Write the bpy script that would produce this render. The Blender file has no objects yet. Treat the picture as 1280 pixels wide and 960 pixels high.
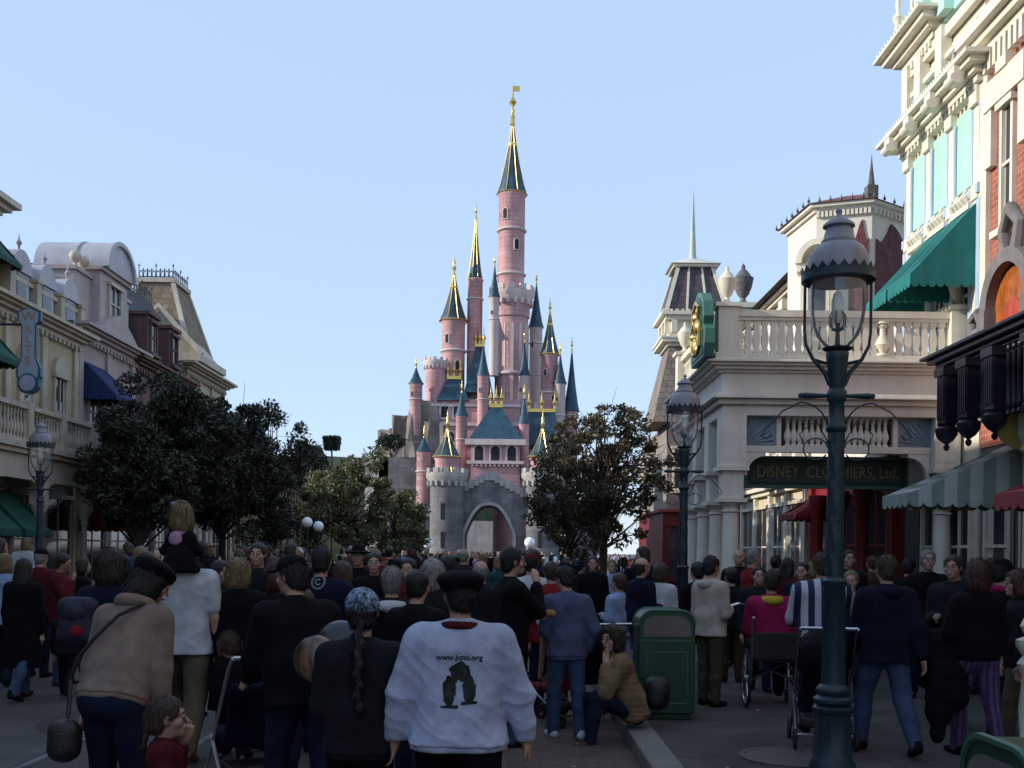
import bpy, bmesh, math, random
import numpy as np
from mathutils import Vector, Matrix, noise
random.seed(7)
RNG = np.random.default_rng(7)
PI = math.pi
R = math.radians
scene = bpy.context.scene
COL = scene.collection

# ------------------------------------------------------------------ camera
FPX, EYE, ROLL = 1351.0, 1.7, R(0.7)
cam_d = bpy.data.cameras.new('camera')
cam_d.sensor_width = 36.0
cam_d.lens = 36.0 * FPX / 1280.0
cam_d.shift_y = 210.0 / 1280.0
cam_d.clip_start = 0.05
cam_d.clip_end = 3000.0
cam = bpy.data.objects.new('camera', cam_d)
COL.objects.link(cam)
cam.location = (0, 0, EYE)
cam.matrix_world = Matrix.Translation((0, 0, EYE)) @ Matrix.Rotation(PI / 2, 4, 'X') @ Matrix.Rotation(ROLL, 4, 'Z')
scene.camera = cam
CR, SR = math.cos(ROLL), math.sin(ROLL)

def at(px, py, Y):
    """real place of something seen in that direction at the measured distance Y"""
    dx, dy = px - 640.0, 690.0 - py
    u, v = dx * CR - dy * SR, dx * SR + dy * CR
    return Vector((u / FPX * Y, Y, EYE + v / FPX * Y))
def zat(py, Y, px=640): return at(px, py, Y).z
def xat(px, Y, py=690): return at(px, py, Y).x

# ------------------------------------------------------------------ materials
MATS = {}
def _nt(name):
    m = bpy.data.materials.new(name); m.use_nodes = True
    nt = m.node_tree
    b = nt.nodes['Principled BSDF']
    return m, nt, b
def N(nt, t, **kw):
    n = nt.nodes.new(t)
    for k, v in kw.items():
        if k.startswith('i_'):
            key = k[2:]
            key = int(key) if key.isdigit() else key.replace('_', ' ')
            n.inputs[key].default_value = v
        else: setattr(n, k, v)
    return n
def L(nt, a, b): nt.links.new(a, b)
def c4(c): return (c[0], c[1], c[2], 1.0)

def wallvec(nt, rnd=0.0):
    """u along the wall, v up, from object coordinates"""
    tc = N(nt, 'ShaderNodeTexCoord')
    sx = N(nt, 'ShaderNodeSeparateXYZ'); L(nt, tc.outputs['Object'], sx.inputs[0])
    cb = N(nt, 'ShaderNodeCombineXYZ')
    if rnd:
        at2 = N(nt, 'ShaderNodeMath', operation='ARCTAN2'); L(nt, sx.outputs[1], at2.inputs[0]); L(nt, sx.outputs[0], at2.inputs[1])
        mu = N(nt, 'ShaderNodeMath', operation='MULTIPLY'); L(nt, at2.outputs[0], mu.inputs[0]); mu.inputs[1].default_value = rnd
        L(nt, mu.outputs[0], cb.inputs[0])
    else:
        ad = N(nt, 'ShaderNodeMath', operation='ADD'); L(nt, sx.outputs[0], ad.inputs[0]); L(nt, sx.outputs[1], ad.inputs[1])
        L(nt, ad.outputs[0], cb.inputs[0])
    L(nt, sx.outputs[2], cb.inputs[1])
    return tc, cb

def mat(name, col, rough=0.6, var=0.10, scale=3.0, bump=0.0, bscale=40.0, metal=0.0, kind=None, col2=None, size=0.1, rnd=0.0, spec=0.4, coat=0.0, strand=False):
    if name in MATS: return MATS[name]
    m, nt, b = _nt(name)
    b.inputs['Roughness'].default_value = rough
    b.inputs['Metallic'].default_value = metal
    b.inputs['Specular IOR Level'].default_value = spec
    if coat: b.inputs['Coat Weight'].default_value = coat; b.inputs['Coat Roughness'].default_value = 0.15
    tc, wv = wallvec(nt, rnd)
    n1 = N(nt, 'ShaderNodeTexNoise', i_Scale=scale, i_Detail=6.0, i_Roughness=0.6); L(nt, tc.outputs['Object'], n1.inputs['Vector'])
    mx = N(nt, 'ShaderNodeMix', data_type='RGBA', blend_type='MULTIPLY'); mx.inputs[0].default_value = 1.0
    rp = N(nt, 'ShaderNodeMapRange'); rp.inputs['From Min'].default_value = 0.3; rp.inputs['From Max'].default_value = 0.7
    rp.inputs['To Min'].default_value = 1 - var * 1.6; rp.inputs['To Max'].default_value = 1 + var * 0.6
    L(nt, n1.outputs[0], rp.inputs[0])
    base = N(nt, 'ShaderNodeRGB'); base.outputs[0].default_value = c4(col)
    src = base.outputs[0]; hgt = None
    if kind in ('brick', 'stone', 'shingle', 'paver'):
        br = N(nt, 'ShaderNodeTexBrick')
        L(nt, tc.outputs['Object'] if kind == 'paver' else wv.outputs[0], br.inputs['Vector'])
        c2 = col2 or [x * 0.7 for x in col]
        br.inputs['Color1'].default_value = c4(col); br.inputs['Color2'].default_value = c4(c2)
        br.inputs['Mortar'].default_value = c4([x * (0.45 if kind != 'stone' else 0.68) for x in col] if kind != 'brick' else (0.42, 0.36, 0.30))
        br.inputs['Scale'].default_value = 1.0
        br.inputs['Brick Width'].default_value = size * (2.2 if kind != 'shingle' else 1.0)
        br.inputs['Row Height'].default_value = size
        br.inputs['Mortar Size'].default_value = size * 0.06
        br.inputs['Mortar Smooth'].default_value = 0.3
        src = br.outputs['Color']
        inv = N(nt, 'ShaderNodeMath', operation='SUBTRACT'); inv.inputs[0].default_value = 1.0; L(nt, br.outputs['Fac'], inv.inputs[1]); hgt = inv.outputs[0]
    elif kind == 'clap':
        sx = N(nt, 'ShaderNodeSeparateXYZ'); L(nt, tc.outputs['Object'], sx.inputs[0])
        mo = N(nt, 'ShaderNodeMath', operation='MODULO'); L(nt, sx.outputs[2], mo.inputs[0]); mo.inputs[1].default_value = size
        dv = N(nt, 'ShaderNodeMath', operation='DIVIDE'); L(nt, mo.outputs[0], dv.inputs[0]); dv.inputs[1].default_value = size
        inv = N(nt, 'ShaderNodeMath', operation='SUBTRACT'); inv.inputs[0].default_value = 1.0; L(nt, dv.outputs[0], inv.inputs[1]); hgt = inv.outputs[0]
    elif kind == 'stripe':
        sx = N(nt, 'ShaderNodeSeparateXYZ'); L(nt, tc.outputs['Object'], sx.inputs[0])
        ax = 0 if rnd == 0 else 1
        mo = N(nt, 'ShaderNodeMath', operation='PINGPONG'); L(nt, sx.outputs[ax], mo.inputs[0]); mo.inputs[1].default_value = size
        gt = N(nt, 'ShaderNodeMath', operation='GREATER_THAN'); L(nt, mo.outputs[0], gt.inputs[0]); gt.inputs[1].default_value = size * 0.5
        ms = N(nt, 'ShaderNodeMix', data_type='RGBA'); L(nt, gt.outputs[0], ms.inputs[0]); ms.inputs[6].default_value = c4(col); ms.inputs[7].default_value = c4(col2)
        src = ms.outputs[2]
    if kind != 'paver' and not strand and scale < 6.5:         # rain streaks and grime running down
        mp2 = N(nt, 'ShaderNodeMapping'); mp2.inputs['Scale'].default_value = (1, 1, 0.10); L(nt, tc.outputs['Object'], mp2.inputs[0])
        n3 = N(nt, 'ShaderNodeTexNoise', i_Scale=scale * 1.8, i_Detail=5.0, i_Roughness=0.7); L(nt, mp2.outputs[0], n3.inputs['Vector'])
        r3 = N(nt, 'ShaderNodeMapRange'); r3.inputs['From Min'].default_value = 0.35; r3.inputs['From Max'].default_value = 0.62
        r3.inputs['To Min'].default_value = 1 - var * 1.5; r3.inputs['To Max'].default_value = 1.0; L(nt, n3.outputs[0], r3.inputs[0])
        m3 = N(nt, 'ShaderNodeMath', operation='MULTIPLY'); L(nt, rp.outputs[0], m3.inputs[0]); L(nt, r3.outputs[0], m3.inputs[1]); fac = m3.outputs[0]
    else: fac = rp.outputs[0]
    L(nt, src, mx.inputs[6]); L(nt, fac, mx.inputs[7])
    L(nt, mx.outputs[2], b.inputs['Base Color'])
    if bump > 0:
        bp = N(nt, 'ShaderNodeBump', i_Strength=bump)
        bp.inputs['Distance'].default_value = 0.02
        n2 = N(nt, 'ShaderNodeTexNoise', i_Scale=bscale, i_Detail=4.0); L(nt, tc.outputs['Object'], n2.inputs['Vector'])
        if strand:
            mp = N(nt, 'ShaderNodeMapping'); mp.inputs['Scale'].default_value = (1, 1, 0.12); L(nt, tc.outputs['Object'], mp.inputs[0]); L(nt, mp.outputs[0], n2.inputs['Vector']); L(nt, mp.outputs[0], n1.inputs['Vector'])
        if hgt is not None:
            ma = N(nt, 'ShaderNodeMath', operation='MULTIPLY_ADD'); L(nt, n2.outputs[0], ma.inputs[0]); ma.inputs[1].default_value = 0.35; L(nt, hgt, ma.inputs[2])
            L(nt, ma.outputs[0], bp.inputs['Height'])
        else: L(nt, n2.outputs[0], bp.inputs['Height'])
        L(nt, bp.outputs[0], b.inputs['Normal'])
    MATS[name] = m
    return m

def glass_mat(name, tint=(1, 1, 1), base=0.06):
    if name in MATS: return MATS[name]
    m = bpy.data.materials.new(name); m.use_nodes = True; nt = m.node_tree; nt.nodes.clear()
    o = N(nt, 'ShaderNodeOutputMaterial'); mx = N(nt, 'ShaderNodeMixShader')
    t = N(nt, 'ShaderNodeBsdfTransparent'); t.inputs[0].default_value = c4(tint)
    g = N(nt, 'ShaderNodeBsdfGlossy'); g.inputs['Roughness'].default_value = 0.04; g.inputs[0].default_value = (1, 1, 1, 1)
    lw = N(nt, 'ShaderNodeLayerWeight', i_Blend=0.12)
    ad = N(nt, 'ShaderNodeMath', operation='ADD'); L(nt, lw.outputs['Fresnel'], ad.inputs[0]); ad.inputs[1].default_value = base
    L(nt, ad.outputs[0], mx.inputs[0]); L(nt, t.outputs[0], mx.inputs[1]); L(nt, g.outputs[0], mx.inputs[2]); m2 = N(nt, 'ShaderNodeMixShader'); m2.inputs[0].default_value = 0.10; df = N(nt, 'ShaderNodeBsdfTranslucent'); df.inputs[0].default_value = (.8, .82, .84, 1); d2 = N(nt, 'ShaderNodeBsdfDiffuse'); d2.inputs[0].default_value = (.8, .82, .84, 1); m3 = N(nt, 'ShaderNodeMixShader'); L(nt, df.outputs[0], m3.inputs[1]); L(nt, d2.outputs[0], m3.inputs[2]); L(nt, mx.outputs[0], m2.inputs[1]); L(nt, m3.outputs[0], m2.inputs[2]); L(nt, m2.outputs[0], o.inputs[0])      # white share mixed in to lighten the glass, painted brightness for its reflections
    MATS[name] = m
    return m

def leaf_mat(name, c1, c2, rough=0.45, trans=0.12):
    if name in MATS: return MATS[name]
    m, nt, b = _nt(name)
    g = N(nt, 'ShaderNodeNewGeometry')
    rp = N(nt, 'ShaderNodeValToRGB'); L(nt, g.outputs['Random Per Island'], rp.inputs[0])
    rp.color_ramp.elements[0].color = c4(c1); rp.color_ramp.elements[1].color = c4(c2)
    L(nt, rp.outputs[0], b.inputs['Base Color']); b.inputs['Roughness'].default_value = rough
    b.inputs['Specular IOR Level'].default_value = 0.35
    o = nt.nodes['Material Output']; mx = N(nt, 'ShaderNodeMixShader'); mx.inputs[0].default_value = trans
    t = N(nt, 'ShaderNodeBsdfTranslucent'); L(nt, rp.outputs[0], t.inputs[0])
    L(nt, b.outputs[0], mx.inputs[1]); L(nt, t.outputs[0], mx.inputs[2]); L(nt, mx.outputs[0], o.inputs[0])
    MATS[name] = m
    return m

# ------------------------------------------------------------------ objects
LOC = {}
def _wl(o):
    v = Vector((0, 0, 0))
    while o is not None:
        v += LOC.get(o.name, Vector((0, 0, 0))); o = o.parent
    return v
def tag(o, label=None, cat=None, group=None, kind=None):
    if label: o['label'] = label
    if cat: o['category'] = cat
    if group: o['group'] = group
    if kind: o['kind'] = kind
    return o
def thing(name, label, cat, loc=(0, 0, 0), group=None, rz=0.0):
    o = bpy.data.objects.new(name, None); COL.objects.link(o)
    o.location = loc; o.rotation_euler = (0, 0, rz); o.empty_display_size = 0.2
    LOC[o.name] = Vector(loc)
    return tag(o, label, cat, group)
def copy_tree(o, parent=None):
    c = o.copy(); COL.objects.link(c); c.parent = parent
    for ch in [x for x in bpy.data.objects if x.parent == o]: copy_tree(ch, c)
    return c

class Fr:
    """frame on a wall: a along the wall, b up, c out of the wall"""
    def __init__(s, o, u, n): s.o, s.u, s.n = Vector(o), Vector(u).normalized(), Vector(n).normalized()
    def __call__(s, a, b, c): return s.o + s.u * a + Vector((0, 0, b)) + s.n * c

class MB:
    def __init__(s): s.v, s.f, s.mi, s.sm = [], [], [], []
    def add(s, vs, fs, mi=0, sm=False):
        k = len(s.v); s.v.extend([tuple(v) for v in vs])
        for f in fs: s.f.append(tuple(i + k for i in f)); s.mi.append(mi); s.sm.append(sm)
        return s
    def hexa(s, p, mi=0):
        return s.add(p, [(0, 3, 2, 1), (4, 5, 6, 7), (0, 1, 5, 4), (1, 2, 6, 5), (2, 3, 7, 6), (3, 0, 4, 7)], mi)
    def box(s, x0, x1, y0, y1, z0, z1, mi=0):
        return s.hexa([(x0, y0, z0), (x1, y0, z0), (x1, y1, z0), (x0, y1, z0), (x0, y0, z1), (x1, y0, z1), (x1, y1, z1), (x0, y1, z1)], mi)
    def fb(s, fr, a0, a1, b0, b1, c0, c1, mi=0):
        return s.hexa([fr(a0, b0, c0), fr(a1, b0, c0), fr(a1, b0, c1), fr(a0, b0, c1), fr(a0, b1, c0), fr(a1, b1, c0), fr(a1, b1, c1), fr(a0, b1, c1)], mi)
    def obox(s, c, sx, sy, sz, rz=0, mi=0):
        m = Matrix.Rotation(rz, 3, 'Z'); c = Vector(c)
        return s.hexa([c + m @ Vector((x * sx / 2, y * sy / 2, z * sz / 2)) for z in (-1, 1) for x, y in ((-1, -1), (1, -1), (1, 1), (-1, 1))], mi)
    def prism(s, poly, d, mi=0, sm=False):
        """poly: list of 3-D points (one flat outline), d: thickness vector"""
        n = len(poly); d = Vector(d); p = [Vector(q) for q in poly]
        return s.add(p + [q + d for q in p], [tuple(range(n))[::-1], tuple(range(n, 2 * n))] + [(i, (i + 1) % n, n + (i + 1) % n, n + i) for i in range(n)], mi, sm)
    def fprism(s, fr, pts, c0, c1, mi=0): return s.prism([fr(a, b, c0) for a, b in pts], fr.n * (c1 - c0), mi)
    def lathe(s, prof, c=(0, 0, 0), seg=16, mi=0, sm=True, axis=None, ph=0.0, a0=0.0, a1=None):
        """prof: (radius, height) list"""
        c = Vector(c); M3 = Matrix.Identity(3)
        if axis is not None: M3 = Vector((0, 0, 1)).rotation_difference(Vector(axis)).to_matrix()
        full = a1 is None; span = (2 * PI if full else a1 - a0); ns = seg if full else seg + 1
        vs, fs = [], []
        for r, z in prof:
            for i in range(ns):
                t = a0 + ph + span * i / seg
                vs.append(c + M3 @ Vector((r * math.cos(t), r * math.sin(t), z)))
        for j in range(len(prof) - 1):
            for i in range(seg):
                k = (i + 1) % ns if full else i + 1
                fs.append((j * ns + i, j * ns + k, (j + 1) * ns + k, (j + 1) * ns + i))
        if full:
            if prof[0][0] > 1e-5: fs.append(tuple(range(ns))[::-1])
            if prof[-1][0] > 1e-5: fs.append(tuple(range((len(prof) - 1) * ns, len(prof) * ns)))
        return s.add(vs, fs, mi, sm)
    def tube(s, pts, r, seg=8, mi=0, sm=True):
        pts = [Vector(p) for p in pts]; rs = r if isinstance(r, (list, tuple)) else [r] * len(pts)
        vs, fs = [], []; pu = None
        for i, p in enumerate(pts):
            t = (pts[min(i + 1, len(pts) - 1)] - pts[max(i - 1, 0)]).normalized()
            if pu is None:
                pu = t.orthogonal().normalized()
            else:
                pu = (pu - t * pu.dot(t))
                pu = pu.normalized() if pu.length > 1e-6 else t.orthogonal().normalized()
            w = t.cross(pu)
            for k in range(seg):
                a = 2 * PI * k / seg; vs.append(p + (pu * math.cos(a) + w * math.sin(a)) * rs[i])
        for i in range(len(pts) - 1):
            for k in range(seg): fs.append((i * seg + k, i * seg + (k + 1) % seg, (i + 1) * seg + (k + 1) % seg, (i + 1) * seg + k))
        fs.append(tuple(range(seg))[::-1]); fs.append(tuple(range((len(pts) - 1) * seg, len(pts) * seg)))
        return s.add(vs, fs, mi, sm)
    def ball(s, c, r, seg=12, mi=0, sx=1, sy=1, sz=1):
        n = max(5, seg // 2 + 1); pr = [(max(1e-6, math.sin(PI * i / (n - 1))) , -math.cos(PI * i / (n - 1))) for i in range(n)]
        k = len(s.v); s.lathe(pr, (0, 0, 0), seg, mi)
        for i in range(k, len(s.v)):
            x, y, z = s.v[i]; s.v[i] = (c[0] + x * r * sx, c[1] + y * r * sy, c[2] + z * r * sz)
        return s
    def build(s, name, m=None, parent=None, bevel=0.0, weld=False):
        me = bpy.data.meshes.new(name)
        off = _wl(parent) if parent is not None else Vector((0, 0, 0))
        me.from_pydata([(v[0] - off.x, v[1] - off.y, v[2] - off.z) for v in s.v], [], s.f)
        for q in (m if isinstance(m, (list, tuple)) else [m]):
            if q is not None: me.materials.append(q)
        me.polygons.foreach_set('material_index', s.mi); me.polygons.foreach_set('use_smooth', s.sm)
        me.update()
        bm = bmesh.new(); bm.from_mesh(me)
        bmesh.ops.recalc_face_normals(bm, faces=bm.faces); bm.to_mesh(me); bm.free()
        o = bpy.data.objects.new(name, me); COL.objects.link(o); o.parent = parent
        if bevel:
            md = o.modifiers.new('bevel', 'BEVEL'); md.width = bevel; md.segments = 2; md.limit_method = 'ANGLE'; md.angle_limit = R(40)
        if any(s.sm):
            try: me.set_sharp_from_angle(angle=R(42))
            except Exception: pass
        return o

def arc(n, a0, a1, r, cx=0, cz=0, ry=None):
    ry = r if ry is None else ry
    return [(cx + r * math.cos(a0 + (a1 - a0) * i / n), cz + ry * math.sin(a0 + (a1 - a0) * i / n)) for i in range(n + 1)]

def text_obj(name, body, size, m, parent, o, u, n, ext=0.004, font_scale_x=1.0, align='CENTER'):
    """raised lettering as a mesh: baseline centre o, along u, up z, facing n"""
    cu = bpy.data.curves.new(name, 'FONT'); cu.body = body; cu.size = size; cu.extrude = ext; cu.align_x = align; cu.align_y = 'CENTER'
    t = bpy.data.objects.new(name, cu)
    COL.objects.link(t); dg = bpy.context.evaluated_depsgraph_get(); me = bpy.data.meshes.new_from_object(t.evaluated_get(dg))
    bpy.data.objects.remove(t); bpy.data.curves.remove(cu)
    u, n = Vector(u).normalized(), Vector(n).normalized(); up = n.cross(u)
    off = _wl(parent) if parent is not None else Vector((0, 0, 0))
    for v in me.vertices: v.co = Vector(o) + u * v.co.x * font_scale_x + up * v.co.y + n * v.co.z - off
    me.materials.clear(); me.materials.append(m)
    ob = bpy.data.objects.new(name, me); COL.objects.link(ob); ob.parent = parent
    return ob

# ------------------------------------------------------------------ world and light
SUN_AZ = Vector((-1.0, -0.14, 0)).normalized(); SUN_EL = R(19)
w = bpy.data.worlds.new('World'); scene.world = w; w.use_nodes = True
nt = w.node_tree; bg = nt.nodes['Background']
sky = nt.nodes.new('ShaderNodeTexSky'); sky.sky_type = 'NISHITA'; sky.sun_disc = False
sky.sun_elevation = SUN_EL; sky.sun_rotation = math.atan2(SUN_AZ.x, SUN_AZ.y)
sky.air_density = 1.0; sky.dust_density = 0.0; sky.ozone_density = 1.0; sky.altitude = 100
bg.inputs[1].default_value = 0.15
hz = nt.nodes.new('ShaderNodeMix'); hz.data_type = 'RGBA'; hz.inputs[0].default_value = 0.68      # constant pale blue mixed in to even out the sky gradient
nt.links.new(sky.outputs[0], hz.inputs[6]); hz.inputs[7].default_value = (0.66 / 0.15, 0.88 / 0.15, 1.24 / 0.15, 1.0)
nt.links.new(hz.outputs[2], bg.inputs[0])
sd = bpy.data.lights.new('sun', 'SUN'); sd.energy = 5.0; sd.angle = R(0.5); sd.color = (1.0, 0.93, 0.80)
so = bpy.data.objects.new('sun', sd); COL.objects.link(so)
sv = (SUN_AZ * math.cos(SUN_EL) + Vector((0, 0, math.sin(SUN_EL))))
so.rotation_euler = sv.to_track_quat('Z', 'Y').to_euler()
vs = scene.view_settings
scene.display_settings.display_device = 'sRGB'
vs.view_transform = 'Standard'; vs.look = 'None'; vs.gamma = 1.0; vs.use_curve_mapping = False
vs.exposure = 0.0
scene.cycles.max_bounces = 6; scene.cycles.transparent_max_bounces = 12
scene.cycles.caustics_reflective = False; scene.cycles.caustics_refractive = False
# ================================================================== ground
SW = 0.12                                   # pavement level
asphalt = mat('asphalt', (0.062, 0.054, 0.054), 0.75, 0.22, 0.9, 0.35, 90)
pink_paving = mat('pink_paving', (0.21, 0.165, 0.150), 0.8, 0.2, 0.7, 0.25, 60)
paver = mat('brick_paver', (0.105, 0.068, 0.058), 0.8, 0.15, 3.0, 0.4, 60, kind='paver', size=0.11, col2=(0.08, 0.055, 0.048))
concrete = mat('pavement_concrete', (0.074, 0.067, 0.068), 0.85, 0.34, 0.9, 0.3, 70)
kerb_m = mat('kerb_stone', (0.17, 0.16, 0.15), 0.8, 0.15, 2.0, 0.2, 50)
KX, LKX = 1.05, -9.0                         # kerb lines
def sheet(name, x0, x1, y0, y1, z, m, kind='structure', thick=None):
    mb = MB()
    if thick: mb.box(x0, x1, y0, y1, z - thick, z)
    else: mb.add([(x0, y0, z), (x1, y0, z), (x1, y1, z), (x0, y1, z)], [(0, 1, 2, 3)])
    o = mb.build(name, m); o['kind'] = kind
    return o
sheet('ground', -900, 900, -60, 1800, -0.03, mat('ground_soil', (0.16, 0.15, 0.12), 0.9, 0.2, 0.2, 0.2, 10))
sheet('road', LKX, KX, -8, 75, 0.0, asphalt)
sheet('forecourt', -40, 40, 75, 190, 0.0, pink_paving)
sheet('gutter_paving', KX - 1.15, KX - 0.003, -8, 75, 0.004, paver)
sheet('gutter_paving', LKX + 0.003, LKX + 1.15, -8, 75, 0.004, paver)
sheet('pavement', KX + 0.25, 12, -8, 75, SW, concrete, thick=0.16)
sheet('pavement', -22, LKX - 0.25, -8, 75, SW, concrete, thick=0.16)
mb = MB()
for y in range(-8, 75): mb.box(KX, KX + 0.247, y + 0.004, y + 0.996, -0.02, SW + 0.012)
tag(mb.build('kerb', kerb_m, bevel=0.02), kind='structure')
mb = MB()
for y in range(-8, 75): mb.box(LKX - 0.247, LKX, y + 0.004, y + 0.996, -0.02, SW + 0.012)
tag(mb.build('kerb', kerb_m, bevel=0.02), kind='structure')
# paving joints of the right pavement
mb = MB()
for y in np.arange(-6, 40, 1.8): mb.box(KX + 0.25, 6.8, y, y + 0.012, SW, SW + 0.003)
for x in (2.9, 4.7): mb.box(x, x + 0.012, -6, 40, SW, SW + 0.0035)
tag(mb.build('pavement', mat('joint_dark', (0.07, 0.065, 0.06), 0.9)), kind='structure')
# tram rails
steel = mat('rail_steel', (0.42, 0.42, 0.44), 0.32, 0.15, 3, metal=0.9)
for x in (-3.75, -2.70):
    mb = MB(); mb.box(x - 0.035, x + 0.035, -4, 74, 0.0, 0.010); mb.box(x + 0.05, x + 0.062, -4, 74, 0.0, 0.008)
    o = mb.build('tram_rail', steel)
    tag(o, 'polished tram rail set in the road, %s of the two' % ('left' if x < -3 else 'right'), 'tram rail', 'tram rails')
mb = MB()
for x in (-3.9, -2.55): mb.box(x - 0.09, x + 0.09, -4, 74, 0.0, 0.0045)
tag(mb.build('road', mat('rail_setts', (0.085, 0.078, 0.078), 0.8, 0.2, 2)), kind='structure')
# patches, cracks and stains of the road
pm = mat('asphalt_patch', (.045, .040, .042), .85, .3, 1.5, .4, 90); RP = random.Random(9)
mb = MB()
for k in range(26):
    x, y, a, b = RP.uniform(-8, -.6), RP.uniform(4, 40), RP.uniform(.15, .7), RP.uniform(.2, 1.2); n = 11
    mb.add([(x + a * math.cos(t) * RP.uniform(.7, 1.2), y + b * math.sin(t) * RP.uniform(.7, 1.2), .0022) for t in [2 * PI * q / n for q in range(n)]], [tuple(range(n))])
tag(mb.build('road', pm), kind='structure')
mb = MB()
for k in range(120):
    x, y = (RP.uniform(-8.5, .8), RP.uniform(4, 25)) if k % 2 else (RP.uniform(1.4, 5.5), RP.uniform(5, 18)); z = (SW if x > 1.2 else 0) + .004; a = RP.uniform(0, 6.3); r = RP.uniform(.012, .04)
    mb.add([(x + r * math.cos(a + t) * RP.uniform(.6, 1.2), y + r * math.sin(a + t) * RP.uniform(.6, 1.2), z + RP.uniform(0, .012)) for t in (0, 1.5, 3.1, 4.6)], [(0, 1, 2, 3)])
tag(mb.build('litter', mat('litter_scraps', (.34, .30, .24), .8, .5, 9)), 'scattered dead leaves and paper scraps on the road and pavement', 'litter', None, 'stuff')
# manhole cover
mb = MB(); c = at(992, 944, 8.45)
mb.lathe([(0.42, SW + 0.001), (0.42, SW + 0.012), (0.38, SW + 0.012), (0.375, SW + 0.006), (0.001, SW + 0.007)], (c.x, c.y, 0), 40)
tag(mb.build('manhole_cover', mat('manhole_iron', (0.09, 0.08, 0.075), 0.6, 0.2, 20, 0.4, 60, metal=0.3)), 'round dark iron manhole cover in the pavement beside the near lamp post', 'manhole cover')

# ================================================================== shared building paints
cream = mat('cream_paint', (0.68, 0.62, 0.51), 0.55, 0.08, 2.5, 0.08, 30)
white = mat('white_paint', (0.73, 0.69, 0.61), 0.5, 0.07, 2.5, 0.06, 30)
trim_w = mat('trim_ivory', (0.74, 0.685, 0.565), 0.5, 0.07, 3.0, 0.06, 30)
turq = mat('turquoise_boards', (0.40, 0.66, 0.565), 0.6, 0.06, 2, 0.5, 30, kind='clap', size=0.16)
turq_p = mat('turquoise_paint', (0.45, 0.72, 0.66), 0.55, 0.06, 2)
blue_t = mat('pale_blue_trim', (0.42, 0.52, 0.66), 0.5, 0.08, 3)
teal_cloth = mat('teal_canvas', (0.010, 0.17, 0.16), 0.8, 0.12, 3, 0.15, 80)
dkgreen = mat('dark_green_paint', (0.012, 0.055, 0.045), 0.4, 0.15, 4)
green_p = mat('green_sign_paint', (0.06, 0.17, 0.13), 0.4, 0.1, 4)
gold = mat('gold_leaf', (0.75, 0.52, 0.16), 0.3, 0.15, 8, metal=0.85)
gold_p = mat('gold_paint', (0.36, 0.27, 0.13), 0.45, 0.1, 8)
red_p = mat('red_paint', (0.24, 0.018, 0.026), 0.4, 0.1, 4)
maroon = mat('maroon_shingle', (0.17, 0.045, 0.06), 0.7, 0.15, 3, 0.6, 30, kind='shingle', size=0.16)
redbrown_roof = mat('red_brown_roof', (0.26, 0.075, 0.065), 0.7, 0.15, 3, 0.5, 30, kind='shingle', size=0.18)
brick_r = mat('red_brick', (0.43, 0.13, 0.08), 0.8, 0.12, 3, 0.5, 40, kind='brick', size=0.085, col2=(0.34, 0.09, 0.055))
dkglass = mat('window_glass', (0.03, 0.035, 0.045), 0.08, 0.05, 1, spec=0.8)
blind = mat('window_blind', (0.55, 0.52, 0.47), 0.7, 0.08, 2)
navy_iron = mat('navy_black_paint', (0.020, 0.020, 0.033), 0.32, 0.15, 5)
grey_roof = mat('grey_slate', (0.17, 0.16, 0.17), 0.7, 0.15, 3, 0.5, 30, kind='shingle', size=0.2)
dark_in = mat('shop_interior', (0.05, 0.045, 0.04), 0.8)

CURT = random.Random(3)
def window(par, fr, a, b, w_, h_, fm, depth=0.07, sill=True, arch=False, mull=1, pane=None, label=None):
    """a window proud of the wall: frame with glazing bars, a pane and a sill"""
    t = 0.07
    f = MB()
    f.fb(fr, a - w_ / 2, a - w_ / 2 + t, b, b + h_, 0.002, depth); f.fb(fr, a + w_ / 2 - t, a + w_ / 2, b, b + h_, 0.002, depth)
    f.fb(fr, a - w_ / 2 + t, a + w_ / 2 - t, b, b + t, 0.002, depth); f.fb(fr, a - w_ / 2 - 0.05, a + w_ / 2 + 0.05, b + h_, b + h_ + 0.09, 0.002, depth + 0.05)
    f.fb(fr, a - w_ / 2 + t, a + w_ / 2 - t, b + h_ * 0.52, b + h_ * 0.52 + 0.045, 0.012, depth - 0.02)
    for i in range(1, mull): 
        x = a - w_ / 2 + w_ * i / mull
        f.fb(fr, x - 0.02, x + 0.02, b + t, b + h_, 0.012, depth - 0.025)
    if arch:
        pts = [(a + x, b + h_ + 0.09 + y) for x, y in arc(10, 0, PI, w_ / 2 + 0.06)]
        f.fprism(fr, pts, 0.002, depth + 0.03)
    if sill: f.fb(fr, a - w_ / 2 - 0.08, a + w_ / 2 + 0.08, b - 0.10, b - 0.002, 0.002, depth + 0.09)
    o = f.build('window', fm, par)
    if label: o['label'] = label
    p = MB(); p.fb(fr, a - w_ / 2 + t, a + w_ / 2 - t, b + t, b + h_, 0.002, 0.012)
    p.build('pane', pane or dkglass, o)
    if pane is None and CURT.random() < .55:
        p = MB(); k_ = CURT.uniform(.3, .9)
        for s_ in (0, 1):
            e0 = a - w_ / 2 + t if s_ == 0 else a + w_ / 2 - t; e1 = a + (-1 if s_ == 0 else 1) * w_ * .5 * (1 - k_ * .75)
            for q in range(4): p.fb(fr, *sorted((e0 + (e1 - e0) * q / 4, e0 + (e1 - e0) * (q + .96) / 4)), b + t, b + h_, 0.0125, 0.014 + .004 * (q % 2))
        p.build('curtain', blind, o)
    return o

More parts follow.
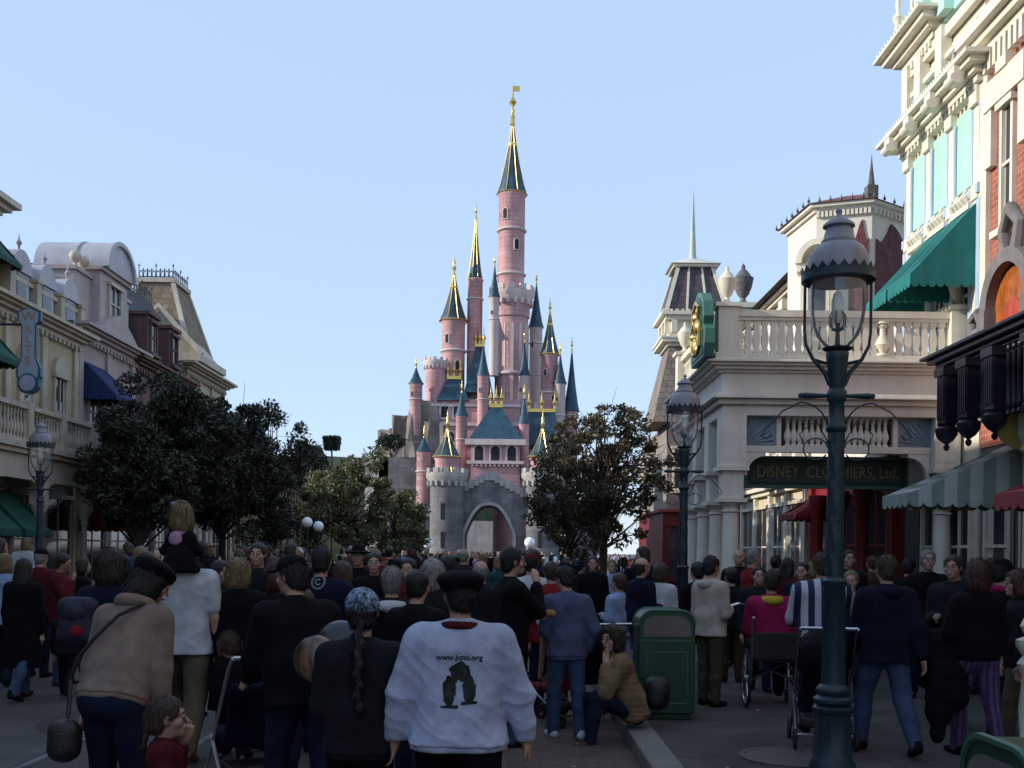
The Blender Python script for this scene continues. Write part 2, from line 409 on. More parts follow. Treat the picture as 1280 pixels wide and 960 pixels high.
def cornice(mb, fr, a0, a1, b, steps, mi=0, dent=None):
    """stacked mouldings: steps = (height, projection); dent = (pitch, width, height, projection)"""
    z = b
    for h_, c in steps:
        mb.fb(fr, a0 - c, a1 + c, z + 0.001, z + h_, 0.002, c, mi); z += h_
    if dent:
        p, w_, h_, c = dent; n = int((a1 - a0) / p)
        for i in range(n + 1):
            x = a0 + (a1 - a0) * i / max(1, n)
            mb.fb(fr, x - w_ / 2, x + w_ / 2, b - h_, b - 0.002, 0.004, c, mi)

def baluster_prof(h_, r=0.06):
    return [(r * .8, 0), (r * .8, h_ * .06), (r * .45, h_ * .09), (r * .55, h_ * .16), (r, h_ * .32), (r * .85, h_ * .42), (r * .42, h_ * .62), (r * .38, h_ * .80), (r * .6, h_ * .86), (r * .45, h_ * .92), (r * .8, h_ * .94), (r * .8, h_)]

def urn(par, c, s, m):
    mb = MB()
    mb.lathe([(.16 * s, 0), (.16 * s, .05 * s), (.07 * s, .10 * s), (.06 * s, .17 * s), (.13 * s, .25 * s), (.20 * s, .42 * s), (.23 * s, .58 * s), (.24 * s, .62 * s), (.18 * s, .66 * s), (.16 * s, .70 * s), (.10 * s, .78 * s), (.04 * s, .84 * s), (.05 * s, .89 * s), (.001, .97 * s)], c, 14)
    return mb.build('urn', m, par)

def awning(par, fr, a0, a1, ztop, zout, out, m, val=0.22, scal=0.18, sides=True, valm=None, name='awning'):
    """sloping canvas with a scalloped valance on the outer edge and the sides"""
    th = 0.015; mb = MB()
    n = 14
    for i in range(n):                       # slightly sagging canvas
        x0, x1 = a0 + (a1 - a0) * i / n, a0 + (a1 - a0) * (i + 1) / n
        P = []
        for j in range(7):
            t = j / 6; sag = -0.05 * math.sin(PI * t) * (1 + .35 * math.sin(x0 * 5.3 + a0))
            P.append((ztop + (zout - ztop) * t + sag, 0.01 + out * t))
        for j in range(6):
            (b0, c0), (b1, c1) = P[j], P[j + 1]
            mb.add([fr(x0, b0, c0), fr(x1, b0, c0), fr(x1, b1, c1), fr(x0, b1, c1)], [(0, 1, 2, 3)], 0, True)
            mb.add([fr(x0, b0 - th, c0), fr(x1, b0 - th, c0), fr(x1, b1 - th, c1), fr(x0, b1 - th, c1)], [(3, 2, 1, 0)], 0, True)
    o = mb.build(name, m, par)
    if sides:
        for x in (a0, a1):
            s_ = MB(); s_.prism([fr(x, ztop, 0.01), fr(x, zout, out), fr(x, zout, 0.01)], fr.u * (th if x == a0 else -th))
            s_.build('side_panel', m, o)
    v = MB()
    def run(p0, p1):
        Lg = (p1 - p0).length; k = max(2, int(round(Lg / scal))); nn = fr.n * 0.012 if abs((p1 - p0).dot(fr.n)) < 0.1 else fr.u * 0.012
        for i in range(k):
            q0, q1 = p0 + (p1 - p0) * (i / k), p0 + (p1 - p0) * ((i + 1) / k)
            pts = [q0, q1] + [q1 + (q0 - q1) * (0.5 - 0.5 * math.cos(PI * t / 6)) + Vector((0, 0, -val * (0.62 + 0.38 * math.sin(PI * t / 6)))) for t in range(7)]
            v.prism(pts, nn)
    run(fr(a0, zout, out + 0.003), fr(a1, zout, out + 0.003))
    if sides:
        for x in (a0, a1): run(fr(x, zout, 0.02), fr(x, zout, out))
    v.build('valance', valm or m, o)
    return o

# ================================================================== right row
FX = 6.85
# ---- turquoise clothes shop with its arcade porch
YA, YB = 15.9, 18.8
shop = thing('clothes_shop', 'turquoise and cream shop with balustraded porch over slender columns', 'shop building', (FX, YA, 0))
frL = Fr((FX, YA, 0), (0, 1, 0), (-1, 0, 0))               # street front, a = distance up the street
mb = MB(); mb.box(FX, FX + 6, YA, YB, 0, 10.3); mb.build('wall', cream, shop)
W_ = YB - YA
bays = [0.54, 1.46, 2.38]
mb = MB()
for a in bays: mb.fb(frL, a - 0.33, a + 0.33, 7.35, 8.75, 0.002, 0.03)
mb.fb(frL, 1.3, W_ - 0.1, 9.35, 10.0, 0.004, 0.03)
mb.build('board_panel', turq, shop)
for a in (0.08, 1.0, 1.92, W_ - 0.08):
    mb = MB(); mb.fb(frL, a - 0.09, a + 0.09, 4.6, 8.85, 0.002, 0.07); mb.fb(frL, a - 0.13, a + 0.13, 8.62, 8.95, 0.004, 0.13)
    mb.fb(frL, a - 0.12, a + 0.12, 7.0, 7.25, 0.004, 0.10)
    p = mb.build('pilaster', trim_w, shop, bevel=0.01)
    m2 = MB()
    for d in (-0.13, 0.13):
        m2.lathe([(0.03, 7.25), (0.03, 8.55), (0.04, 8.57), (0.04, 8.62)], frL(a + d, 0, 0.05), 8)
        m2.fb(frL, a + d - 0.04, a + d + 0.04, 7.08, 7.25, 0.01, 0.11)
        m2.fb(frL, a + d - 0.06, a + d + 0.06, 4.6, 7.0, 0.01, 0.08)
    m2.build('colonnette', blue_t, p)
# carved brackets under each panel
for a in bays:
    mb = MB()
    for k in range(5):
        x = a - 0.28 + 0.14 * k; up = 0.30 if k % 2 else 0.22
        mb.tube([frL(x, 6.98, 0.05), frL(x + (0.04 if k < 2 else -0.04 if k > 2 else 0), 7.12, 0.13), frL(x + (-.03 if k < 2 else .03 if k > 2 else 0), 6.98 + up, 0.07)], [0.035, 0.045, 0.03], 6)
    mb.fb(frL, a - 0.34, a + 0.34, 6.90, 7.0, 0.004, 0.12)
    mb.build('carved_bracket', trim_w, shop)
# cornices
mb = MB(); cornice(mb, frL, 0, W_, 8.95, [(0.12, 0.16), (0.10, 0.24), (0.10, 0.36), (0.08, 0.46)], dent=(0.14, 0.07, 0.10, 0.15))
for a in (0.08, 1.0, 1.92, W_ - 0.08):                         # scroll consoles and antefix row
    mb.lathe([(0.09, -0.13), (0.09, 0.13)], frL(a, 9.05, 0.42), 10, axis=frL.u); mb.fb(frL, a - 0.12, a + 0.12, 8.98, 9.3, 0.3, 0.45)
for i in range(29): mb.fb(frL, 0.02 + i * 0.1, 0.07 + i * 0.1, 9.351, 9.41, 0.36, 0.45)
mb.build('cornice', trim_w, shop)
# top storey with painted panels and its heavy cornice
mb = MB()
for a in (1.3, 2.2, W_ - 0.12): mb.fb(frL, a - 0.13, a + 0.13, 9.352, 10.65, 0.004, 0.17)
for b_, h_ in ((9.36, .12), (10.0, .10), (10.42, .2)): mb.fb(frL, 0.0, W_, b_, b_ + h_, 0.006, 0.11)
mb.box(FX + 0.02, FX + 6, YA, YB, 10.301, 10.8)
mb.build('attic', trim_w, shop)
mb = MB(); cornice(mb, Fr((FX, YB - 1.25, 0), (0, 1, 0), (-1, 0, 0)), 0.1, 1.2, 10.66, [(0.14, 0.14), (0.10, 0.26), (0.12, 0.40), (0.06, 0.52)], dent=(0.15, 0.08, 0.12, 0.15))
for i in range(14): mb.fb(Fr((FX, YB - 1.55, 0), (0, 1, 0), (-1, 0, 0)), 0.02 + i * 0.14, 0.09 + i * 0.14, 11.081, 11.17, 0.4, 0.5)
mb.box(FX - 0.05, FX + 5, YB - 1.3, YB - 0.02, 11.09, 12.4)
mb.lathe([(0.14, 11.08), (0.08, 11.2), (0.05, 11.5), (0.1, 11.62), (0.03, 11.75), (0.05, 11.9), (0.01, 12.3)], (FX - 0.32, YB - 0.2, 0), 10)
mb.build('upper_cornice', trim_w, shop)
mb = MB(); mb.box(FX - 0.04, FX + 4, YA + 0.02, YB - 1.32, 10.82, 13.2)
for a in (0.1, 1.0, 1.9): mb.fb(frL, a, a + 0.28, 10.84, 13.2, 0.041, 0.2)
mb.build('upper_wall', turq_p, shop)
for a, wd in ((2.48, .18), (0.55, .4)):
    mb = MB(); mb.fb(frL, a - wd, a - wd + .05, 9.50, 9.97, 0.03, 0.08); mb.fb(frL, a + wd - .05, a + wd, 9.50, 9.97, 0.03, 0.08); mb.fb(frL, a - wd, a + wd, 9.97, 10.0, 0.03, 0.09); mb.fb(frL, a - wd, a + wd, 9.47, 9.5, 0.03, 0.09)
    o = mb.build('painted_panel', blue_t, shop)
    mb = MB(); mb.fb(frL, a - wd + .05, a + wd - .05, 9.5, 9.97, 0.031, 0.045)
    mb.build('panel_field', mat('panel_terracotta', (0.62, 0.40, 0.33), 0.7, 0.5, 6), o)
# balcony doors and windows behind the parapet, ground floor windows
for a in bays: window(shop, frL, a, 4.72, 0.74, 1.75, trim_w, sill=False, mull=2)
for a in (0.6, 1.6): window(shop, frL, a, 0.75, 0.95, 2.1, trim_w, mull=2)
mb = MB(); mb.fb(frL, 2.15, 2.8, 0.13, 2.5, 0.004, 0.06); mb.build('door', dkgreen, shop)
for a0, a1 in ((0.02, .98), (1.05, 2.0)): awning(shop, frL, a0, a1, 7.02, 5.88, 1.02, teal_cloth, 0.2, 0.13)
# porch: deck, entablature, columns, balustrade
PX, PY0, PY1 = 3.15, 16.4, 20.6
mb = MB()
def slab(z0, z1, g, mi=0): mb.box(PX - g, FX - 0.003, PY0 - g, PY1 + g, z0, z1, mi)
mb.box(PX + .02, FX - 0.003, PY0 + .02, PY0 + 0.34, 3.82, 3.98); mb.box(PX + .02, PX + 0.34, PY0 + 0.341, PY1, 3.82, 3.98)
slab(3.981, 4.06, 0.06); slab(4.061, 4.10, 0.16); slab(4.101, 4.14, 0.12); slab(4.141, 4.46, 0.0); slab(4.461, 4.50, 0.06); slab(4.501, 4.55, 0.13); slab(4.551, 4.59, 0.2); slab(4.591, 4.63, 0.26)
mb.build('porch_deck', white, shop, bevel=0.008)
def porch_column(x, y):
    mb = MB(); 
    mb.box(x - .19, x + .19, y - .19, y + .19, 3.05, 3.82); mb.box(x - .155, x + .155, y - .194, y + .194, 3.14, 3.72)
    mb.box(x - .23, x + .23, y - .23, y + .23, 2.98, 3.05)
    mb.box(x - .16, x + .16, y - .16, y + .16, 2.56, 2.98); mb.box(x - .21, x + .21, y - .21, y + .21, 2.50, 2.56)
    mb.lathe([(.19, .12), (.19, .2), (.16, .24), (.17, .3), (.15, .36), (.145, .9), (.12, 2.3), (.12, 2.34), (.15, 2.36), (.12, 2.39), (.12, 2.43), (.17, 2.47), (.17, 2.5)], (x, y, 0), 18)
    return mb.build('column', white, shop)
for y in (16.6, 17.7, 18.85, 20.0): porch_column(PX + 0.2, y)
porch_column(FX - 0.25, 16.6)
mb = MB()                                                    # spandrel lattice of turned spindles between the columns, with curved braces
fp = Fr((PX + 0.39, PY0 + 0.24, 0), (1, 0, 0), (0, -1, 0)); span = FX - 0.45 - PX - 0.39
mb.fb(fp, 0, span, 3.28, 3.38, -0.06, 0.06)
x = 0.62
mb.fb(fp, 0.50, 0.57, 3.38, 3.82, -.05, .05); mb.fb(fp, span - 0.57, span - 0.50, 3.38, 3.82, -.05, .05)
nsp = 17
for i in range(nsp): mb.lathe([(r, z + 3.38) for r, z in baluster_prof(0.44, 0.062)], fp(0.68 + (span - 1.36) * i / (nsp - 1), 0, 0), 8)
for sgn, a in ((1, 0), (-1, span)):
    pts = [(a, 3.28), (a, 2.92)] + [(a + sgn * (0.05 + 0.28 * (1 - math.cos(t))), 2.92 + 0.30 * math.sin(t)) for t in [PI / 2 * k / 8 for k in range(9)]] + [(a + sgn * 0.34, 3.28)]
    mb.fprism(fp, pts, -0.05, 0.05)
mb.build('spandrel', white, shop)
for a0, a1 in ((0.0, 0.50), (span - 0.50, span)):
    mb = MB(); mb.fb(fp, a0, a1, 3.381, 3.82, -0.02, 0.03)
    for k in range(9):
        t = PI / 2 * k / 8; s_ = 1 if a0 == 0 else -1; ax = a0 if a0 == 0 else a1
        mb.tube([fp(ax, 3.40, 0.035), fp(ax + s_ * 0.48 * math.cos(t) * .98, 3.40 + 0.40 * math.sin(t), 0.035)], [0.008, 0.022], 5)
    mb.build('fan_panel', mat('blue_grey_panel', (0.20, 0.29, 0.36), 0.5, 0.1, 3), shop)
mb = MB()                                                    # side spandrels along the street
for y0, y1 in ((16.8, 17.5), (17.9, 18.65), (19.05, 19.8)):
    mb.box(PX + .14, PX + .26, y0, y1, 3.28, 3.38); mb.box(PX + .15, PX + .25, y0, y1, 3.68, 3.82)
    for i in range(4): mb.lathe([(r, z + 3.38) for r, z in baluster_prof(0.30, 0.05)], (PX + .2, y0 + .1 + (y1 - y0 - .2) * i / 3, 0), 8)
mb.build('spandrel', white, shop)
mb = MB()                                                    # balustrade
bz0, bz1 = 4.631, 5.42
fb_ = Fr((PX, PY0 + 0.08, 0), (1, 0, 0), (0, -1, 0)); Wp = FX - PX
mb.fb(fb_, 0.0, Wp, bz0 + .02, bz0 + .12, -.08, .08); mb.fb(fb_, 0.0, Wp, bz1 - .10, bz1, -.09, .09); mb.fb(fb_, 0.0, Wp, bz1 - .15, bz1 - .101, -.06, .06)
fl = Fr((PX + 0.08, PY0 + 0.08, 0), (0, 1, 0), (-1, 0, 0))
mb.fb(fl, 0.1, 4.1, bz0 + .02, bz0 + .12, -.08, .08); mb.fb(fl, 0.1, 4.1, bz1 - .10, bz1, -.09, .09)
def flatbal(fr, a, wd):
    h0, h1 = bz0 + .12, bz1 - .15; H_ = h1 - h0
    pr = [(.5, 0), (.5, .12), (.30, .18), (.46, .34), (.5, .5), (.34, .72), (.28, .84), (.5, .90), (.5, 1)]
    mb.fprism(fr, [(a + r * wd, h0 + z * H_) for r, z in pr] + [(a - r * wd, h0 + z * H_) for r, z in pr[::-1]], -.03, .03)
nb = 26
for i in range(nb):
    if i == 17: continue
    flatbal(fb_, 0.28 + (Wp - 0.5) * i / (nb - 1), 0.11)
for i in range(24): flatbal(fl, 0.30 + 3.6 * i / 23, 0.11)
for (x, y) in ((PX + .08, PY0 + .08), (FX - .1, PY0 + .08), (PX + .08, PY1 - .1)):
    mb.box(x - .15, x + .15, y - .15, y + .15, bz0, bz1 + .03); mb.box(x - .20, x + .20, y - .20, y + .20, bz1 + .031, bz1 + .09); mb.box(x - .2, x + .2, y - .2, y + .2, bz0 + .001, bz0 + .12)
mb.build('balustrade', trim_w, shop)
for (x, y) in ((PX + .08, PY0 + .08), (FX - .1, PY0 + .08), (PX + .08, PY1 - .1)): urn(shop, (x, y, bz1 + .09), 0.62, trim_w)
mb = MB(); mb.lathe([(r, z + bz0 + .12) for r, z in baluster_prof(0.52, 0.13)], fb_(0.28 + (Wp - .5) * 17 / (nb - 1), 0, 0), 12); mb.build('urn', trim_w, shop)
mb = MB(); mb.box(PX + .3, FX - .003, PY0 + .4, PY1 - .02, 3.75, 3.979); mb.build('porch_ceiling', mat('ceiling_boards', (0.5, 0.46, 0.40), .7), shop)

for o_ in [q for q in bpy.data.objects if q.type == 'MESH' and (q.parent == shop or (q.parent and q.parent.parent == shop))]:
    for v_ in o_.data.vertices:
        if v_.co.z > 6.9: v_.co.z = 6.9 + (v_.co.z - 6.9) * 0.86

# green and gold oval sign on the porch corner, facing down the street
sgn = thing('oval_sign', 'green shield shaped sign with gold scrollwork at the porch corner', 'sign', (PX - 0.2, 16.6, 4.64))
fs = Fr((PX - 0.28, 16.62, 4.64), (0, 1, 0), (-1, 0, -0.0))
prof = [(-.55, 0), (.55, 0), (.62, .2), (.62, .42), (.46, .5), (.52, .62), (.44, .86), (.25, 1.02), (0, 1.08)]
prof = prof + [(-a, b) for a, b in prof[::-1][1:-2]] + [(-.62, .2)]
mb = MB(); mb.fprism(fs, prof, -0.10, 0.06); mb.build('board', green_p, sgn, bevel=0.012)
mb = MB(); mb.prism([fs(a * .84, .06 + b * .88, .061) for a, b in prof], fs.n * 0.01); mb.build('sign_field', mat('sign_dark_field', (.02, .07, .055), .4), sgn)
mb = MB()
for a, b, r in ((-.25, .3, .12), (.2, .28, .13), (0, .55, .11), (-.15, .75, .09), (.15, .72, .08), (0, .2, .1), (.33, .45, .07), (-.35, .45, .07)): mb.lathe([(r, 0), (r * .8, .03), (r * .3, .05), (.001, .05)], fs(a, b, .071), 10, axis=fs.n)
for s_ in (-1, 1): mb.tube([fs(s_ * .1, .12, .09), fs(s_ * .35, .22, .09), fs(s_ * .40, .5, .09), fs(s_ * .2, .62, .09), fs(s_ * .28, .8, .09), fs(0, .92, .09)], .028, 6)
mb.build('gilded_scroll', gold, sgn)

# hanging name board under the porch
sb = thing('name_board', 'long dark green name board with gold letters hanging under the porch', 'sign', (5.1, 17.3, 3.28))
mb = MB(); x0, x1 = xat(930, 17.3, 590), xat(1134, 17.3, 590); z0, z1 = zat(611, 17.3, 1030), zat(571, 17.3, 1030)
mb.box(x0, x1, 17.28, 17.36, z0, z1); mb.build('board', dkgreen, sb)
mb = MB(); t = 0.045
mb.box(x0, x1, 17.255, 17.279, z0, z0 + t); mb.box(x0, x1, 17.255, 17.279, z1 - t, z1); mb.box(x0, x0 + t, 17.255, 17.279, z0 + t, z1 - t); mb.box(x1 - t, x1, 17.255, 17.279, z0 + t, z1 - t)
mb.build('border', green_p, sb)
mb = MB()
for x in (x0 + .3, x1 - .3): mb.tube([(x, 17.32, z1), (x, 17.32, 3.75)], .012, 6)
mb.build('hanger', navy_iron, sb)
mb = MB(); mb.box(x0 + .09, x1 - .09, 17.262, 17.279, z0 + .09, z1 - .09); mb.build('letter_field', mat('sign_olive', (.045, .07, .05), .5), sb)
text_obj('lettering', 'DISNEY  CLOTHIERS, Ltd.', 0.265, gold_p, sb, ((x0 + x1) / 2 + 0.02, 17.257, (z0 + z1) / 2), (1, 0, 0), (0, -1, 0), .005, 0.77)

# ---- red brick house between the porch and the black marquee
bh = thing('brick_house', 'red brick house front with cream quoins above the black marquee', 'building', (FX, 13.2, 0))
mb = MB(); mb.box(FX + .01, FX + 6, 12.6, YA - .01, 3.3, 10.6); mb.build('wall', brick_r, bh)
mb = MB(); mb.box(FX + .03, FX + 6, 12.6, YA - .01, 0, 3.299); mb.build('shop_front', mat('grey_green_front', (.16, .17, .15), .6, .1, 2, .05), bh)
fr = Fr((FX + .01, 12.6, 0), (0, 1, 0), (-1, 0, 0))
mb = MB(); cornice(mb, fr, 0, 3.2, 9.0, [(0.12, .1), (.12, .22), (.12, .34)], dent=(.16, .09, .3, .12)); mb.fb(fr, 0, 3.28, 9.37, 9.7, .003, .1)
for a in (1.42, 3.15): mb.fb(fr, a - .14, a + .14, 4.3, 9.0, .003, .08)
mb.build('cornice', trim_w, bh)
for a in (.45, 1.5, 2.6): window(bh, fr, a, .7, .85, 2.2, cream, depth=.06, mull=1)
for a in (0.6, 2.42):
    window(bh, fr, a, 6.3, .8 if a < 1 else .4, 1.7, trim_w, arch=False)
    mb = MB(); mb.fb(fr, a - .62, a - .41, 7.3, 8.3, .004, .1); mb.fb(fr, a + .41, a + .62, 7.3, 8.3, .004, .1); mb.fb(fr, a - .62, a + .62, 8.11, 8.5, .004, .13); mb.fb(fr, a - .16, a + .16, 8.501, 8.66, .004, .16)
    mb.build('stone_surround', trim_w, bh)
# ---- dark marquee shop
ms = thing('marquee_shop', 'shop with a carved navy black marquee and an orange arched pediment', 'shop building', (6.2, 9, 0))
NX = 6.2
mb = MB(); mb.box(NX, NX + 5, -16.0, 12.59, 0.0, 4.4); mb.box(NX + .6, NX + 5, -16.0, 12.58, 4.401, 10.5); mb.build('wall', mat('shop_wall', (.38, .33, .27), .7, .1, 2, .1), ms)
MX, M0, M1 = 5.5, 9.0, 13.66
fm = Fr((MX, M0, 0), (0, 1, 0), (-1, 0, 0)); ML = M1 - M0
mb = MB(); mb.box(MX + .0, FX - .01, M0, M1, 3.52, 4.06); mb.box(MX - .02, FX - .01, M0 - .02, M1 + .02, 3.46, 3.519)
for h0, h1, g in ((4.061, 4.10, .06), (4.101, 4.15, .13), (4.151, 4.21, .21), (4.211, 4.25, .28)): mb.box(MX - g, FX - .01, M0 - g, M1 + g, h0, h1)
mb.build('marquee', navy_iron, ms, bevel=.006)
for k, a in enumerate((.3, 1.25, 2.2, 3.15, 3.85, 4.5)):
    mb = MB(); 
    mb.fb(fm, a - .12, a + .12, 3.36, 4.06, .002, .16)
    for j in range(4): mb.fb(fm, a - .10 + j * .055, a - .07 + j * .055, 3.42, 3.98, .161, .18)
    mb.fb(fm, a - .15, a + .15, 3.96, 4.06, .003, .2)
    mb.lathe([(.001, 3.02), (.03, 3.04), (.04, 3.08), (.02, 3.11), (.08, 3.15), (.13, 3.22), (.14, 3.30), (.10, 3.34), (.12, 3.36)], fm(a, 0, .09), 12)
    mb.build('pendant_bracket', navy_iron, ms)
mb = MB(); seg_ = 0
for i in range(36):
    a = .06 + i * ML / 36
    if min(abs(a - q) for q in (.3, 1.25, 2.2, 3.15, 3.85, 4.5)) < .17: continue
    sg_ = sum(a > q for q in (.3, 1.25, 2.2, 3.15, 3.85, 4.5))
    if sg_ != seg_ and mb.v: mb.build('spindle_row', navy_iron, ms); mb = MB()
    seg_ = sg_
    mb.lathe([(.001, 3.26), (.03, 3.29), (.015, 3.33), (.035, 3.37), (.03, 3.42), (.028, 3.95), (.04, 3.97)], fm(a, 0, .05), 8)
    mb.ball(fm(a, 4.02, .05), .035, 8)
mb.build('spindle_row', navy_iron, ms)
# pediment
fpd = Fr((MX + .1, 12.1, 4.25), (0, 1, 0), (-1, 0, 0)); ped = MB()
greyp = mat('grey_carved_stone', (.19, .17, .17), .6, .15, 4, .15)
for i in range(20):
    t0, t1 = PI * i / 20, PI * (i + 1) / 20
    ped.fprism(fpd, [(.62 * math.cos(t0), .3 + .62 * math.sin(t0)), (.62 * math.cos(t1), .3 + .62 * math.sin(t1)), (.46 * math.cos(t1), .3 + .46 * math.sin(t1)), (.46 * math.cos(t0), .3 + .46 * math.sin(t0))], -.1, .14)
for s_ in (-1, 1):
    ped.fb(fpd, s_ * .54 - .1, s_ * .54 + .1, 0, .32, -.1, .16)
    ped.tube([fpd(s_ * .62, .1, .05), fpd(s_ * .95, .12, .05), fpd(s_ * 1.02, .3, .05), fpd(s_ * .85, .38, .05), fpd(s_ * .82, .26, .05)], [.1, .09, .08, .06, .04], 8)
ped.tube([fpd(-.12, .88, .05), fpd(-.2, 1.15, .05), fpd(0, 1.36, .05), fpd(.2, 1.15, .05), fpd(.12, .88, .05)], [.08, .07, .09, .07, .08], 8)
po = ped.build('pediment', greyp, ms)
mb = MB(); mb.fprism(fpd, arc(18, 0, PI, .46, 0, .3) + [(-.46, 0), (.46, 0)], -.06, .02); mb.build('pediment_panel', mat('orange_panel', (.48, .13, .02), .4, .3, 6), po)
mb = MB(); mb.fprism(fpd, arc(18, 0, PI, .24, 0, .12) + [(-.24, 0), (.24, 0)], .022, .04); mb.build('pediment_crest', mat('crest_red', (.5, .07, .03), .4, .2, 6), po)
# gold globe under the marquee and ground floor
frN = Fr((NX, 3, 0), (0, 1, 0), (-1, 0, 0))
mb = MB(); mb.lathe([(.34, 0), (.34, .04), (.26, .06), (.001, .07)], (5.9, 12.45, 3.28), 20, axis=(-.35, -1, 0)); mb.build('gold_medallion', mat('dull_gold', (.42, .33, .07), .4, .1, 5), ms)
for y in (12.35, 10.1):
    mb = MB(); mb.lathe([(.17, .12), (.17, .28), (.13, .34), (.12, 1.0), (.105, 2.9), (.15, 2.94), (.12, 3.0), (.17, 3.1), (.17, 3.45)], (5.95, y, 0), 16); mb.build('column', cream, ms)
stripe_g = mat('green_white_canvas', (.52, .54, .51), .8, .1, 3, kind='stripe', col2=(.27, .335, .30), size=.155)
fA = Fr((6.35, 13.0, 0), (0, 1, 0), (-1, 0, 0))
awning(ms, fA, 0.0, 0.9, 3.15, 2.47, 1.58, stripe_g, .17, .17)
fA2 = Fr((NX, 9.0, 0), (0, 1, 0), (-1, 0, 0))
awning(ms, fA2, 0.0, 1.7, 2.85, 2.33, 1.42, mat('red_canvas', (.34, .05, .06), .8, .1, 3), .17, .17)
for a in (6.9, 8.4): window(ms, frN, a, .7, 1.2, 1.7, trim_w, mull=2)
mb = MB(); mb.lathe([(.12, .12), (.12, .2), (.06, .28), (.075, .5), (.05, .75), (.09, .86), (.05, .92), (.1, 1.0), (.1, 1.05), (.03, 1.08), (.07, 1.16), (.03, 1.25), (.001, 1.27)], (at(1288, 690, 8.6).x, 8.6, 0), 14)
tag(mb.build('newel_post', trim_w), 'white turned newel post at the right edge by the shop', 'post')

# ---- continuing right row, ground floors and upper storeys
def row_house(name, label, y0, y1, x, h_, wm, trim, gm, wins=2, zs=(4.2, ), ww=.8, wh=1.6, roof=None):
    t = thing(name, label, 'building', (x, y0, 0)); f = Fr((x, y0, 0), (0, 1, 0), (-1, 0, 0)); w_ = y1 - y0
    mb = MB(); mb.box(x, x + 6, y0, y1 - .004, 3.4, h_); mb.build('wall', wm, t)
    mb = MB(); mb.box(x + .05, x + 6, y0, y1 - .004, 0, 3.399); mb.build('shop_front', gm, t)
    mb = MB(); cornice(mb, f, 0.05, w_ - .05, 3.3, [(.12, .12), (.1, .25)]); cornice(mb, f, .05, w_ - .05, h_ - .25, [(.1, .1), (.1, .24), (.08, .36)], dent=(.22, .1, .16, .14))
    n = max(2, int(w_ / 1.5))
    for i in range(n + 1): a = .12 + (w_ - .24) * i / n; mb.fb(f, a - .11, a + .11, .12, 3.3, -.045, .06)
    mb.build('trim', trim, t)
    for z in zs:
        for i in range(wins): window(t, f, w_ * (i + .5) / wins, z, ww, wh, trim, mull=2)
    for i in range(n):
        a = .12 + (w_ - .24) * (i + .5) / n; window(t, f, a, .75, (w_ - .24) / n - .34, 2.2, trim if i % 2 else gm, depth=.05, mull=2)
    return t, f
# maroon and white mansard house on the corner
mh, f = row_house('mansard_house', 'white and maroon house with a turned corner tower and flat red roof', 19.6, 25.2, 6.95, 6.4, white, red_p, red_p, 3)
ux = Vector((-.94, .34, 0)).normalized(); ur = Vector((.8, .6, 0)).normalized()
TW, TD = 1.0, 1.6; zr = 8.18
v0 = Vector((6.62, 20.1, 0)); v1 = v0 + ux * TW; v2 = v0 + ur * TD; nA = Vector((-.34, -.94, 0)).normalized(); nB = Vector((.6, -.8, 0)).normalized()
OCT = [v0, v1, v1 + Vector((-.15, 1.5, 0)), v2 + Vector((.3, 2.0, 0)), v2]; ctr = sum(OCT, Vector()) / 5
def ring(mb, z0, z1, g): mb.prism([ctr + (q - ctr) * (1 + g) + Vector((0, 0, z0)) for q in OCT], (0, 0, z1 - z0))
mb = MB(); ring(mb, 5, zr, 0); mb.build('tower', white, mh)
frA = Fr(v0, ux, nA); frB = Fr(v0, ur, nB)
mb = MB()                                                    # maroon shingled fields with a wavy outline
def wavy(fr_, a0, a1, b0, b1):
    pts = [(a0, b0), (a1, b0)]
    for k in range(13):
        t = k / 12; pts.append((a1 - (a1 - a0) * t, b1 - .28 * abs(math.sin(t * PI * 1.5)) - .12 * math.sin(t * 9)))
    mb.fprism(fr_, pts, .003, .03)
wavy(frA, .05, .40, 5.0, 7.95); mb.build('shingle_field', maroon, mh)
mb = MB(); wavy(frB, .12, TD - .1, 5.0, 7.95); mb.build('shingle_field', maroon, mh)
mb = MB(); ring(mb, zr, zr + .07, .05); ring(mb, zr + .071, zr + .13, .13)
for fr_, w2 in ((frA, TW), (frB, TD)):
    for i in range(13): mb.fb(fr_, .02 + i * w2 / 13, .07 + i * w2 / 13, zr - .1, zr, .004, .07)
mb.build('cornice', white, mh)
mb = MB(); bot = [ctr + (q - ctr) * 1.17 + Vector((0, 0, zr + .132)) for q in OCT]; top = [ctr + (q - ctr) * .35 + Vector((0, 0, zr + .52)) for q in OCT]
mb.add(bot + top, [(4, 3, 2, 1, 0), (5, 6, 7, 8, 9)] + [(i, (i + 1) % 5, 5 + (i + 1) % 5, 5 + i) for i in range(5)]); ro = mb.build('roof', redbrown_roof, mh)
mb = MB()
for i in range(5):
    for k in range(6): q = bot[i].lerp(bot[(i + 1) % 5], k / 6); mb.lathe([(.02, 0), (.03, .03), (.012, .06), (.001, .12)], q + Vector((0, 0, .01)), 6)
mb.build('iron_cresting', grey_roof, ro)
mb = MB(); mb.box(v0.x - .12, v0.x + .08, v0.y - .1, v0.y + .1, zr + .134, zr + .40); mb.lathe([(.07, zr + .40), (.05, zr + .55), (.02, zr + .8), (.003, zr + 1.0)], (v0.x - .02, v0.y, 0), 8); mb.build('finial', grey_roof, ro)
mb = MB()                                                    # curved dormer hood with a window
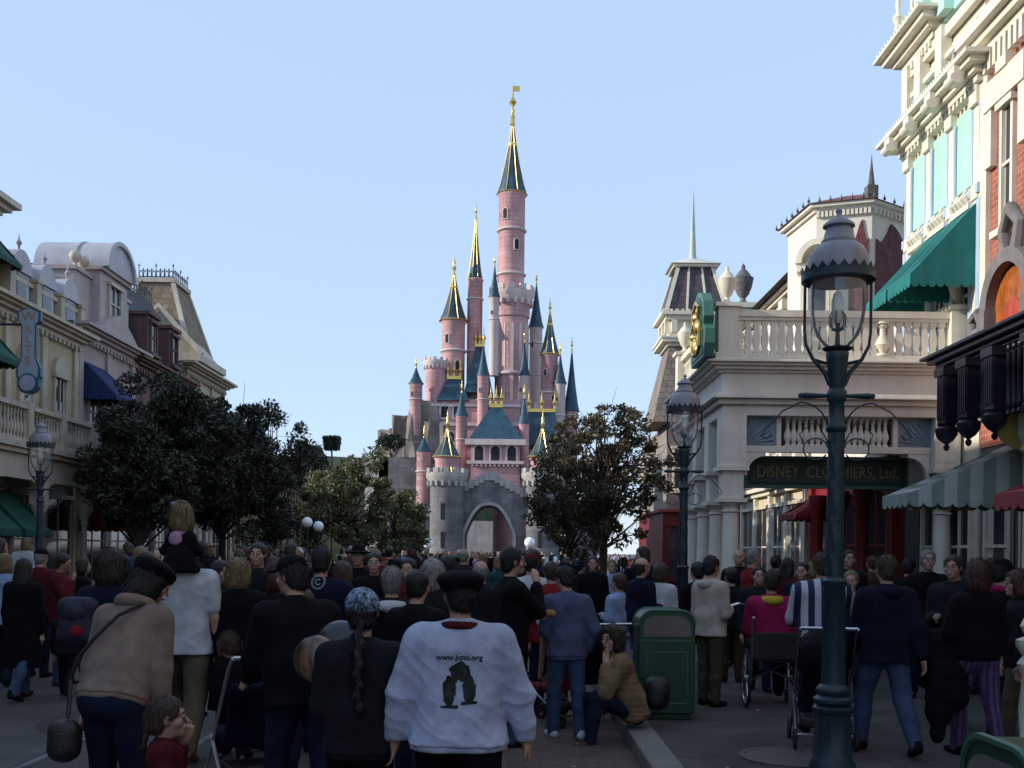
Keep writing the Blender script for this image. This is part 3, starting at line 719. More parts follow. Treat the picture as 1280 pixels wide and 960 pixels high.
for i in range(12):
    t0, t1 = PI * i / 12, PI * (i + 1) / 12
    mb.fprism(frA, [(.94 + .40 * math.cos(t0), 7.15 + .44 * math.sin(t0)), (.94 + .40 * math.cos(t1), 7.15 + .44 * math.sin(t1)), (.94 + .29 * math.cos(t1), 7.15 + .33 * math.sin(t1)), (.94 + .29 * math.cos(t0), 7.15 + .33 * math.sin(t0))], .003, .42)
mb.fb(frA, .56, 1.32, 7.0, 7.15, .003, .36); mb.fb(frA, .62, .72, 5.2, 7.0, .003, .2); mb.fb(frA, 1.16, 1.26, 5.2, 7.0, .003, .2); mb.fprism(frA, arc(12, 0, PI, .29, .94, 7.15), .003, .1)
do = mb.build('dormer', trim_w, mh); window(mh, frA, .94, 5.5, .40, 1.3, trim_w)
awning(mh, f, 4.0, 5.5, 3.05, 2.62, .75, mat('red_canvas2', (.20, .02, .028), .8, .1, 3), .14, .15)
for y in (20.4, 21.8, 23.4):
    mb = MB(); mb.lathe([(.16, .12), (.16, .3), (.12, .36), (.12, 2.6), (.17, 2.7), (.19, 2.85), (.19, 3.0)], (6.6, y, 0), 14); mb.build('column', red_p, mh)
# brown roofed house with white pilasters
gh, f = row_house('pilaster_house', 'cream house with tall white pilasters under a dark brown hipped roof', 25.3, 32.5, 6.9, 8.3, mat('mauve_wall', (.62, .50, .48), .6, .08, 2), cream, mat('cream_front', (.60, .50, .36), .6, .08, 2), 4, (4.3, 6.6), .6, 1.3)
mb = MB()
for i in range(6): a = .3 + 6.6 * i / 5; mb.fb(f, a - .16, a + .16, 3.7, 8.05, .002, .26); mb.fb(f, a - .2, a + .2, 7.8, 8.05, .003, .3)
mb.build('pilaster', white, gh)
y0, y1 = 25.3, 32.5; e = .55
mb = MB(); mb.hexa([(6.9 - e, y0 - e, 8.32), (13, y0 - e, 8.32), (13, y1 + .2, 8.32), (6.9 - e, y1 + .2, 8.32), (8.2, y0 + .9, 9.15), (13, y0 + .9, 9.15), (13, y1 - 1, 9.15), (8.2, y1 - 1, 9.15)])
mb.build('roof', mat('dark_brown_roof', (.09, .055, .05), .7, .15, 3, .4, 30, kind='shingle', size=.2), gh)
ch = MB(); cx, cy = xat(931, 27.0, 340), 33.2
ch.box(6.6, 7.4, 32.8, 33.6, 3.4, 9.2); ch.box(6.5, 7.5, 32.7, 33.7, 9.2, 9.35); ch.box(6.45, 7.55, 32.65, 33.75, 8.0, 8.15)
ch.build('chimney', trim_w, gh); urn(gh, (7.0, 33.2, 9.35), 1.35, grey_roof)
# far shingled tower with a spire
th = thing('spire_house', 'grey shingled house with a small mansard tower and tall thin spire', 'building', (6.2, 40, 0))
tx, ty = at(866, 300, 40).x, 40.0
shg = mat('tan_shingle', (.30, .24, .20), .75, .12, 3, .6, 30, kind='shingle', size=.22)
mb = MB(); mb.box(tx - 1.0, tx + 6, ty - 1, ty + 6, 3.3, 6.4); mb.build('wall', mat('mauve_grey_wall', (.27, .235, .22), .7, .1, 2, .1), th)
mb = MB(); mb.box(tx - 1.15, tx + 6, ty - 1.15, ty + 6, 0, 3.2); mb.box(tx - 1.3, tx + 6, ty - 1.3, ty + 6, 3.201, 3.299); mb.build('shop_front', mat('dark_red_front', (.17, .018, .022), .5, .12, 3), th)
fS = Fr((tx - 1, ty - 1, 0), (1, 0, 0), (0, -1, 0))
for a in (.5, 1.5): window(th, fS, a, 4.0, .6, 1.5, trim_w, mull=2)
fS = Fr((tx - 1.15, ty - 1.15, 0), (1, 0, 0), (0, -1, 0))
for a in (.55, 1.7): window(th, fS, a, .8, .8, 1.9, MATS['dark_red_front'], mull=2)
def frust(mb, cx, cy, r0, z0, r1, z1, mi=0):
    mb.hexa([(cx + sx * r, cy + sy * r, z) for r, z in ((r0, z0), (r1, z1)) for sx, sy in ((-1, -1), (1, -1), (1, 1), (-1, 1))], mi)
mb = MB(); frust(mb, tx, ty, 1.6, 6.4, .95, 9.2); mb.build('lower_roof', shg, th)
mb = MB()
for z0, z1, r in ((9.2, 9.32, 1.05), (9.321, 9.45, 1.25), (9.451, 9.52, 1.3), (9.521, 10.15, .95), (10.151, 10.3, 1.12), (10.301, 10.42, 1.28)): mb.box(tx - r, tx + r, ty - r, ty + r, z0, z1)
for s0 in np.linspace(-1.15, 1.15, 12):
    for zz, rr in ((9.53, 1.26), (10.43, 1.24)):
        mb.box(tx + s0 - .05, tx + s0 + .05, ty - rr, ty - rr + .06, zz, zz + .07); mb.box(tx - rr, tx - rr + .06, ty + s0 - .05, ty + s0 + .05, zz, zz + .07)
for s0 in (-.8, 0, .8): mb.box(tx + s0 - .1, tx + s0 + .1, ty - 1.12, ty - .95, 9.7, 10.15); mb.box(tx - 1.12, tx - .95, ty + s0 - .1, ty + s0 + .1, 9.7, 10.15)
mb.build('cornice', trim_w, th)
mb = MB(); frust(mb, tx, ty, 1.1, 10.43, .62, 12.15); mb.build('upper_roof', mat('slate_tower', (.13, .10, .11), .6, .15, 3, .6, 30, kind='shingle', size=.22), th)
mb = MB()
for sx, sy in ((-1, -1), (1, -1), (1, 1), (-1, 1)):
    mb.tube([(tx + sx * 1.1, ty + sy * 1.1, 10.43), (tx + sx * .62, ty + sy * .62, 12.15)], .09, 4)
for q in (-.33, .33): mb.tube([(tx + q * 1.1, ty - 1.12, 10.43), (tx + q * .7, ty - .64, 12.15)], .05, 4)
mb.box(tx - .8, tx + .8, ty - .8, ty + .8, 12.15, 12.25); frust(mb, tx, ty, .9, 12.251, .15, 12.6)
mb.build('roof_trim', trim_w, th)
mb = MB(); mb.lathe([(.16, 12.6), (.13, 12.8), (.02, 15.0), (.005, 15.2)], (tx, ty, 0), 10); mb.build('spire', mat('zinc', (.45, .50, .50), .45, .1, 4), th)
for sx in (-.9, .9): mb = MB()
mb = MB(); fd = Fr((tx + 1.2, ty - 1.75, 0), (1, 0, 0), (0, -1, 0)); mb.fb(fd, -.3, .3, 6.6, 8.0, -.9, .1); mb.build('dormer', mat('grey_mauve', (.35, .31, .33), .6), th)
rr_, f = row_house('red_shop', 'low red fronted shop beyond the arcade columns', 34, 38.9, 6.9, 5.6, cream, red_p, red_p, 3, (3.9,), .7, 1.2)
rr2, f = row_house('far_shop', 'far maroon shop front half hidden by the right hand tree', 46.2, 56, 6.6, 6.4, mat('rose_wall', (.45, .30, .27), .7, .1, 2), trim_w, red_p, 5, (3.9,), .9, 1.6)
# ================================================================== left row
LX = -11.0
ochre = mat('ochre_wall', (0.48, 0.39, 0.25), 0.65, 0.1, 2, 0.1, 30)
pinkish = mat('mauve_pink_wall', (0.42, 0.325, 0.30), 0.65, 0.1, 2, 0.1, 30)
lav = mat('lavender_wall', (0.43, 0.365, 0.355), 0.65, 0.1, 2, 0.1, 30)
dmaroon = mat('dark_maroon_wall', (0.13, 0.07, 0.065), 0.7, 0.12, 2, 0.1, 30)
darkslate = mat('dark_slate', (0.045, 0.042, 0.055), 0.6, 0.2, 3, 0.6, 30, kind='shingle', size=0.2)
lead = mat('lead_sheet', (0.42, 0.41, 0.45), 0.45, 0.1, 1.5, 0.1, 20)
green_cv = mat('green_canvas', (0.012, 0.085, 0.06), 0.8, 0.12, 3, 0.15, 60)
blue_cv = mat('blue_canvas', (0.012, 0.03, 0.13), 0.8, 0.12, 3, 0.15, 60)
maroon_cv = mat('maroon_canvas', (0.12, 0.012, 0.03), 0.8, 0.12, 3, 0.15, 60)

def left_house(name, label, y0, y1, h_, wm, trim, gm, wins=3, zs=(4.3,), ww=.8, wh=1.7, x=LX, arch=False):
    t = thing(name, label, 'building', (x, y0, 0)); f = Fr((x, y0, 0), (0, 1, 0), (1, 0, 0)); w_ = y1 - y0
    mb = MB(); mb.box(x - 7, x, y0, y1 - .004, 3.4, h_); mb.build('wall', wm, t)
    mb = MB(); mb.box(x - 7, x - .05, y0, y1 - .004, 0, 3.399); mb.build('shop_front', gm, t)
    mb = MB(); cornice(mb, f, .05, w_ - .05, 3.3, [(.12, .12), (.1, .25)]); cornice(mb, f, .05, w_ - .05, h_ - .30, [(.1, .1), (.08, .22), (.06, .34), (.08, .45)], dent=(.24, .10, .11, .13))
    n = max(2, int(w_ / 1.5))
    for i in range(n + 1): a = .12 + (w_ - .24) * i / n; mb.fb(f, a - .11, a + .11, .12, 3.3, -.045, .06); mb.fb(f, a - .13, a + .13, 3.53, h_ - .3, .002, .07)
    mb.build('trim', trim, t)
    for z in zs:
        for i in range(n): window(t, f, .12 + (w_ - .24) * (i + .5) / n, z, ww, wh, trim, mull=2, arch=arch, pane=blind if i % 2 else None)
    for i in range(n): window(t, f, .12 + (w_ - .24) * (i + .5) / n, .75, (w_ - .24) / n - .34, 2.1, trim, depth=.05, mull=2)
    return t, f
def cresting(par, p0, p1, h_, m, n):
    p0, p1 = Vector(p0), Vector(p1); mb = MB(); u = (p1 - p0)
    mb.tube([p0 + Vector((0, 0, .05)), p1 + Vector((0, 0, .05))], .018, 5); mb.tube([p0 + Vector((0, 0, h_ * .6)), p1 + Vector((0, 0, h_ * .6))], .014, 5)
    for i in range(n + 1):
        q = p0 + u * i / n; H_ = h_ * (1.25 if i % 4 == 0 else 0.85)
        mb.tube([q, q + Vector((0, 0, H_ * .8))], .014, 5); mb.lathe([(.012, H_ * .75), (.035, H_ * .85), (.012, H_ * .92), (.001, H_ * 1.05)], q, 6)
        if i < n:
            c = q + u / n * .5
            mb.tube([c + u.normalized() * (math.cos(k * PI / 4) * .5 * u.length / n * .8) + Vector((0, 0, h_ * .33 + math.sin(k * PI / 4) * h_ * .25)) for k in range(9)], .011, 4)
    return mb.build('iron_cresting', m, par)

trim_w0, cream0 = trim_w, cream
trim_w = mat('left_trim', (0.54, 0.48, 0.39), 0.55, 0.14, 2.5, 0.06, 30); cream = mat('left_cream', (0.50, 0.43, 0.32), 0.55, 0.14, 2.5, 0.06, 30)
# nearer corner house, mostly left of the frame
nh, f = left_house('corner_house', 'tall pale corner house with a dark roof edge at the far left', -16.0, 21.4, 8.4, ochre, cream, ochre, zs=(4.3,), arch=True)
mb = MB(); mb.hexa([(-17, -16, 8.45), (LX + .1, -16, 8.45), (LX + .1, 21.3, 8.45), (-17, 21.3, 8.45), (-17, -15.4, 9.9), (LX - .9, -15.4, 9.9), (LX - .9, 20.7, 9.9), (-17, 20.7, 9.9)]); mb.build('roof', darkslate, nh)
mb = MB(); mb.box(-12.6, LX - .1, 21.6, 23.0, 6.9, 8.75); mb.build('tower', cream, nh)
mb = MB(); 
for z0, z1, g in ((8.751, 8.85, .12), (8.851, 8.95, .26), (8.951, 9.08, .4)): mb.box(-12.6, LX - .1 + g, 21.6 - g, 23.0 + g, z0, z1)
mb.lathe([(.12, 9.08), (.08, 9.3), (.16, 9.5), (.05, 9.75), (.001, 10.1)], (LX - .2, 22.9, 0), 10)
mb.build('cornice', trim_w, nh)
awning(nh, Fr((LX - .1, 21.6, 0), (0, 1, 0), (1, 0, 0)), 0.0, 1.5, 8.3, 7.7, .55, green_cv, .12, .15)

# ochre restaurant house with balcony
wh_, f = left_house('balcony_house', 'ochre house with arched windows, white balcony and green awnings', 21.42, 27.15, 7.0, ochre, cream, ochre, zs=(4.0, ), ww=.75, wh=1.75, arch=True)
mb = MB(); mb.hexa([(-17, 23.05, 7.02), (LX + .05, 23.05, 7.02), (LX + .05, 27.1, 7.02), (-17, 27.1, 7.02), (-17, 23.1, 8.3), (LX - .7, 23.1, 8.3), (LX - .7, 27.0, 8.3), (-17, 27.0, 8.3)]); ro = mb.build('roof', darkslate, wh_)
for y in (23.8, 25.1, 26.4):
    fd = Fr((LX + .06, y, 7.02), (0, 1, 0), (1, 0, 0)); mb = MB()
    mb.fb(fd, -.38, .38, 0, .75, -.7, .06); mb.fprism(fd, arc(12, 0, PI, .45, 0, .75), -.75, .10); mb.fb(fd, -.46, .46, .70, .76, -.7, .12)
    mb.lathe([(.03, 1.19), (.03, 1.28), (.07, 1.36), (.02, 1.44), (.001, 1.6)], fd(0, 0, 0), 8)
    d = mb.build('dormer', lead, wh_)
    mb = MB(); mb.fb(fd, -.22, .22, .1, .68, .061, .075); mb.build('pane', dkglass, d)
for y in (23.2, 24.5, 25.8, 27.0): 
    mb = MB(); mb.box(LX + .0, LX + .22, y - .11, y + .11, 7.03, 7.65); mb.box(LX - .03, LX + .25, y - .14, y + .14, 7.651, 7.72); mb.build('parapet_post', cream, wh_)
mb = MB(); mb.box(LX + .06, LX + .14, 23.1, 27.0, 7.03, 7.16); mb.box(LX + .06, LX + .14, 23.1, 27.0, 7.5, 7.6); mb.build('parapet_rail', cream, wh_)
BX = -10.2                                                  # balcony
mb = MB(); mb.box(LX + .003, BX, 20.9, 26.2, 3.55, 3.62); mb.box(LX + .003, BX + .1, 20.8, 26.3, 3.621, 3.72); mb.box(LX + .003, BX + .18, 20.72, 26.38, 3.721, 3.82); mb.build('balcony_floor', trim_w, wh_)
mb = MB(); z0, z1 = 3.821, 4.66
mb.box(BX - .1, BX + .04, 20.9, 26.2, z0, z0 + .1); mb.box(BX - .12, BX + .06, 20.9, 26.2, z1 - .1, z1); mb.box(LX + .003, BX - .12, 26.06, 26.2, z0, z0 + .1); mb.box(LX + .003, BX - .12, 26.05, 26.21, z1 - .1, z1)
for i in range(34): mb.lathe([(r, z + z0 + .1) for r, z in baluster_prof(z1 - z0 - .2, .05)], (BX - .03, 21.1 + 4.9 * i / 33, 0), 7)
for i in range(4): mb.lathe([(r, z + z0 + .1) for r, z in baluster_prof(z1 - z0 - .2, .05)], (LX + .15 + .16 * i, 26.13, 0), 7)
for y in (20.95, 22.7, 24.4, 26.13): mb.box(BX - .14, BX + .08, y - .11, y + .11, z0 + .001, z1 + .05)
mb.build('balustrade', trim_w, wh_)
for y in (21.0, 23.5, 26.0):
    mb = MB(); mb.lathe([(.12, .12), (.12, .3), (.075, .36), (.065, 2.2), (.10, 2.25), (.08, 2.3), (.14, 2.45), (.2, 2.55), (.2, 2.62)], (BX - .1, y, 0), 12); mb.box(BX - .25, BX + .05, y - .15, y + .15, 2.62, 3.1)
    mb.build('column', trim_w, wh_)
mb = MB(); mb.box(BX - .2, BX, 20.9, 26.2, 3.1, 3.549)
fb2 = Fr((BX - .05, 0, 0), (0, 1, 0), (1, 0, 0))
for y in (21.0, 23.5, 26.0):
    for s_ in (-1, 1):
        if (y < 21.1 and s_ < 0) or (y > 25.9 and s_ > 0): continue
        mb.fprism(fb2, [(y + s_ * .15, 3.1), (y + s_ * .15, 2.7)] + [(y + s_ * (.15 + .5 * (1 - math.cos(PI / 2 * k / 6))), 2.7 + .4 * math.sin(PI / 2 * k / 6)) for k in range(1, 7)], -.05, .05)
mb.build('balcony_beam', trim_w, wh_)
for y0, y1 in ((20.9, 22.1), (22.3, 23.5)): awning(wh_, Fr((LX, y0, 0), (0, 1, 0), (1, 0, 0)), 0, y1 - y0, 3.0, 2.05, .95, green_cv, .16, .16)
for y in (21.8,): awning(wh_, Fr((LX, y, 0), (0, 1, 0), (1, 0, 0)), -.6, .6, 6.35, 5.5, .8, green_cv, .14, .14)
for y in (21.6, 23.3, 25.2):                                     # balcony plant boxes
    t = thing('planter_box', 'low planter of dark leaves and pale flowers on the white balcony', 'planter', (BX - .25, y, 3.83), 'planters on the white balcony')
    mb = MB(); mb.box(BX - .42, BX - .16, y - .35, y + .35, 3.83, 4.1); mb.build('trough', cream, t)
    mb = MB()
    for k in range(160):
        c = Vector((BX - .29 + random.gauss(0, .09), y + random.uniform(-.38, .38), 4.15 + abs(random.gauss(.2, .22)))); d = Vector((random.uniform(-1, 1), random.uniform(-1, 1), random.uniform(-.4, 1))).normalized() * .09; e = d.orthogonal().normalized() * .035
        mb.add([c - d, c + e, c + d, c - e], [(0, 1, 2, 3)])
    mb.build('foliage', leaf_mat('shrub_leaf', (.02, .04, .015), (.05, .09, .03)), t)

# hanging vertical name sign
sg = thing('hanging_sign', 'tall narrow blue edged shop sign with gold letters hung from a bracket', 'sign', (-9.3, 20.6, 4.9))
Yg = 20.6; cxs = at(37, 440, Yg).x; zt, zb = zat(384, Yg, 37), zat(493, Yg, 37); H_ = zt - zb; W2 = .235
fg = Fr((cxs, Yg, zb), (1, 0, 0), (0, -1, 0))
half = [(.0, 1.0), (.45, .975), (.95, .945), (.95, .84), (.62, .80), (.62, .42), (.78, .36), (.98, .30), (1.0, .20), (.86, .17), (.86, .08), (.55, .02), (0, 0)]
outl = [(a * W2, b * H_) for a, b in half] + [(-a * W2, b * H_) for a, b in half[::-1][1:-1]]
mb = MB(); mb.fprism(fg, outl, -.05, .05); mb.build('board', mat('sign_blue_edge', (.03, .11, .17), .4, .1, 4), sg)
inn = [(a * .80, H_ * .02 + b * .965) for a, b in outl]
mb = MB(); mb.fprism(fg, inn, .051, .062); mb.fprism(fg, inn, -.062, -.051); mb.build('face', mat('sign_pale_blue', (.30, .34, .42), .4, .06, 4), sg)
mb = MB(); mb.lathe([(.19, 0), (.19, .012), (.001, .014)], fg(0, H_ * .125, .063), 24, axis=fg.n); mb.build('medallion', MATS['sign_blue_edge'], sg)
mb = MB(); mb.lathe([(.15, 0), (.15, .01), (.001, .012)], fg(0, H_ * .125, .078), 24, axis=fg.n); mb.build('medallion_face', mat('sign_lilac', (.33, .33, .48), .4), sg)
for ch_, zz, sz in (('W', .885, .25), ('A', .735, .21), ('L', .63, .21), ('T', .51, .21), ('S', .375, .23)):
    text_obj('letter', ch_, sz, mat('sign_gold_letter', (.45, .25, .12), .4, .2, 6), sg, fg(0, zz * H_, .063), (1, 0, 0), (0, -1, 0), .006, 1.05)
mb = MB(); z = zb + H_ * .80
mb.tube([(LX, Yg, z), (cxs - W2 * .6, Yg, z)], .022, 8); mb.tube([(LX, Yg, z + .45), (LX + .5, Yg, z + .35), (cxs - .5, Yg, z + .03)], .014, 6); mb.tube([(LX, Yg, z - .35), (LX + .35, Yg, z - .25), (LX + .8, Yg, z)], .014, 6)
mb.build('bracket', navy_iron, sg)

# pink and lavender house with the barrel roof
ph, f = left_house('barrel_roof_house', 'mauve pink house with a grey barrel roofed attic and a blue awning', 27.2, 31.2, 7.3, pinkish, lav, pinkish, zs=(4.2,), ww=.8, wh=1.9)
mb = MB(); mb.box(-15, LX - .12, 27.25, 31.1, 7.31, 8.7); mb.box(-15, LX - .05, 27.2, 31.15, 8.701, 8.8); mb.build('attic', lav, ph)
fa = Fr((LX - .12, 27.25, 0), (0, 1, 0), (1, 0, 0))
mb = MB(); mb.box(-12.5, LX + .12, 28.3, 30.3, 7.4, 8.95); mb.box(-12.6, LX + .22, 28.2, 30.4, 8.951, 9.05); mb.build('attic_bay', lav, ph)
window(ph, Fr((LX + .12, 28.3, 0), (0, 1, 0), (1, 0, 0)), 1.0, 7.7, .9, 1.0, trim_w, mull=2)
window(ph, Fr((-13.2, 27.25, 0), (1, 0, 0), (0, -1, 0)), 1.2, 7.6, .6, .85, trim_w, pane=blind)
mb = MB(); 
pr = arc(20, 0, PI, 1.05, 0, 0, .85)
mb.prism([(-12.6, 29.3 + a, 9.05 + b) for a, b in pr], (12.6 + LX + .3, 0, 0), 0, True); bro = mb.build('barrel_roof', lead, ph)
mb = MB()
for i in range(20):
    (a0, b0), (a1, b1) = pr[i], pr[i + 1]
    for xx in (LX + .3, -11.6): mb.prism([(xx, 29.3 + a0 * 1.03, 9.05 + b0 * 1.03), (xx, 29.3 + a1 * 1.03, 9.05 + b1 * 1.03), (xx, 29.3 + a1 * .9, 9.05 + b1 * .9), (xx, 29.3 + a0 * .9, 9.05 + b0 * .9)], (.08, 0, 0))
mb.build('roof_rib', lead, bro)
for y in (27.5, 28.0):
    mb = MB(); mb.lathe([(.1, 8.8), (.06, 8.86), (.05, 8.92), (.14, 9.0), (.16, 9.1), (.12, 9.2), (.001, 9.26)], (LX - .2, y, 0), 12); mb.build('ball_finial', trim_w, ph)
awning(ph, f, .35, 1.9, 6.45, 5.6, .85, blue_cv, .14, .14)
awning(ph, f, .1, 1.6, 3.2, 2.3, 1.0, maroon_cv, .2, .16)
mb = MB(); fp2 = Fr((LX, 27.2, 0), (0, 1, 0), (1, 0, 0)); mb.fprism(fp2, [(.2, 7.31), (3.8, 7.31), (3.4, 7.36), (2.6, 7.75), (2.0, 7.95), (1.4, 7.75), (.6, 7.36)], .05, .35); mb.build('wavy_gable', lav, ph)
# dark mansard house
dm, f = left_house('dark_mansard_house', 'dark maroon house with steep slate mansard and iron cresting', 31.25, 36.0, 7.2, dmaroon, dmaroon, dmaroon, zs=(4.2,))
mb = MB(); mb.hexa([(-17, 31.3, 7.25), (LX + .15, 31.3, 7.25), (LX + .15, 35.9, 7.25), (-17, 35.9, 7.25), (-17, 31.6, 9.7), (LX - .9, 31.6, 9.7), (LX - .9, 35.4, 9.7), (-17, 35.4, 9.7)]); ro = mb.build('roof', darkslate, dm)
cresting(ro, (LX - .9, 31.6, 9.7), (LX - .9, 35.4, 9.7), .45, navy_iron, 16); cresting(ro, (-14.5, 31.6, 9.7), (LX - .9, 31.6, 9.7), .45, navy_iron, 12)
for y in (32.2, 34.2):
    mb = MB(); fd = Fr((LX + .16, y, 7.25), (0, 1, 0), (1, 0, 0)); mb.fb(fd, -.45, .45, 0, 1.3, -.9, .05); mb.fb(fd, -.52, .52, 1.301, 1.4, -.95, .15); d = mb.build('dormer', dmaroon, dm)
    window(dm, Fr((LX + .21, y, 7.25), (0, 1, 0), (1, 0, 0)), 0, .2, .6, .9, dmaroon)
# tan gabled tower house
tg, f = left_house('tan_gable_house', 'cream house with a tapering tan tower roof and white pediment', 36.1, 40.9, 7.9, cream, mat('fawn_trim', (.40, .34, .24), .6, .1, 2), mat('amber_front2', (.28, .20, .09), .7, .1, 2), zs=(4.2,))
mb = MB(); mb.hexa([(-13.9, 37.2, 8.25), (-11.15, 37.2, 8.25), (-11.15, 40.4, 8.25), (-13.9, 40.4, 8.25), (-13.2, 37.9, 11.0), (-12.0, 37.9, 11.0), (-12.0, 39.6, 11.0), (-13.2, 39.6, 11.0)])
ro = mb.build('tower_roof', mat('tan_shingle2', (.30, .22, .15), .75, .12, 3, .6, 30, kind='shingle', size=.2), tg)
mb = MB()
for (x0, y0), (x1, y1) in (((-13.9, 37.2), (-13.2, 37.9)), ((-11.15, 37.2), (-12.0, 37.9)), ((-11.15, 40.4), (-12.0, 39.6))): mb.tube([(x0, y0, 8.25), (x1, y1, 11.0)], .1, 4)
mb.box(-13.3, -11.9, 37.8, 39.7, 11.001, 11.15); mb.build('roof_trim', trim_w, ro)
cresting(ro, (-13.2, 37.9, 11.15), (-12.0, 37.9, 11.15), .42, navy_iron, 8); cresting(ro, (-12.0, 37.9, 11.15), (-12.0, 39.6, 11.15), .42, navy_iron, 8)
mb = MB(); fpd = Fr((-12.0, 36.6, 0), (1, 0, 0), (0, -1, 0))
mb.fprism(fpd, [(-1.35, 8.25), (1.30, 8.25), (-.03, 9.75)], -3, .02); pg = mb.build('pediment', cream, tg)
mb = MB(); mb.fb(fpd, -1.5, 1.45, 8.0, 8.24, -3, .3); mb.tube([fpd(-1.5, 8.25, .1), fpd(-.03, 9.9, .1), fpd(1.45, 8.25, .1)], .1, 4); mb.build('pediment_trim', trim_w, pg)
# two more fronts up the left side, mostly behind the trees
lh, f = left_house('far_house', 'far cream house front glimpsed behind the dark left trees', 41.0, 56, 4.9, mat('straw_wall', (.36, .29, .17), .7, .1, 2), mat('dull_amber', (.20, .145, .07), .7, .1, 2), mat('amber_front', (.26, .18, .07), .7, .1, 2), zs=(4.2,))

trim_w, cream = trim_w0, cream0
# ================================================================== street lamps
lamp_m = mat('lamp_blue_green', (0.014, 0.034, 0.050), 0.42, 0.2, 5, 0.12, 60)
lampcap = mat('lamp_cap_grey', (0.27, 0.26, 0.29), 0.42, 0.15, 5, 0.05, 30)
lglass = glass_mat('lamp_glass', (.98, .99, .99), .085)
def street_lamp(label, x, y, z, s=1.0, hoops=True):
    t = thing('street_lamp', label, 'street lamp', (0, 0, 0), 'gas style street lamps')
    mb = MB()                                               # pedestal, smooth lower shaft, twisted upper shaft
    mb.lathe([(.165, 0), (.165, .07), (.140, .10), (.128, .40), (.135, .43)], (0, 0, 0), 8, sm=False, ph=PI / 8)
    mb.lathe([(.135, .43), (.148, .45), (.148, .475), (.12, .495), (.143, .515), (.143, .54), (.11, .565), (.125, .59), (.122, .615), (.09, .645), (.086, .70), (.078, 1.36), (.088, 1.375), (.088, 1.40), (.07, 1.415), (.067, 1.43)], (0, 0, 0), 20)
    vs, fs, n, m_ = [], [], 24, 40
    for j in range(m_ + 1):
        tt = j / m_; r = .066 - .010 * tt; zz = 1.43 + 1.05 * tt
        for i in range(n): a = 2 * PI * i / n; vs.append(((r + .004 * math.cos(8 * (a + zz * 3.0))) * math.cos(a), (r + .004 * math.cos(8 * (a + zz * 3.0))) * math.sin(a), zz))
    for j in range(m_):
        for i in range(n): fs.append((j * n + i, j * n + (i + 1) % n, (j + 1) * n + (i + 1) % n, (j + 1) * n + i))
    mb.add(vs, fs, 0, True)
    mb.lathe([(.058, 2.48), (.075, 2.50), (.075, 2.53), (.057, 2.55), (.055, 2.70), (.070, 2.72), (.070, 2.78), (.056, 2.80)], (0, 0, 0), 20)
    mb.lathe([(.056, 2.80), (.080, 3.02), (.085, 3.06), (.07, 3.085)], (0, 0, 0), 12, sm=False)
    mb.build('post', lamp_m, t)
    mb = MB(); mb.tube([(-.25, 0, 2.75), (-.24, 0, 2.75), (-.1, 0, 2.75), (.1, 0, 2.75), (.24, 0, 2.75), (.25, 0, 2.75)], [.014, .024, .016, .016, .024, .014], 8)
    for s_ in (-1, 1): mb.ball((s_ * .262, 0, 2.75), .022, 8)
    mb.build('ladder_bar', lamp_m, t)
    if hoops:
        mb = MB()
        for s_ in (-1, 1):
            mb.tube([(s_ * .055, 0, 2.48)] + [(s_ * (.055 + .21 * (1 - math.cos(k))), 0, 2.48 + .22 * math.sin(k)) for k in np.linspace(.2, 1.57, 6)] + [(s_ * .40, 0, 2.63), (s_ * .52, 0, 2.50), (s_ * .55, 0, 2.45), (s_ * .50, 0, 2.43), (s_ * .48, 0, 2.47)], .006, 5)
            mb.tube([(s_ * (.15 + .09 * math.cos(k)), 0, 2.36 + .08 * math.sin(k)) for k in np.linspace(-2.6, 3.0, 14)], .006, 5)
            mb.tube([(s_ * .055, 0, 2.40), (s_ * .15, 0, 2.57), (s_ * .27, 0, 2.47), (s_ * .24, 0, 2.40)], .005, 5)
        mb.build('scroll_bracket', lamp_m, t)
    for s_ in (-1, 1):
        mb = MB(); mb.tube([(s_ * .05, 0, 2.83), (s_ * .09, 0, 2.92), (s_ * .18, 0, 3.02), (s_ * .23, 0, 3.12), (s_ * .242, 0, 3.22), (s_ * .242, 0, 3.60)], [.02, .017, .014, .012, .011, .011], 7)
        mb.tube([(s_ * .07, 0, 2.985), (s_ * .17, 0, 3.01)], .012, 6); mb.build('cage_arm', lamp_m, t)
    mb = MB(); mb.lathe([(.068, 3.10), (.095, 3.12), (.15, 3.19), (.183, 3.28), (.195, 3.38), (.197, 3.60)], (0, 0, 0), 28)
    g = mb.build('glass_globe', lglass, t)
    mb = MB(); mb.lathe([(.10, 3.085), (.11, 3.10), (.07, 3.11), (.02, 3.115), (.015, 3.22), (.05, 3.235), (.015, 3.25), (.012, 3.28)], (0, 0, 0), 12)
    for k in range(6):
        a = k * PI / 3; mb.tube([(.012 * math.cos(a), .012 * math.sin(a), 3.22), (.055 * math.cos(a), .055 * math.sin(a), 3.26), (.06 * math.cos(a), .06 * math.sin(a), 3.33), (.03 * math.cos(a), .03 * math.sin(a), 3.38)], .006, 5)
    mb.build('burner', lamp_m, t)
    mb = MB(); mb.lathe([(.022, 3.28), (.045, 3.34), (.048, 3.44), (.03, 3.50), (.001, 3.52)], (0, 0, 0), 10)
    mb.build('mantle', mat('lamp_mantle', (.75, .73, .68), .5), t)
    mb = MB()
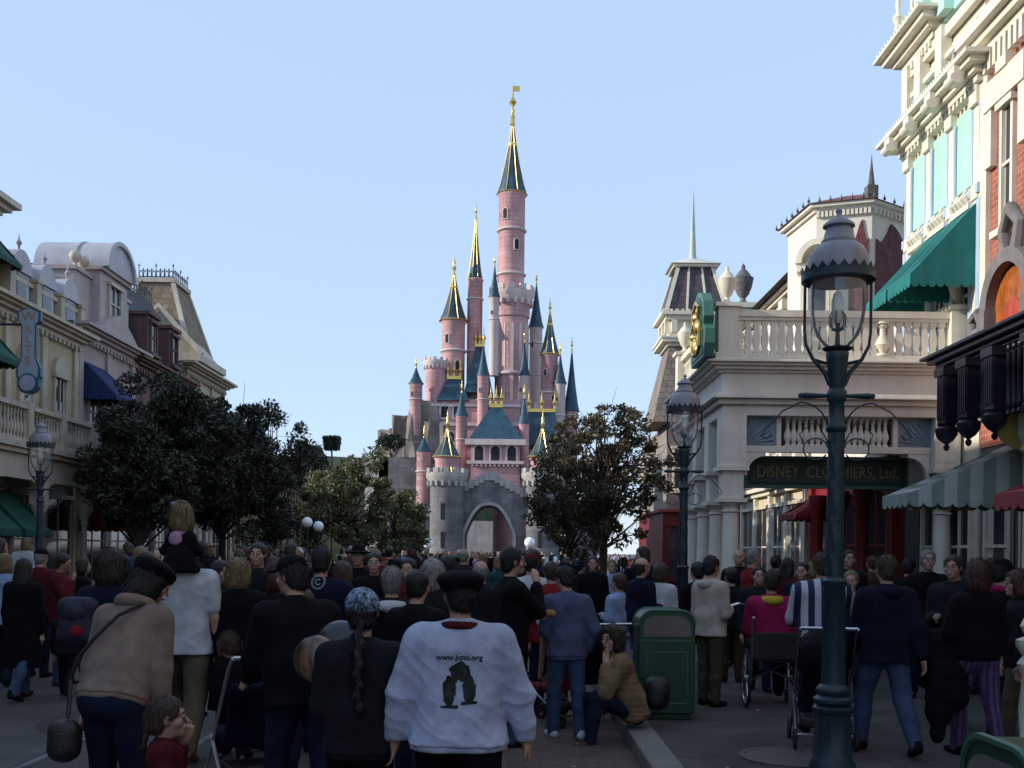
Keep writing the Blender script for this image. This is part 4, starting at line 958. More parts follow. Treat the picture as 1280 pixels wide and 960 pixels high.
    mb.lathe([(.245, 3.60), (.257, 3.61), (.257, 3.645), (.235, 3.655), (.222, 3.66), (.222, 3.70), (.210, 3.77), (.175, 3.83), (.14, 3.855), (.122, 3.86), (.125, 3.88), (.112, 3.89), (.10, 3.94), (.09, 3.975), (.115, 3.985), (.112, 4.0), (.075, 4.03), (.035, 4.06), (.02, 4.07), (.017, 4.085), (.026, 4.10), (.012, 4.12), (.001, 4.135)], (0, 0, 0), 28)
    mb.build('lamp_cap', lampcap, t)
    mb = MB()
    for k in range(22):
        a = 2 * PI * k / 22; r = .254; c, s_ = math.cos(a), math.sin(a)
        mb.prism([(r * c + .034 * s_, r * s_ - .034 * c, 3.64), (r * c - .034 * s_, r * s_ + .034 * c, 3.64), (r * c * 1.03, r * s_ * 1.03, 3.685)], (c * .008, s_ * .008, 0))
    mb.lathe([(.25, 3.585), (.262, 3.585), (.262, 3.645), (.25, 3.645)], (0, 0, 0), 28)
    mb.build('crown_edge', lamp_m, t)
    t.location = (x, y, z); t.scale = (s, s, s); LOC[t.name] = Vector((x, y, z))
    return t
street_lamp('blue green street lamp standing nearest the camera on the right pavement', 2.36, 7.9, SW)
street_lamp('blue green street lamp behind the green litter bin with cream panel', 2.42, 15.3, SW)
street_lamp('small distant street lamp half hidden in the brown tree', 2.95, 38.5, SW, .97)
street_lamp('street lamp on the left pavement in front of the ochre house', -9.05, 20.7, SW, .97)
# globe lamps by the far plaza
gpost = mat('globe_post', (.03, .06, .06), .5); gmilk = mat('opal_glass', (.86, .86, .88), .25, .02, 2, spec=.6)
for px, py, Y, lab in ((398, 662, 46, 'globe lamp right of the pair beside the dark left trees'), (384, 657, 43, 'globe lamp left of the pair beside the dark left trees'), (455, 677, 58, 'globe lamp in front of the light green plaza tree'), (520, 677, 66, 'taller globe lamp left of the castle gate tower'), (535, 683, 78, 'small globe lamp close to the castle gate tower'), (338, 680, 60, 'globe lamp seen among the left tree trunks'), (270, 680, 56, 'globe lamp beneath the left trees behind the crowd'), (705, 675, 62, 'globe lamp right of the castle gate under the brown tree'), (662, 682, 82, 'small globe lamp right of the gate arch')):
    p = at(px, py - 4, Y); t = thing('globe_lamp', 'white ' + lab, 'street lamp', (p.x, Y, 0), 'white globe lamps around the plaza'); r = .0062 * Y * .80
    mb = MB(); mb.lathe([(.14, 0), (.14, .3), (.06, .36), (.045, p.z - r - .1), (.09, p.z - r - .05), (.09, p.z - r + .02)], (p.x, Y, 0), 8); mb.build('post', gpost, t)
    mb = MB(); mb.ball((p.x, Y, p.z), r, 14); mb.build('globe', gmilk, t)

# ================================================================== litter bins
binm = mat('bin_green', (0.010, 0.050, 0.028), 0.38, 0.15, 4, 0.04, 60, coat=.2)
binp = mat('bin_panel', (0.13, 0.115, 0.11), 0.5, 0.15, 5, .05, 60)
bint = mat('bin_trim', (0.030, 0.10, 0.065), 0.35, 0.1, 4)
def litter_bin(label, x, y, z, rz=0.0, w_=.54, d=.48, h_=1.04):
    t = thing('litter_bin', label, 'litter bin', (0, 0, 0), 'green litter bins')
    r = .14
    prof = [(-w_ / 2, .06), (w_ / 2, .06), (w_ / 2, h_ - r)] + [(w_ / 2 - r + r * math.cos(a), h_ - r + r * math.sin(a)) for a in np.linspace(.2, PI / 2, 6)] + [(-w_ / 2 + r - r * math.cos(a), h_ - r + r * math.sin(a)) for a in np.linspace(PI / 2, .2, 6)] + [(-w_ / 2, h_ - r)]
    mb = MB(); mb.prism([(a, -d / 2, b) for a, b in prof], (0, d, 0)); mb.box(-w_ / 2 + .03, w_ / 2 - .03, -d / 2 + .03, d / 2 - .03, 0, .06)
    mb.build('body', binm, t, bevel=.012)
    def edge(yy):
        m2 = MB(); m2.tube([(a * .985, yy, b) for a, b in prof[2:]] , .014, 6); m2.box(-w_ / 2 + .012, w_ / 2 - .012, yy - .006, yy + .006, h_ * .715, h_ * .735); m2.build('rim', bint, t)
    edge(-d / 2); edge(d / 2)
    for s_ in (-1, 1):
        m2 = MB(); in_ = [(a * .84, h_ * .76 + max(0, (b - h_ * .76)) * .80) for a, b in prof if b > h_ * .7]
        m2.prism([(a, s_ * (d / 2 + .001), b) for a, b in [(-w_ * .42, h_ * .765), (w_ * .42, h_ * .765)] + in_], (0, s_ * .008, 0)); m2.build('flap', binp, t)
        m2 = MB(); q = [(-w_ * .36, .16), (w_ * .36, .16), (w_ * .36, h_ * .62), (-w_ * .36, h_ * .62), (-w_ * .36, .16)]
        m2.tube([(a, s_ * (d / 2 + .002), b) for a, b in q], .006, 5); m2.build('panel_line', mat('bin_line', (.10, .12, .06), .5), t)
    t.location = (x, y, z); t.rotation_euler = (0, 0, rz); LOC[t.name] = Vector((x, y, z))
litter_bin('green litter bin with cream flap beside the seated woman', at(841, 0, 10.4).x, 10.5, SW)
litter_bin('green litter bin with rounded lid at the lower right corner', 1.80, 3.15, SW - .02, R(90), .5, .75, 1.06)
litter_bin('green litter bin behind the balding man in navy', at(762, 0, 17).x, 17.0, .0)
litter_bin('green litter bin beside the left lamp post', -9.25, 19.6, SW)

# ================================================================== trees
bark = mat('bark', (.055, .042, .035), .9, .25, 6, .6, 30)
def tree(name, label, x, y, H, cr, cz, leaves, lm, seed, z0=SW, trunk_r=.11, ls=.075, sx=1.0, clump=.42, fork=.38, ncl=46, group=None, tall=1.0):
    rg = np.random.default_rng(seed)
    t = thing(name, label, 'tree', (x, y, z0), group)
    mb = MB(); top = Vector((x + rg.normal(0, .1), y + rg.normal(0, .1), H * .80))
    base = Vector((x, y, z0)); f0 = base.lerp(top, fork)
    mb.tube([base, base.lerp(top, .2) + Vector((rg.normal(0, .03), 0, 0)), f0, base.lerp(top, .7) + Vector((rg.normal(0, .1), rg.normal(0, .1), 0)), top], [trunk_r * 1.25, trunk_r, trunk_r * .85, trunk_r * .5, .015], 8)
    cen = Vector((x, y, cz)); hz = H - cz; cl = []
    for i in range(ncl):
        d = Vector(rg.normal(0, 1, 3)); d.normalize(); r = rg.uniform(.30, 1.0) ** .5 * (1.0 if rg.uniform() < .86 else 1.16)
        zz = hz * tall if d.z > 0 else min(hz * .9, cz - 1.7)
        p = cen + Vector((d.x * cr * sx * r, d.y * cr * r, d.z * zz * r)); p += Vector(rg.normal(0, .13, 3)); cl.append(p)
        s = base.lerp(top, rg.uniform(fork, .85)); s = s if s.z < p.z + .5 else f0
        m_ = s.lerp(p, .5) + Vector((rg.normal(0, .12), rg.normal(0, .12), .12))
        mb.tube([s, m_, p], [trunk_r * .32, trunk_r * .2, .006], 5)
        for k in range(2):
            q = p + Vector(rg.normal(0, .32, 3)); mb.tube([m_.lerp(p, .6), q], [.012, .004], 4)
    mb.build('trunk', bark, t)
    # leaves: small folded blades gathered round the twig ends
    ci = rg.integers(0, ncl, leaves); C = np.array([tuple(p) for p in cl])[ci]
    rad = clump * rg.uniform(.55, 1.25, ncl)[ci]
    dv = rg.normal(0, 1, (leaves, 3)); dv /= np.linalg.norm(dv, axis=1, keepdims=True)
    pos = C + dv * (rad * rg.uniform(.1, 1, leaves) ** .45)[:, None] * np.array([1, 1, .75])
    ax = rg.normal(0, 1, (leaves, 3)) + dv * .9; ax /= np.linalg.norm(ax, axis=1, keepdims=True)
    sd_ = np.cross(ax, rg.normal(0, 1, (leaves, 3))); sd_ /= np.linalg.norm(sd_, axis=1, keepdims=True); nn = np.cross(ax, sd_)
    L_ = ls * rg.uniform(.5, 1.7, (leaves, 1)); W_ = L_ * .42
    v = np.stack([pos - ax * L_, pos + sd_ * W_ + nn * W_ * .35, pos + ax * L_, pos - sd_ * W_ + nn * W_ * .35], 1).reshape(-1, 3) - np.array(t.location)
    me = bpy.data.meshes.new('crown'); me.vertices.add(len(v)); me.vertices.foreach_set('co', v.ravel().astype(np.float32))
    idx = np.arange(leaves)[:, None] * 4 + np.array([0, 1, 2, 0, 2, 3])[None]; nt_ = leaves * 2
    me.loops.add(nt_ * 3); me.polygons.add(nt_); me.loops.foreach_set('vertex_index', idx.ravel().astype(np.int32)); me.polygons.foreach_set('loop_start', np.arange(nt_, dtype=np.int32) * 3)
    me.update(calc_edges=True); me.materials.append(lm)
    o = bpy.data.objects.new('crown', me); COL.objects.link(o); o.parent = t
    return t
lf_dark = leaf_mat('leaf_dark', (.009, .016, .010), (.050, .062, .034), .38, .08)
lf_brown = leaf_mat('leaf_brown', (.026, .031, .015), (.115, .088, .044), .5, .18)
lf_olive = leaf_mat('leaf_olive', (.055, .068, .024), (.20, .20, .09), .5, .18)
G = 'dark evergreen trees along the left kerb'
tree('evergreen_tree', 'dense dark evergreen tree nearest on the left kerb, in front of the maroon awning', at(180, 0, 25).x, 25.0, zat(506, 25, 165), 1.15, 3.5, 26000, lf_dark, 3, group=G, ncl=84, ls=.055, clump=.36)
tree('evergreen_tree', 'tallest dark evergreen tree of the left kerb row', at(226, 0, 26.5).x, 26.5, zat(466, 26.5, 222), 1.45, 4.1, 28000, lf_dark, 4, group=G, ncl=90, ls=.055, clump=.36)
tree('evergreen_tree', 'dark evergreen tree third along the left kerb, beside the tallest one', at(288, 0, 29).x, 29.0, zat(488, 29, 292), 1.5, 3.9, 27000, lf_dark, 5, group=G, ncl=88, ls=.055, clump=.36)
tree('evergreen_tree', 'ragged dark evergreen tree ending the left kerb row nearest the castle', at(342, 0, 33).x, 33.0, zat(512, 33, 348), 1.35, 3.8, 12000, lf_dark, 6, group=G, ncl=76, ls=.055, clump=.34)
G2 = 'sparse brown leaved trees on the right kerb'
tree('winter_tree', 'brown leaved tree with a thin open top beside the right lamp posts', at(766, 0, 27).x, 27.0, zat(490, 27, 766), 1.45, 3.75, 9500, lf_brown, 8, group=G2, ncl=105, clump=.27, ls=.058)
tree('winter_tree', 'lower dark brown tree overlapping the right side of the castle', at(722, 0, 33).x, 33.0, zat(535, 33, 722), 1.5, 3.4, 11000, lf_brown, 9, group=G2, ncl=80, clump=.34, ls=.060)
tree('plaza_tree', 'light olive green tree left of the castle gate', at(448, 0, 52).x, 52.0, zat(572, 52, 448), 1.75, 3.7, 12000, lf_olive, 10, group='olive trees left of the gate', z0=0, ncl=80, clump=.5, ls=.10)
tree('plaza_tree', 'low bushy olive tree beside the grey gate tower', at(500, 0, 60).x, 60.0, zat(612, 60, 500), 1.9, 2.9, 9000, lf_olive, 11, group='olive trees left of the gate', z0=0, ncl=60, clump=.5, ls=.10)
tree('plaza_tree', 'olive tree behind the pair of globe lamps, nearest the dark left trees', at(402, 0, 58).x, 58.0, zat(588, 58, 402), 1.9, 3.3, 11000, lf_olive, 14, group='olive trees left of the gate', z0=0, ncl=80, clump=.5, ls=.09)
# clipped trees against the sky and a clipped hedge block
def clipped(label, px, py0, py1, Y, w0, w1, stem):
    t = thing('topiary_tree', label, 'tree', (xat(px, Y), Y, 0)); x = at(px, py0, Y).x; z1, z0 = zat(py0, Y, px), zat(py1, Y, px); rg = np.random.default_rng(int(px))
    mb = MB(); mb.tube([(x, Y, 0), (x, Y, z1 - .2)], [.12, .05], 7); mb.build('trunk', bark, t)
    mb = MB()
    for k in range(2600):
        tt = rg.uniform(0, 1); hw = w0 + (w1 - w0) * tt; c = Vector((x + rg.uniform(-hw, hw), Y + rg.uniform(-hw, hw), z0 + (z1 - z0) * tt)); d = Vector(rg.normal(0, 1, 3)).normalized() * .13; e = d.orthogonal().normalized() * .06
        mb.add([c - d, c + e, c + d, c - e], [(0, 1, 2, 3)])
    mb.build('crown', lf_dark, t)
clipped('flat topped clipped dark tree against the sky', 415, 546, 562, 68, .42, .50, True)
clipped('broad clipped dark tree beside the left tree row', 388, 558, 592, 62, 1.3, .55, True)
h = MB(); p0, p1 = at(500, 632, 92), at(530, 700, 92); rg = np.random.default_rng(5)
for k in range(7000):
    c = Vector((rg.uniform(p0.x, p1.x), 92 + rg.uniform(-.8, .8), rg.uniform(0, p0.z))); d = Vector(rg.normal(0, 1, 3)).normalized() * .2; e = d.orthogonal().normalized() * .09
    h.add([c - d, c + e, c + d, c - e], [(0, 1, 2, 3)])
tag(h.build('clipped_hedge', leaf_mat('hedge_leaf', (.015, .04, .03), (.03, .07, .045))), 'tall square clipped dark hedge at the foot of the crag', 'hedge')
# ================================================================== castle on the crag (a plain storybook castle)
CY = 110.0
def K(Y=CY): return Y / FPX
stone = mat('grey_stone_block', (.245, .24, .25), .85, .25, .5, .6, 8, kind='stone', size=.55, col2=(.165, .16, .17))
stone_r = mat('grey_stone_round', (.245, .24, .25), .85, .25, .5, .6, 8, kind='stone', size=.55, col2=(.165, .16, .17), rnd=2.0)
stone_t = mat('pale_stone_trim', (.42, .40, .39), .8, .15, 1.0, .2, 10)
pink = mat('pink_plaster', (.72, .42, .42), .75, .20, .45, .4, 6, kind='stone', size=.5, col2=(.67, .37, .385))
pink_l = mat('pale_pink_trim', (.68, .56, .54), .7, .1, .5, .1, 8)
roofb = mat('blue_slate_roof', (.035, .10, .15), .5, .25, .6, .4, 6, kind='shingle', size=.35, col2=(.02, .07, .12))
dkhole = mat('dark_opening', (.03, .028, .035), .9)
crag_m = mat('crag_rock', (.30, .26, .24), .9, .3, .35, .8, 3)
cas = thing('castle', 'pink storybook castle with blue cone roofs above a grey stone gate', 'castle', (at(612, 0, CY).x, CY, 0))
def tower(px, py_top, py_bot, Y, rpx, cone_py=None, m=None, seg=20, band=(), crenel=False, rm=None, over=1.22, fin=True, win=0, flare=True, name='tower'):
    c = at(px, py_top, Y); x = c.x; z1 = c.z; z0 = max(0.0, zat(py_bot, Y, px)) if py_bot is not None else 0; r = rpx * K(Y)
    mb = MB(); pr = [(r, z0), (r, z1 - r * .25)]
    pr += [(r * 1.12, z1 - r * .1), (r * 1.12, z1)] if flare else [(r, z1)]
    mb.lathe(pr, (x, Y, 0), seg, sm=seg > 10); tw = mb.build(name, m or pink, cas)
    bm_ = MB()
    for b in band: z = zat(b, Y, px); bm_.lathe([(r * 1.005, z - .12 * r), (r * 1.16, z), (r * 1.16, z + .1 * r), (r * 1.005, z + .18 * r)], (x, Y, 0), seg)
    if crenel:
        bm_.lathe([(r * 1.0, z1 - r * .6), (r * 1.25, z1 - r * .25), (r * 1.25, z1 + .02), (r * 1.0, z1 + .02)], (x, Y, 0), seg)
        nn = 12
        for k in range(nn):
            a = 2 * PI * k / nn; bm_.obox((x + r * 1.17 * math.cos(a), Y + r * 1.17 * math.sin(a), z1 + r * .14), r * .18, r * .34, r * .28, a)
        for k in range(18):
            a = 2 * PI * k / 18; bm_.obox((x + r * 1.10 * math.cos(a), Y + r * 1.10 * math.sin(a), z1 - r * .62), r * .2, r * .13, r * .3, a)
    if bm_.v: bm_.build('string_course', stone_t if m in (stone_r, stone) else pink_l, tw)
    for k in range(win):
        z = z0 + (z1 - z0) * (.80 - .28 * k); a = -PI / 2 - .5 + .9 * (k % 2)
        ux_ = Vector((-math.sin(a), math.cos(a), 0)); nr = Vector((math.cos(a), math.sin(a), 0)); f_ = Fr(Vector((x, Y, z)) + nr * (r * .985), ux_, nr)
        s = min(.45, r * .22); m2 = MB(); m2.fprism(f_, [(-s, -s * 2), (s, -s * 2), (s, s)] + [(s * math.cos(t), s + s * 1.2 * math.sin(t)) for t in np.linspace(.2, PI - .2, 7)] + [(-s, s)], -.1, .1); fo = m2.build('window', pink_l if m not in (stone_r, stone) else stone_t, tw)
        s2 = s * .7; m2 = MB(); m2.fprism(f_, [(-s2, -s * 1.7), (s2, -s * 1.7), (s2, s)] + [(s2 * math.cos(t), s + s2 * 1.1 * math.sin(t)) for t in np.linspace(.2, PI - .2, 7)] + [(-s2, s)], .101, .13); m2.build('pane', dkhole, tw)
    if cone_py is not None:
        zc = zat(cone_py, Y, px); H_ = zc - z1; ro_ = r * over
        m2 = MB(); m2.lathe([(ro_, z1 - .02), (ro_, z1 + .06), (ro_ * .80, z1 + H_ * .13), (ro_ * .50, z1 + H_ * .40), (ro_ * .24, z1 + H_ * .70), (ro_ * .06, z1 + H_ * .96), (.001, z1 + H_)], (x, Y, 0), seg)
        ro = m2.build('cone_roof', rm or roofb, tw)
        if r > .8:
            g = MB()
            for k in range(8):
                a = PI / 8 + 2 * PI * k / 8; cs, sn = math.cos(a), math.sin(a); g.tube([(x + cs * q_ * ro_, Y + sn * q_ * ro_, z1 + H_ * h_) for q_, h_ in ((1.0, .02), (.81, .135), (.51, .405), (.25, .70), (.07, .96))], [r * .035, r * .035, r * .03, r * .03, r * .03], 5)
            g.lathe([(ro_ * 1.01, z1 - .03), (ro_ * 1.05, z1 + .02), (ro_ * 1.01, z1 + .10)], (x, Y, 0), seg); g.lathe([(ro_ * .27, z1 + H_ * .66), (ro_ * .30, z1 + H_ * .68), (ro_ * .25, z1 + H_ * .71)], (x, Y, 0), seg)
            g.build('gilded_rib', gold, tw)
        if fin:
            g = MB(); q = max(.10, r * .13); g.lathe([(q, zc - H_ * .1), (q * 1.1, zc - H_ * .05), (q * .5, zc), (q * 1.5, zc + q * 2.5), (q * .6, zc + q * 4.5), (q * 1.1, zc + q * 6), (q * .4, zc + q * 7.5), (.02, zc + q * 12)], (x, Y, 0), 8); g.build('finial', gold, tw)
    return tw
def block(px0, px1, py0, py1, Y, depth, m, name='wall', crenel=False, tm=None):
    p0, p1 = at(px0, py1, Y), at(px1, py0, Y); z0 = max(0, p0.z); mb = MB(); mb.box(p0.x, p1.x, Y, Y + depth, z0, p1.z)
    o = mb.build(name, m, cas)
    if crenel:
        c = MB(); n = int((p1.x - p0.x) / .9); c.box(p0.x - .1, p1.x + .1, Y - .25, Y - .003, p1.z - .5, p1.z)
        for i in range(n): c.box(p0.x + (p1.x - p0.x) * (i + .18) / n, p0.x + (p1.x - p0.x) * (i + .74) / n, Y - .25, Y + .35, p1.z + .003, p1.z + .75)
        c.build('battlement', tm or stone_t, o)
    return o, p0, p1
# grey gatehouse with a pointed archway
gx0, gx1 = at(574, 0, CY).x, at(664, 0, CY).x; gxm = (gx0 + gx1) / 2; gz = zat(606, CY)
ar = 30 * K(); az = zat(668, CY); ap = zat(632, CY)
def pointed(r, sp, apx, n=10): return [(r, 0.0), (r, sp)] + [(r * (1 - t) ** .75, sp + (apx - sp) * math.sin(t * PI / 2)) for t in np.linspace(.1, 1, n)] + [(-r * (1 - t) ** .75, sp + (apx - sp) * math.sin(t * PI / 2)) for t in np.linspace(1, .1, n)[1:]] + [(-r, sp), (-r, 0.0)]
fgt = Fr((gxm, CY, 0), (1, 0, 0), (0, -1, 0)); ptsA = pointed(ar, az, ap)
mb = MB(); hw = (gx1 - gx0) / 2
half = [q for q in ptsA if q[0] >= -1e-6]
mb.fprism(fgt, [(hw, 0), (hw, gz - 1.0), (0, gz + .9), ] + [q for q in half[::-1]], -6, 0)
mb.fprism(fgt, [(-hw, 0), (-hw, gz - 1.0), (0, gz + .9)] + [(-a, b) for a, b in half[::-1]], -6, 0)
gate = mb.build('gatehouse', stone, cas)
mb = MB(); outer = pointed(ar * 1.14, az, ap + ar * .14)
for i in range(len(ptsA) - 1): mb.fprism(fgt, [ptsA[i], ptsA[i + 1], outer[i + 1], outer[i]], -.5, .22)
mb.build('arch_moulding', stone_t, gate)
mb = MB()                                                  # stepped gable coping
for i in range(7):
    for s_ in (-1, 1):
        a = hw * (i + .5) / 7; z = gz + .9 - 1.9 * (a / hw); mb.fb(fgt, s_ * a - hw / 14 * .95, s_ * a + hw / 14 * .95, z - .35, z + .55, -.8, .18)
mb.build('battlement', stone_t, gate)
tower(559, 592, None, CY - .5, 21, 536, stone_r, 24, crenel=True, win=0, fin=False, flare=False, over=.85)
tower(678, 592, None, CY - .5, 21, 536, stone_r, 24, crenel=True, win=0, fin=False, flare=False, over=.85)
for px in (559, 678):
    tower(px, 572, 593, CY - .5, 15, 535, pink, 20, name='turret', flare=True, over=1.25)
    for py, pw in ((640, 3), (675, 2)):
        p = at(px - 4, py, CY); m2 = MB(); m2.box(p.x - .2, p.x + .2, CY - .5 - 21 * K() - .02, CY - .5 - 21 * K() + .5, p.z - .8, p.z + .8); m2.build('arrow_slit', dkhole, cas)
block(520, 545, 640, 712, CY + 1, 3, stone, crenel=True); block(692, 760, 640, 712, CY + 1, 3, stone, crenel=True)
# things glimpsed through the arch: lit courtyard wall
mb = MB(); p0, p1 = at(560, 690, 150), at(665, 652, 150); mb.box(p0.x, p1.x, 150, 153, 0, p1.z); mb.build('court_wall', stone_t, cas)
# pink storeys above the gate
o, p0, p1 = block(588, 650, 551, 606, CY + 2.5, 8, pink)
m2 = MB(); m2.box(p0.x - .4, p1.x + .4, CY + 2.1, CY + 2.499, zat(580, CY + 2), zat(576, CY + 2)); m2.box(p0.x - .6, p1.x + .6, CY + 1.9, CY + 2.498, p1.z - .5, p1.z + .1)
for i in range(11): m2.box(p0.x + (p1.x - p0.x) * (i + .2) / 11, p0.x + (p1.x - p0.x) * (i + .6) / 11, CY + 2.15, CY + 2.49, zat(583, CY + 2), zat(580.5, CY + 2))
m2.build('string_course', pink_l, o)
for i in range(3):
    xx = p0.x + (p1.x - p0.x) * (i + .5) / 3; f_ = Fr((xx, CY + 2.5, zat(566, CY + 2)), (1, 0, 0), (0, -1, 0)); w2 = MB(); w2.fprism(f_, [(-.65, -1), (.65, -1)] + arc(8, 0, PI, .65, 0, .3), .003, .12); wf = w2.build('window', pink_l, o)
    w2 = MB(); w2.fprism(f_, [(-.45, -.8), (.45, -.8)] + arc(8, 0, PI, .45, 0, .3), .121, .14); w2.build('pane', dkhole, wf.parent)
def hip(px0, px1, pyb, pyt, Y, d, inset=.42, m=roofb, par=None):
    a, b = at(px0, pyb, Y), at(px1, pyb, Y); zt = zat(pyt, Y, px0); w2 = (b.x - a.x); q = MB()
    q.hexa([(a.x, Y, a.z), (b.x, Y, a.z), (b.x, Y + d, a.z), (a.x, Y + d, a.z), (a.x + w2 * inset, Y + d * inset, zt), (b.x - w2 * inset, Y + d * inset, zt), (b.x - w2 * inset, Y + d * (1 - inset), zt), (a.x + w2 * inset, Y + d * (1 - inset), zt)])
    ro = q.build('hip_roof', m, par or cas)
    g = MB(); g.box(a.x + w2 * inset - .1, b.x - w2 * inset + .1, Y + d * inset - .1, Y + d * (1 - inset) + .1, zt, zt + .35)
    for s_ in np.linspace(a.x + w2 * inset, b.x - w2 * inset, 3): g.lathe([(.2, zt + .35), (.12, zt + .7), (.28, zt + 1.0), (.06, zt + 1.5), (.01, zt + 2.4)], (s_, Y + d * inset, 0), 8)
    g.build('ridge_gilding', gold, par or cas)
hip(584, 654, 551, 503, CY + 2, 9, .40, par=o)
# upper castle on its terrace
UY = CY + 12
o2, a_, b_ = block(540, 650, 500, 620, UY, 10, pink)
for px in (556, 572, 612):
    f_ = Fr((at(px, 512, UY).x, UY, zat(514, UY)), (1, 0, 0), (0, -1, 0)); w2 = MB(); w2.fprism(f_, [(-.6, -1), (.6, -1)] + arc(8, 0, PI, .6, 0, .3), .003, .14); wf = w2.build('window', pink_l, o2)
    w2 = MB(); w2.fprism(f_, [(-.42, -.8), (.42, -.8)] + arc(8, 0, PI, .42, 0, .3), .141, .16); w2.build('pane', dkhole, wf.parent)
hip(546, 586, 500, 470, UY - .5, 7, .3, par=o2); hip(580, 616, 490, 428, UY + .5, 7, .36, par=o2)
block(644, 716, 512, 620, UY + 2, 8, pink, crenel=True, tm=pink_l)
hip(650, 704, 555, 513, CY + 5, 6, .2, par=o2)
tower(640, 380, None, UY + 4, 20.5, None, pink, 12, band=(470,), flare=False, name='great_tower')
tower(640, 366, 398, UY + 4, 22.5, None, pink, 12, crenel=True, flare=False, name='gallery')
tower(640, 244, 380, UY + 4, 16.5, 152, pink, 12, band=(345, 290), win=2, flare=True, over=1.15, name='great_tower')
tower(594, 350, 480, UY + 4, 9.5, 268, pink, 16, band=(375, 440), over=1.0)
tower(567, 402, 520, UY + 3, 14.5, 340, pink, 20, band=(440,), win=2)
tower(545, 452, 600, UY + 2, 13, None, pink, 16, crenel=True, flare=False)
tower(520, 480, 545, UY, 8, 458, pink, 16, band=(500,), win=1)
tower(687, 444, 560, UY + 2, 10.5, 388, pink, 16, band=(492,), win=2)
tower(670, 410, 520, UY + 6, 8, 352, pink_l, 16, band=(430, 470), win=1)
tower(714, 515, 600, UY + 2, 8, 434, pink, 16, band=(520,), over=1.3)
tower(530, 565, 640, CY + 3, 9, 545, pink, 16, band=(590,))
tower(618, 372, 470, UY + 1, 6, 330, pink_l, 12, band=(400,), win=1)
tower(604, 470, 560, UY - .3, 7, 428, pink, 14, band=(500,), win=1)
tower(655, 470, 560, UY + 1, 6.5, 424, pink_l, 12, band=(500,), win=1)
tower(577, 520, 600, CY + 6, 7, 488, pink, 14, band=(550,))
tower(655, 530, 600, CY + 4, 6.5, 494, pink, 14, band=(556,))
tower(700, 480, 580, UY + 1, 7, 440, pink_l, 14, band=(520,), win=1)
# pilaster strips, string courses and small windows that break up the long walls
mb = MB(); rr = 20.5 * K(UY)
for k in range(12):
    a = 2 * PI * k / 12; cx_, cy_ = at(640, 450, UY + 4).x + rr * .985 * math.cos(a), UY + 4 + rr * .985 * math.sin(a); mb.obox((cx_, cy_, (zat(398, UY) + zat(545, UY)) / 2), .22, .34, zat(398, UY) - zat(545, UY), a)
mb.build('pilaster_strip', pink_l, cas)
mb = MB()
for py in (508, 532, 556):
    q0, q1 = at(540, py, UY), at(650, py, UY); mb.box(q0.x - .1, q1.x + .1, UY - .22, UY - .003, q0.z, q0.z + .32)
mb.build('string_course', pink_l, cas)
for px in (548, 564, 598, 626, 642):
    f_ = Fr((at(px, 545, UY).x, UY, zat(547, UY)), (1, 0, 0), (0, -1, 0)); w2 = MB(); w2.fprism(f_, [(-.5, -.8), (.5, -.8)] + arc(8, 0, PI, .5, 0, .2), .003, .14); wf = w2.build('window', pink_l, o2)
    w2 = MB(); w2.fprism(f_, [(-.34, -.62), (.34, -.62)] + arc(8, 0, PI, .34, 0, .2), .141, .16); w2.build('pane', dkhole, wf.parent)
# gilt vane
vz = zat(128, UY + 4, 642); vx = at(641, 128, UY + 4).x
g = MB(); g.lathe([(.3, zat(156, UY + 4)), (.12, vz - .6), (.45, vz), (.1, vz + .6), (.06, vz + 2.0)], (vx, UY + 4, 0), 8); g.box(vx - .05, vx + .8, UY + 3.97, UY + 4.03, vz + 1.3, vz + 1.9); g.build('weather_vane', gold, cas)

# crag, walls and grassy hill left of the castle
def rock(label, px, pyt, Y, wpx, seed, sq=1.3):
    rg = np.random.default_rng(seed); c = at(px, pyt, Y); r = wpx / 2 * K(Y); bm = bmesh.new(); bmesh.ops.create_icosphere(bm, subdivisions=3, radius=1.0)
    of = Vector(rg.uniform(0, 50, 3))
    for v in bm.verts:
        n_ = noise.cell(v.co * 1.7 + of) * .35 + noise.noise(v.co * 2.5 + of) * .25; d = v.co.copy(); d.z = max(-1, min(1, d.z * 1.5)); d.x = max(-.8, min(.8, d.x * 1.2)); d.y = max(-.8, min(.8, d.y * 1.2))
        v.co = Vector((c.x + d.x * r * (1 + n_) / .8, Y + d.y * r * (1 + n_), c.z / 2 + d.z * (c.z / 2) * (1 + n_ * .12)))
    me = bpy.data.meshes.new('rock'); bm.to_mesh(me); bm.free(); me.materials.append(crag_m); o = bpy.data.objects.new('rock', me); COL.objects.link(o)
    return tag(o, label, 'rock', 'crags beside the castle')
rock('tall pale crag holding the pink castle terrace', 535, 502, UY + 1, 44, 1)
rock('stepped brown crag left of the castle', 512, 522, UY + 4, 34, 2)
rock('lower jagged crag at the grassy slope', 490, 540, UY + 6, 30, 3)
rock('broad crag behind the grey retaining wall', 520, 555, UY - 1, 50, 4)
rock('rounded crag between gate and terrace', 548, 530, UY - 2, 26, 6)
rw = thing('retaining_wall', 'grey stone retaining wall below the crag, left of the gate', 'wall', (at(505, 0, CY + 4).x, CY + 4, 0))
p0, p1 = at(472, 700, CY + 4), at(548, 572, CY + 4)
mb = MB(); mb.box(p0.x, p1.x, CY + 4, CY + 7, 0, p1.z); 
mb.prism([(p0.x, CY + 4, 0), (p0.x, CY + 4, p1.z), (p0.x - 2.5, CY + 12, p1.z), (p0.x - 2.5, CY + 12, 0)], (1, 0, 0)); mb.build('wall', stone, rw)
hm = mat('hill_grass', (.050, .062, .030), .9, .3, .5, .5, 6)
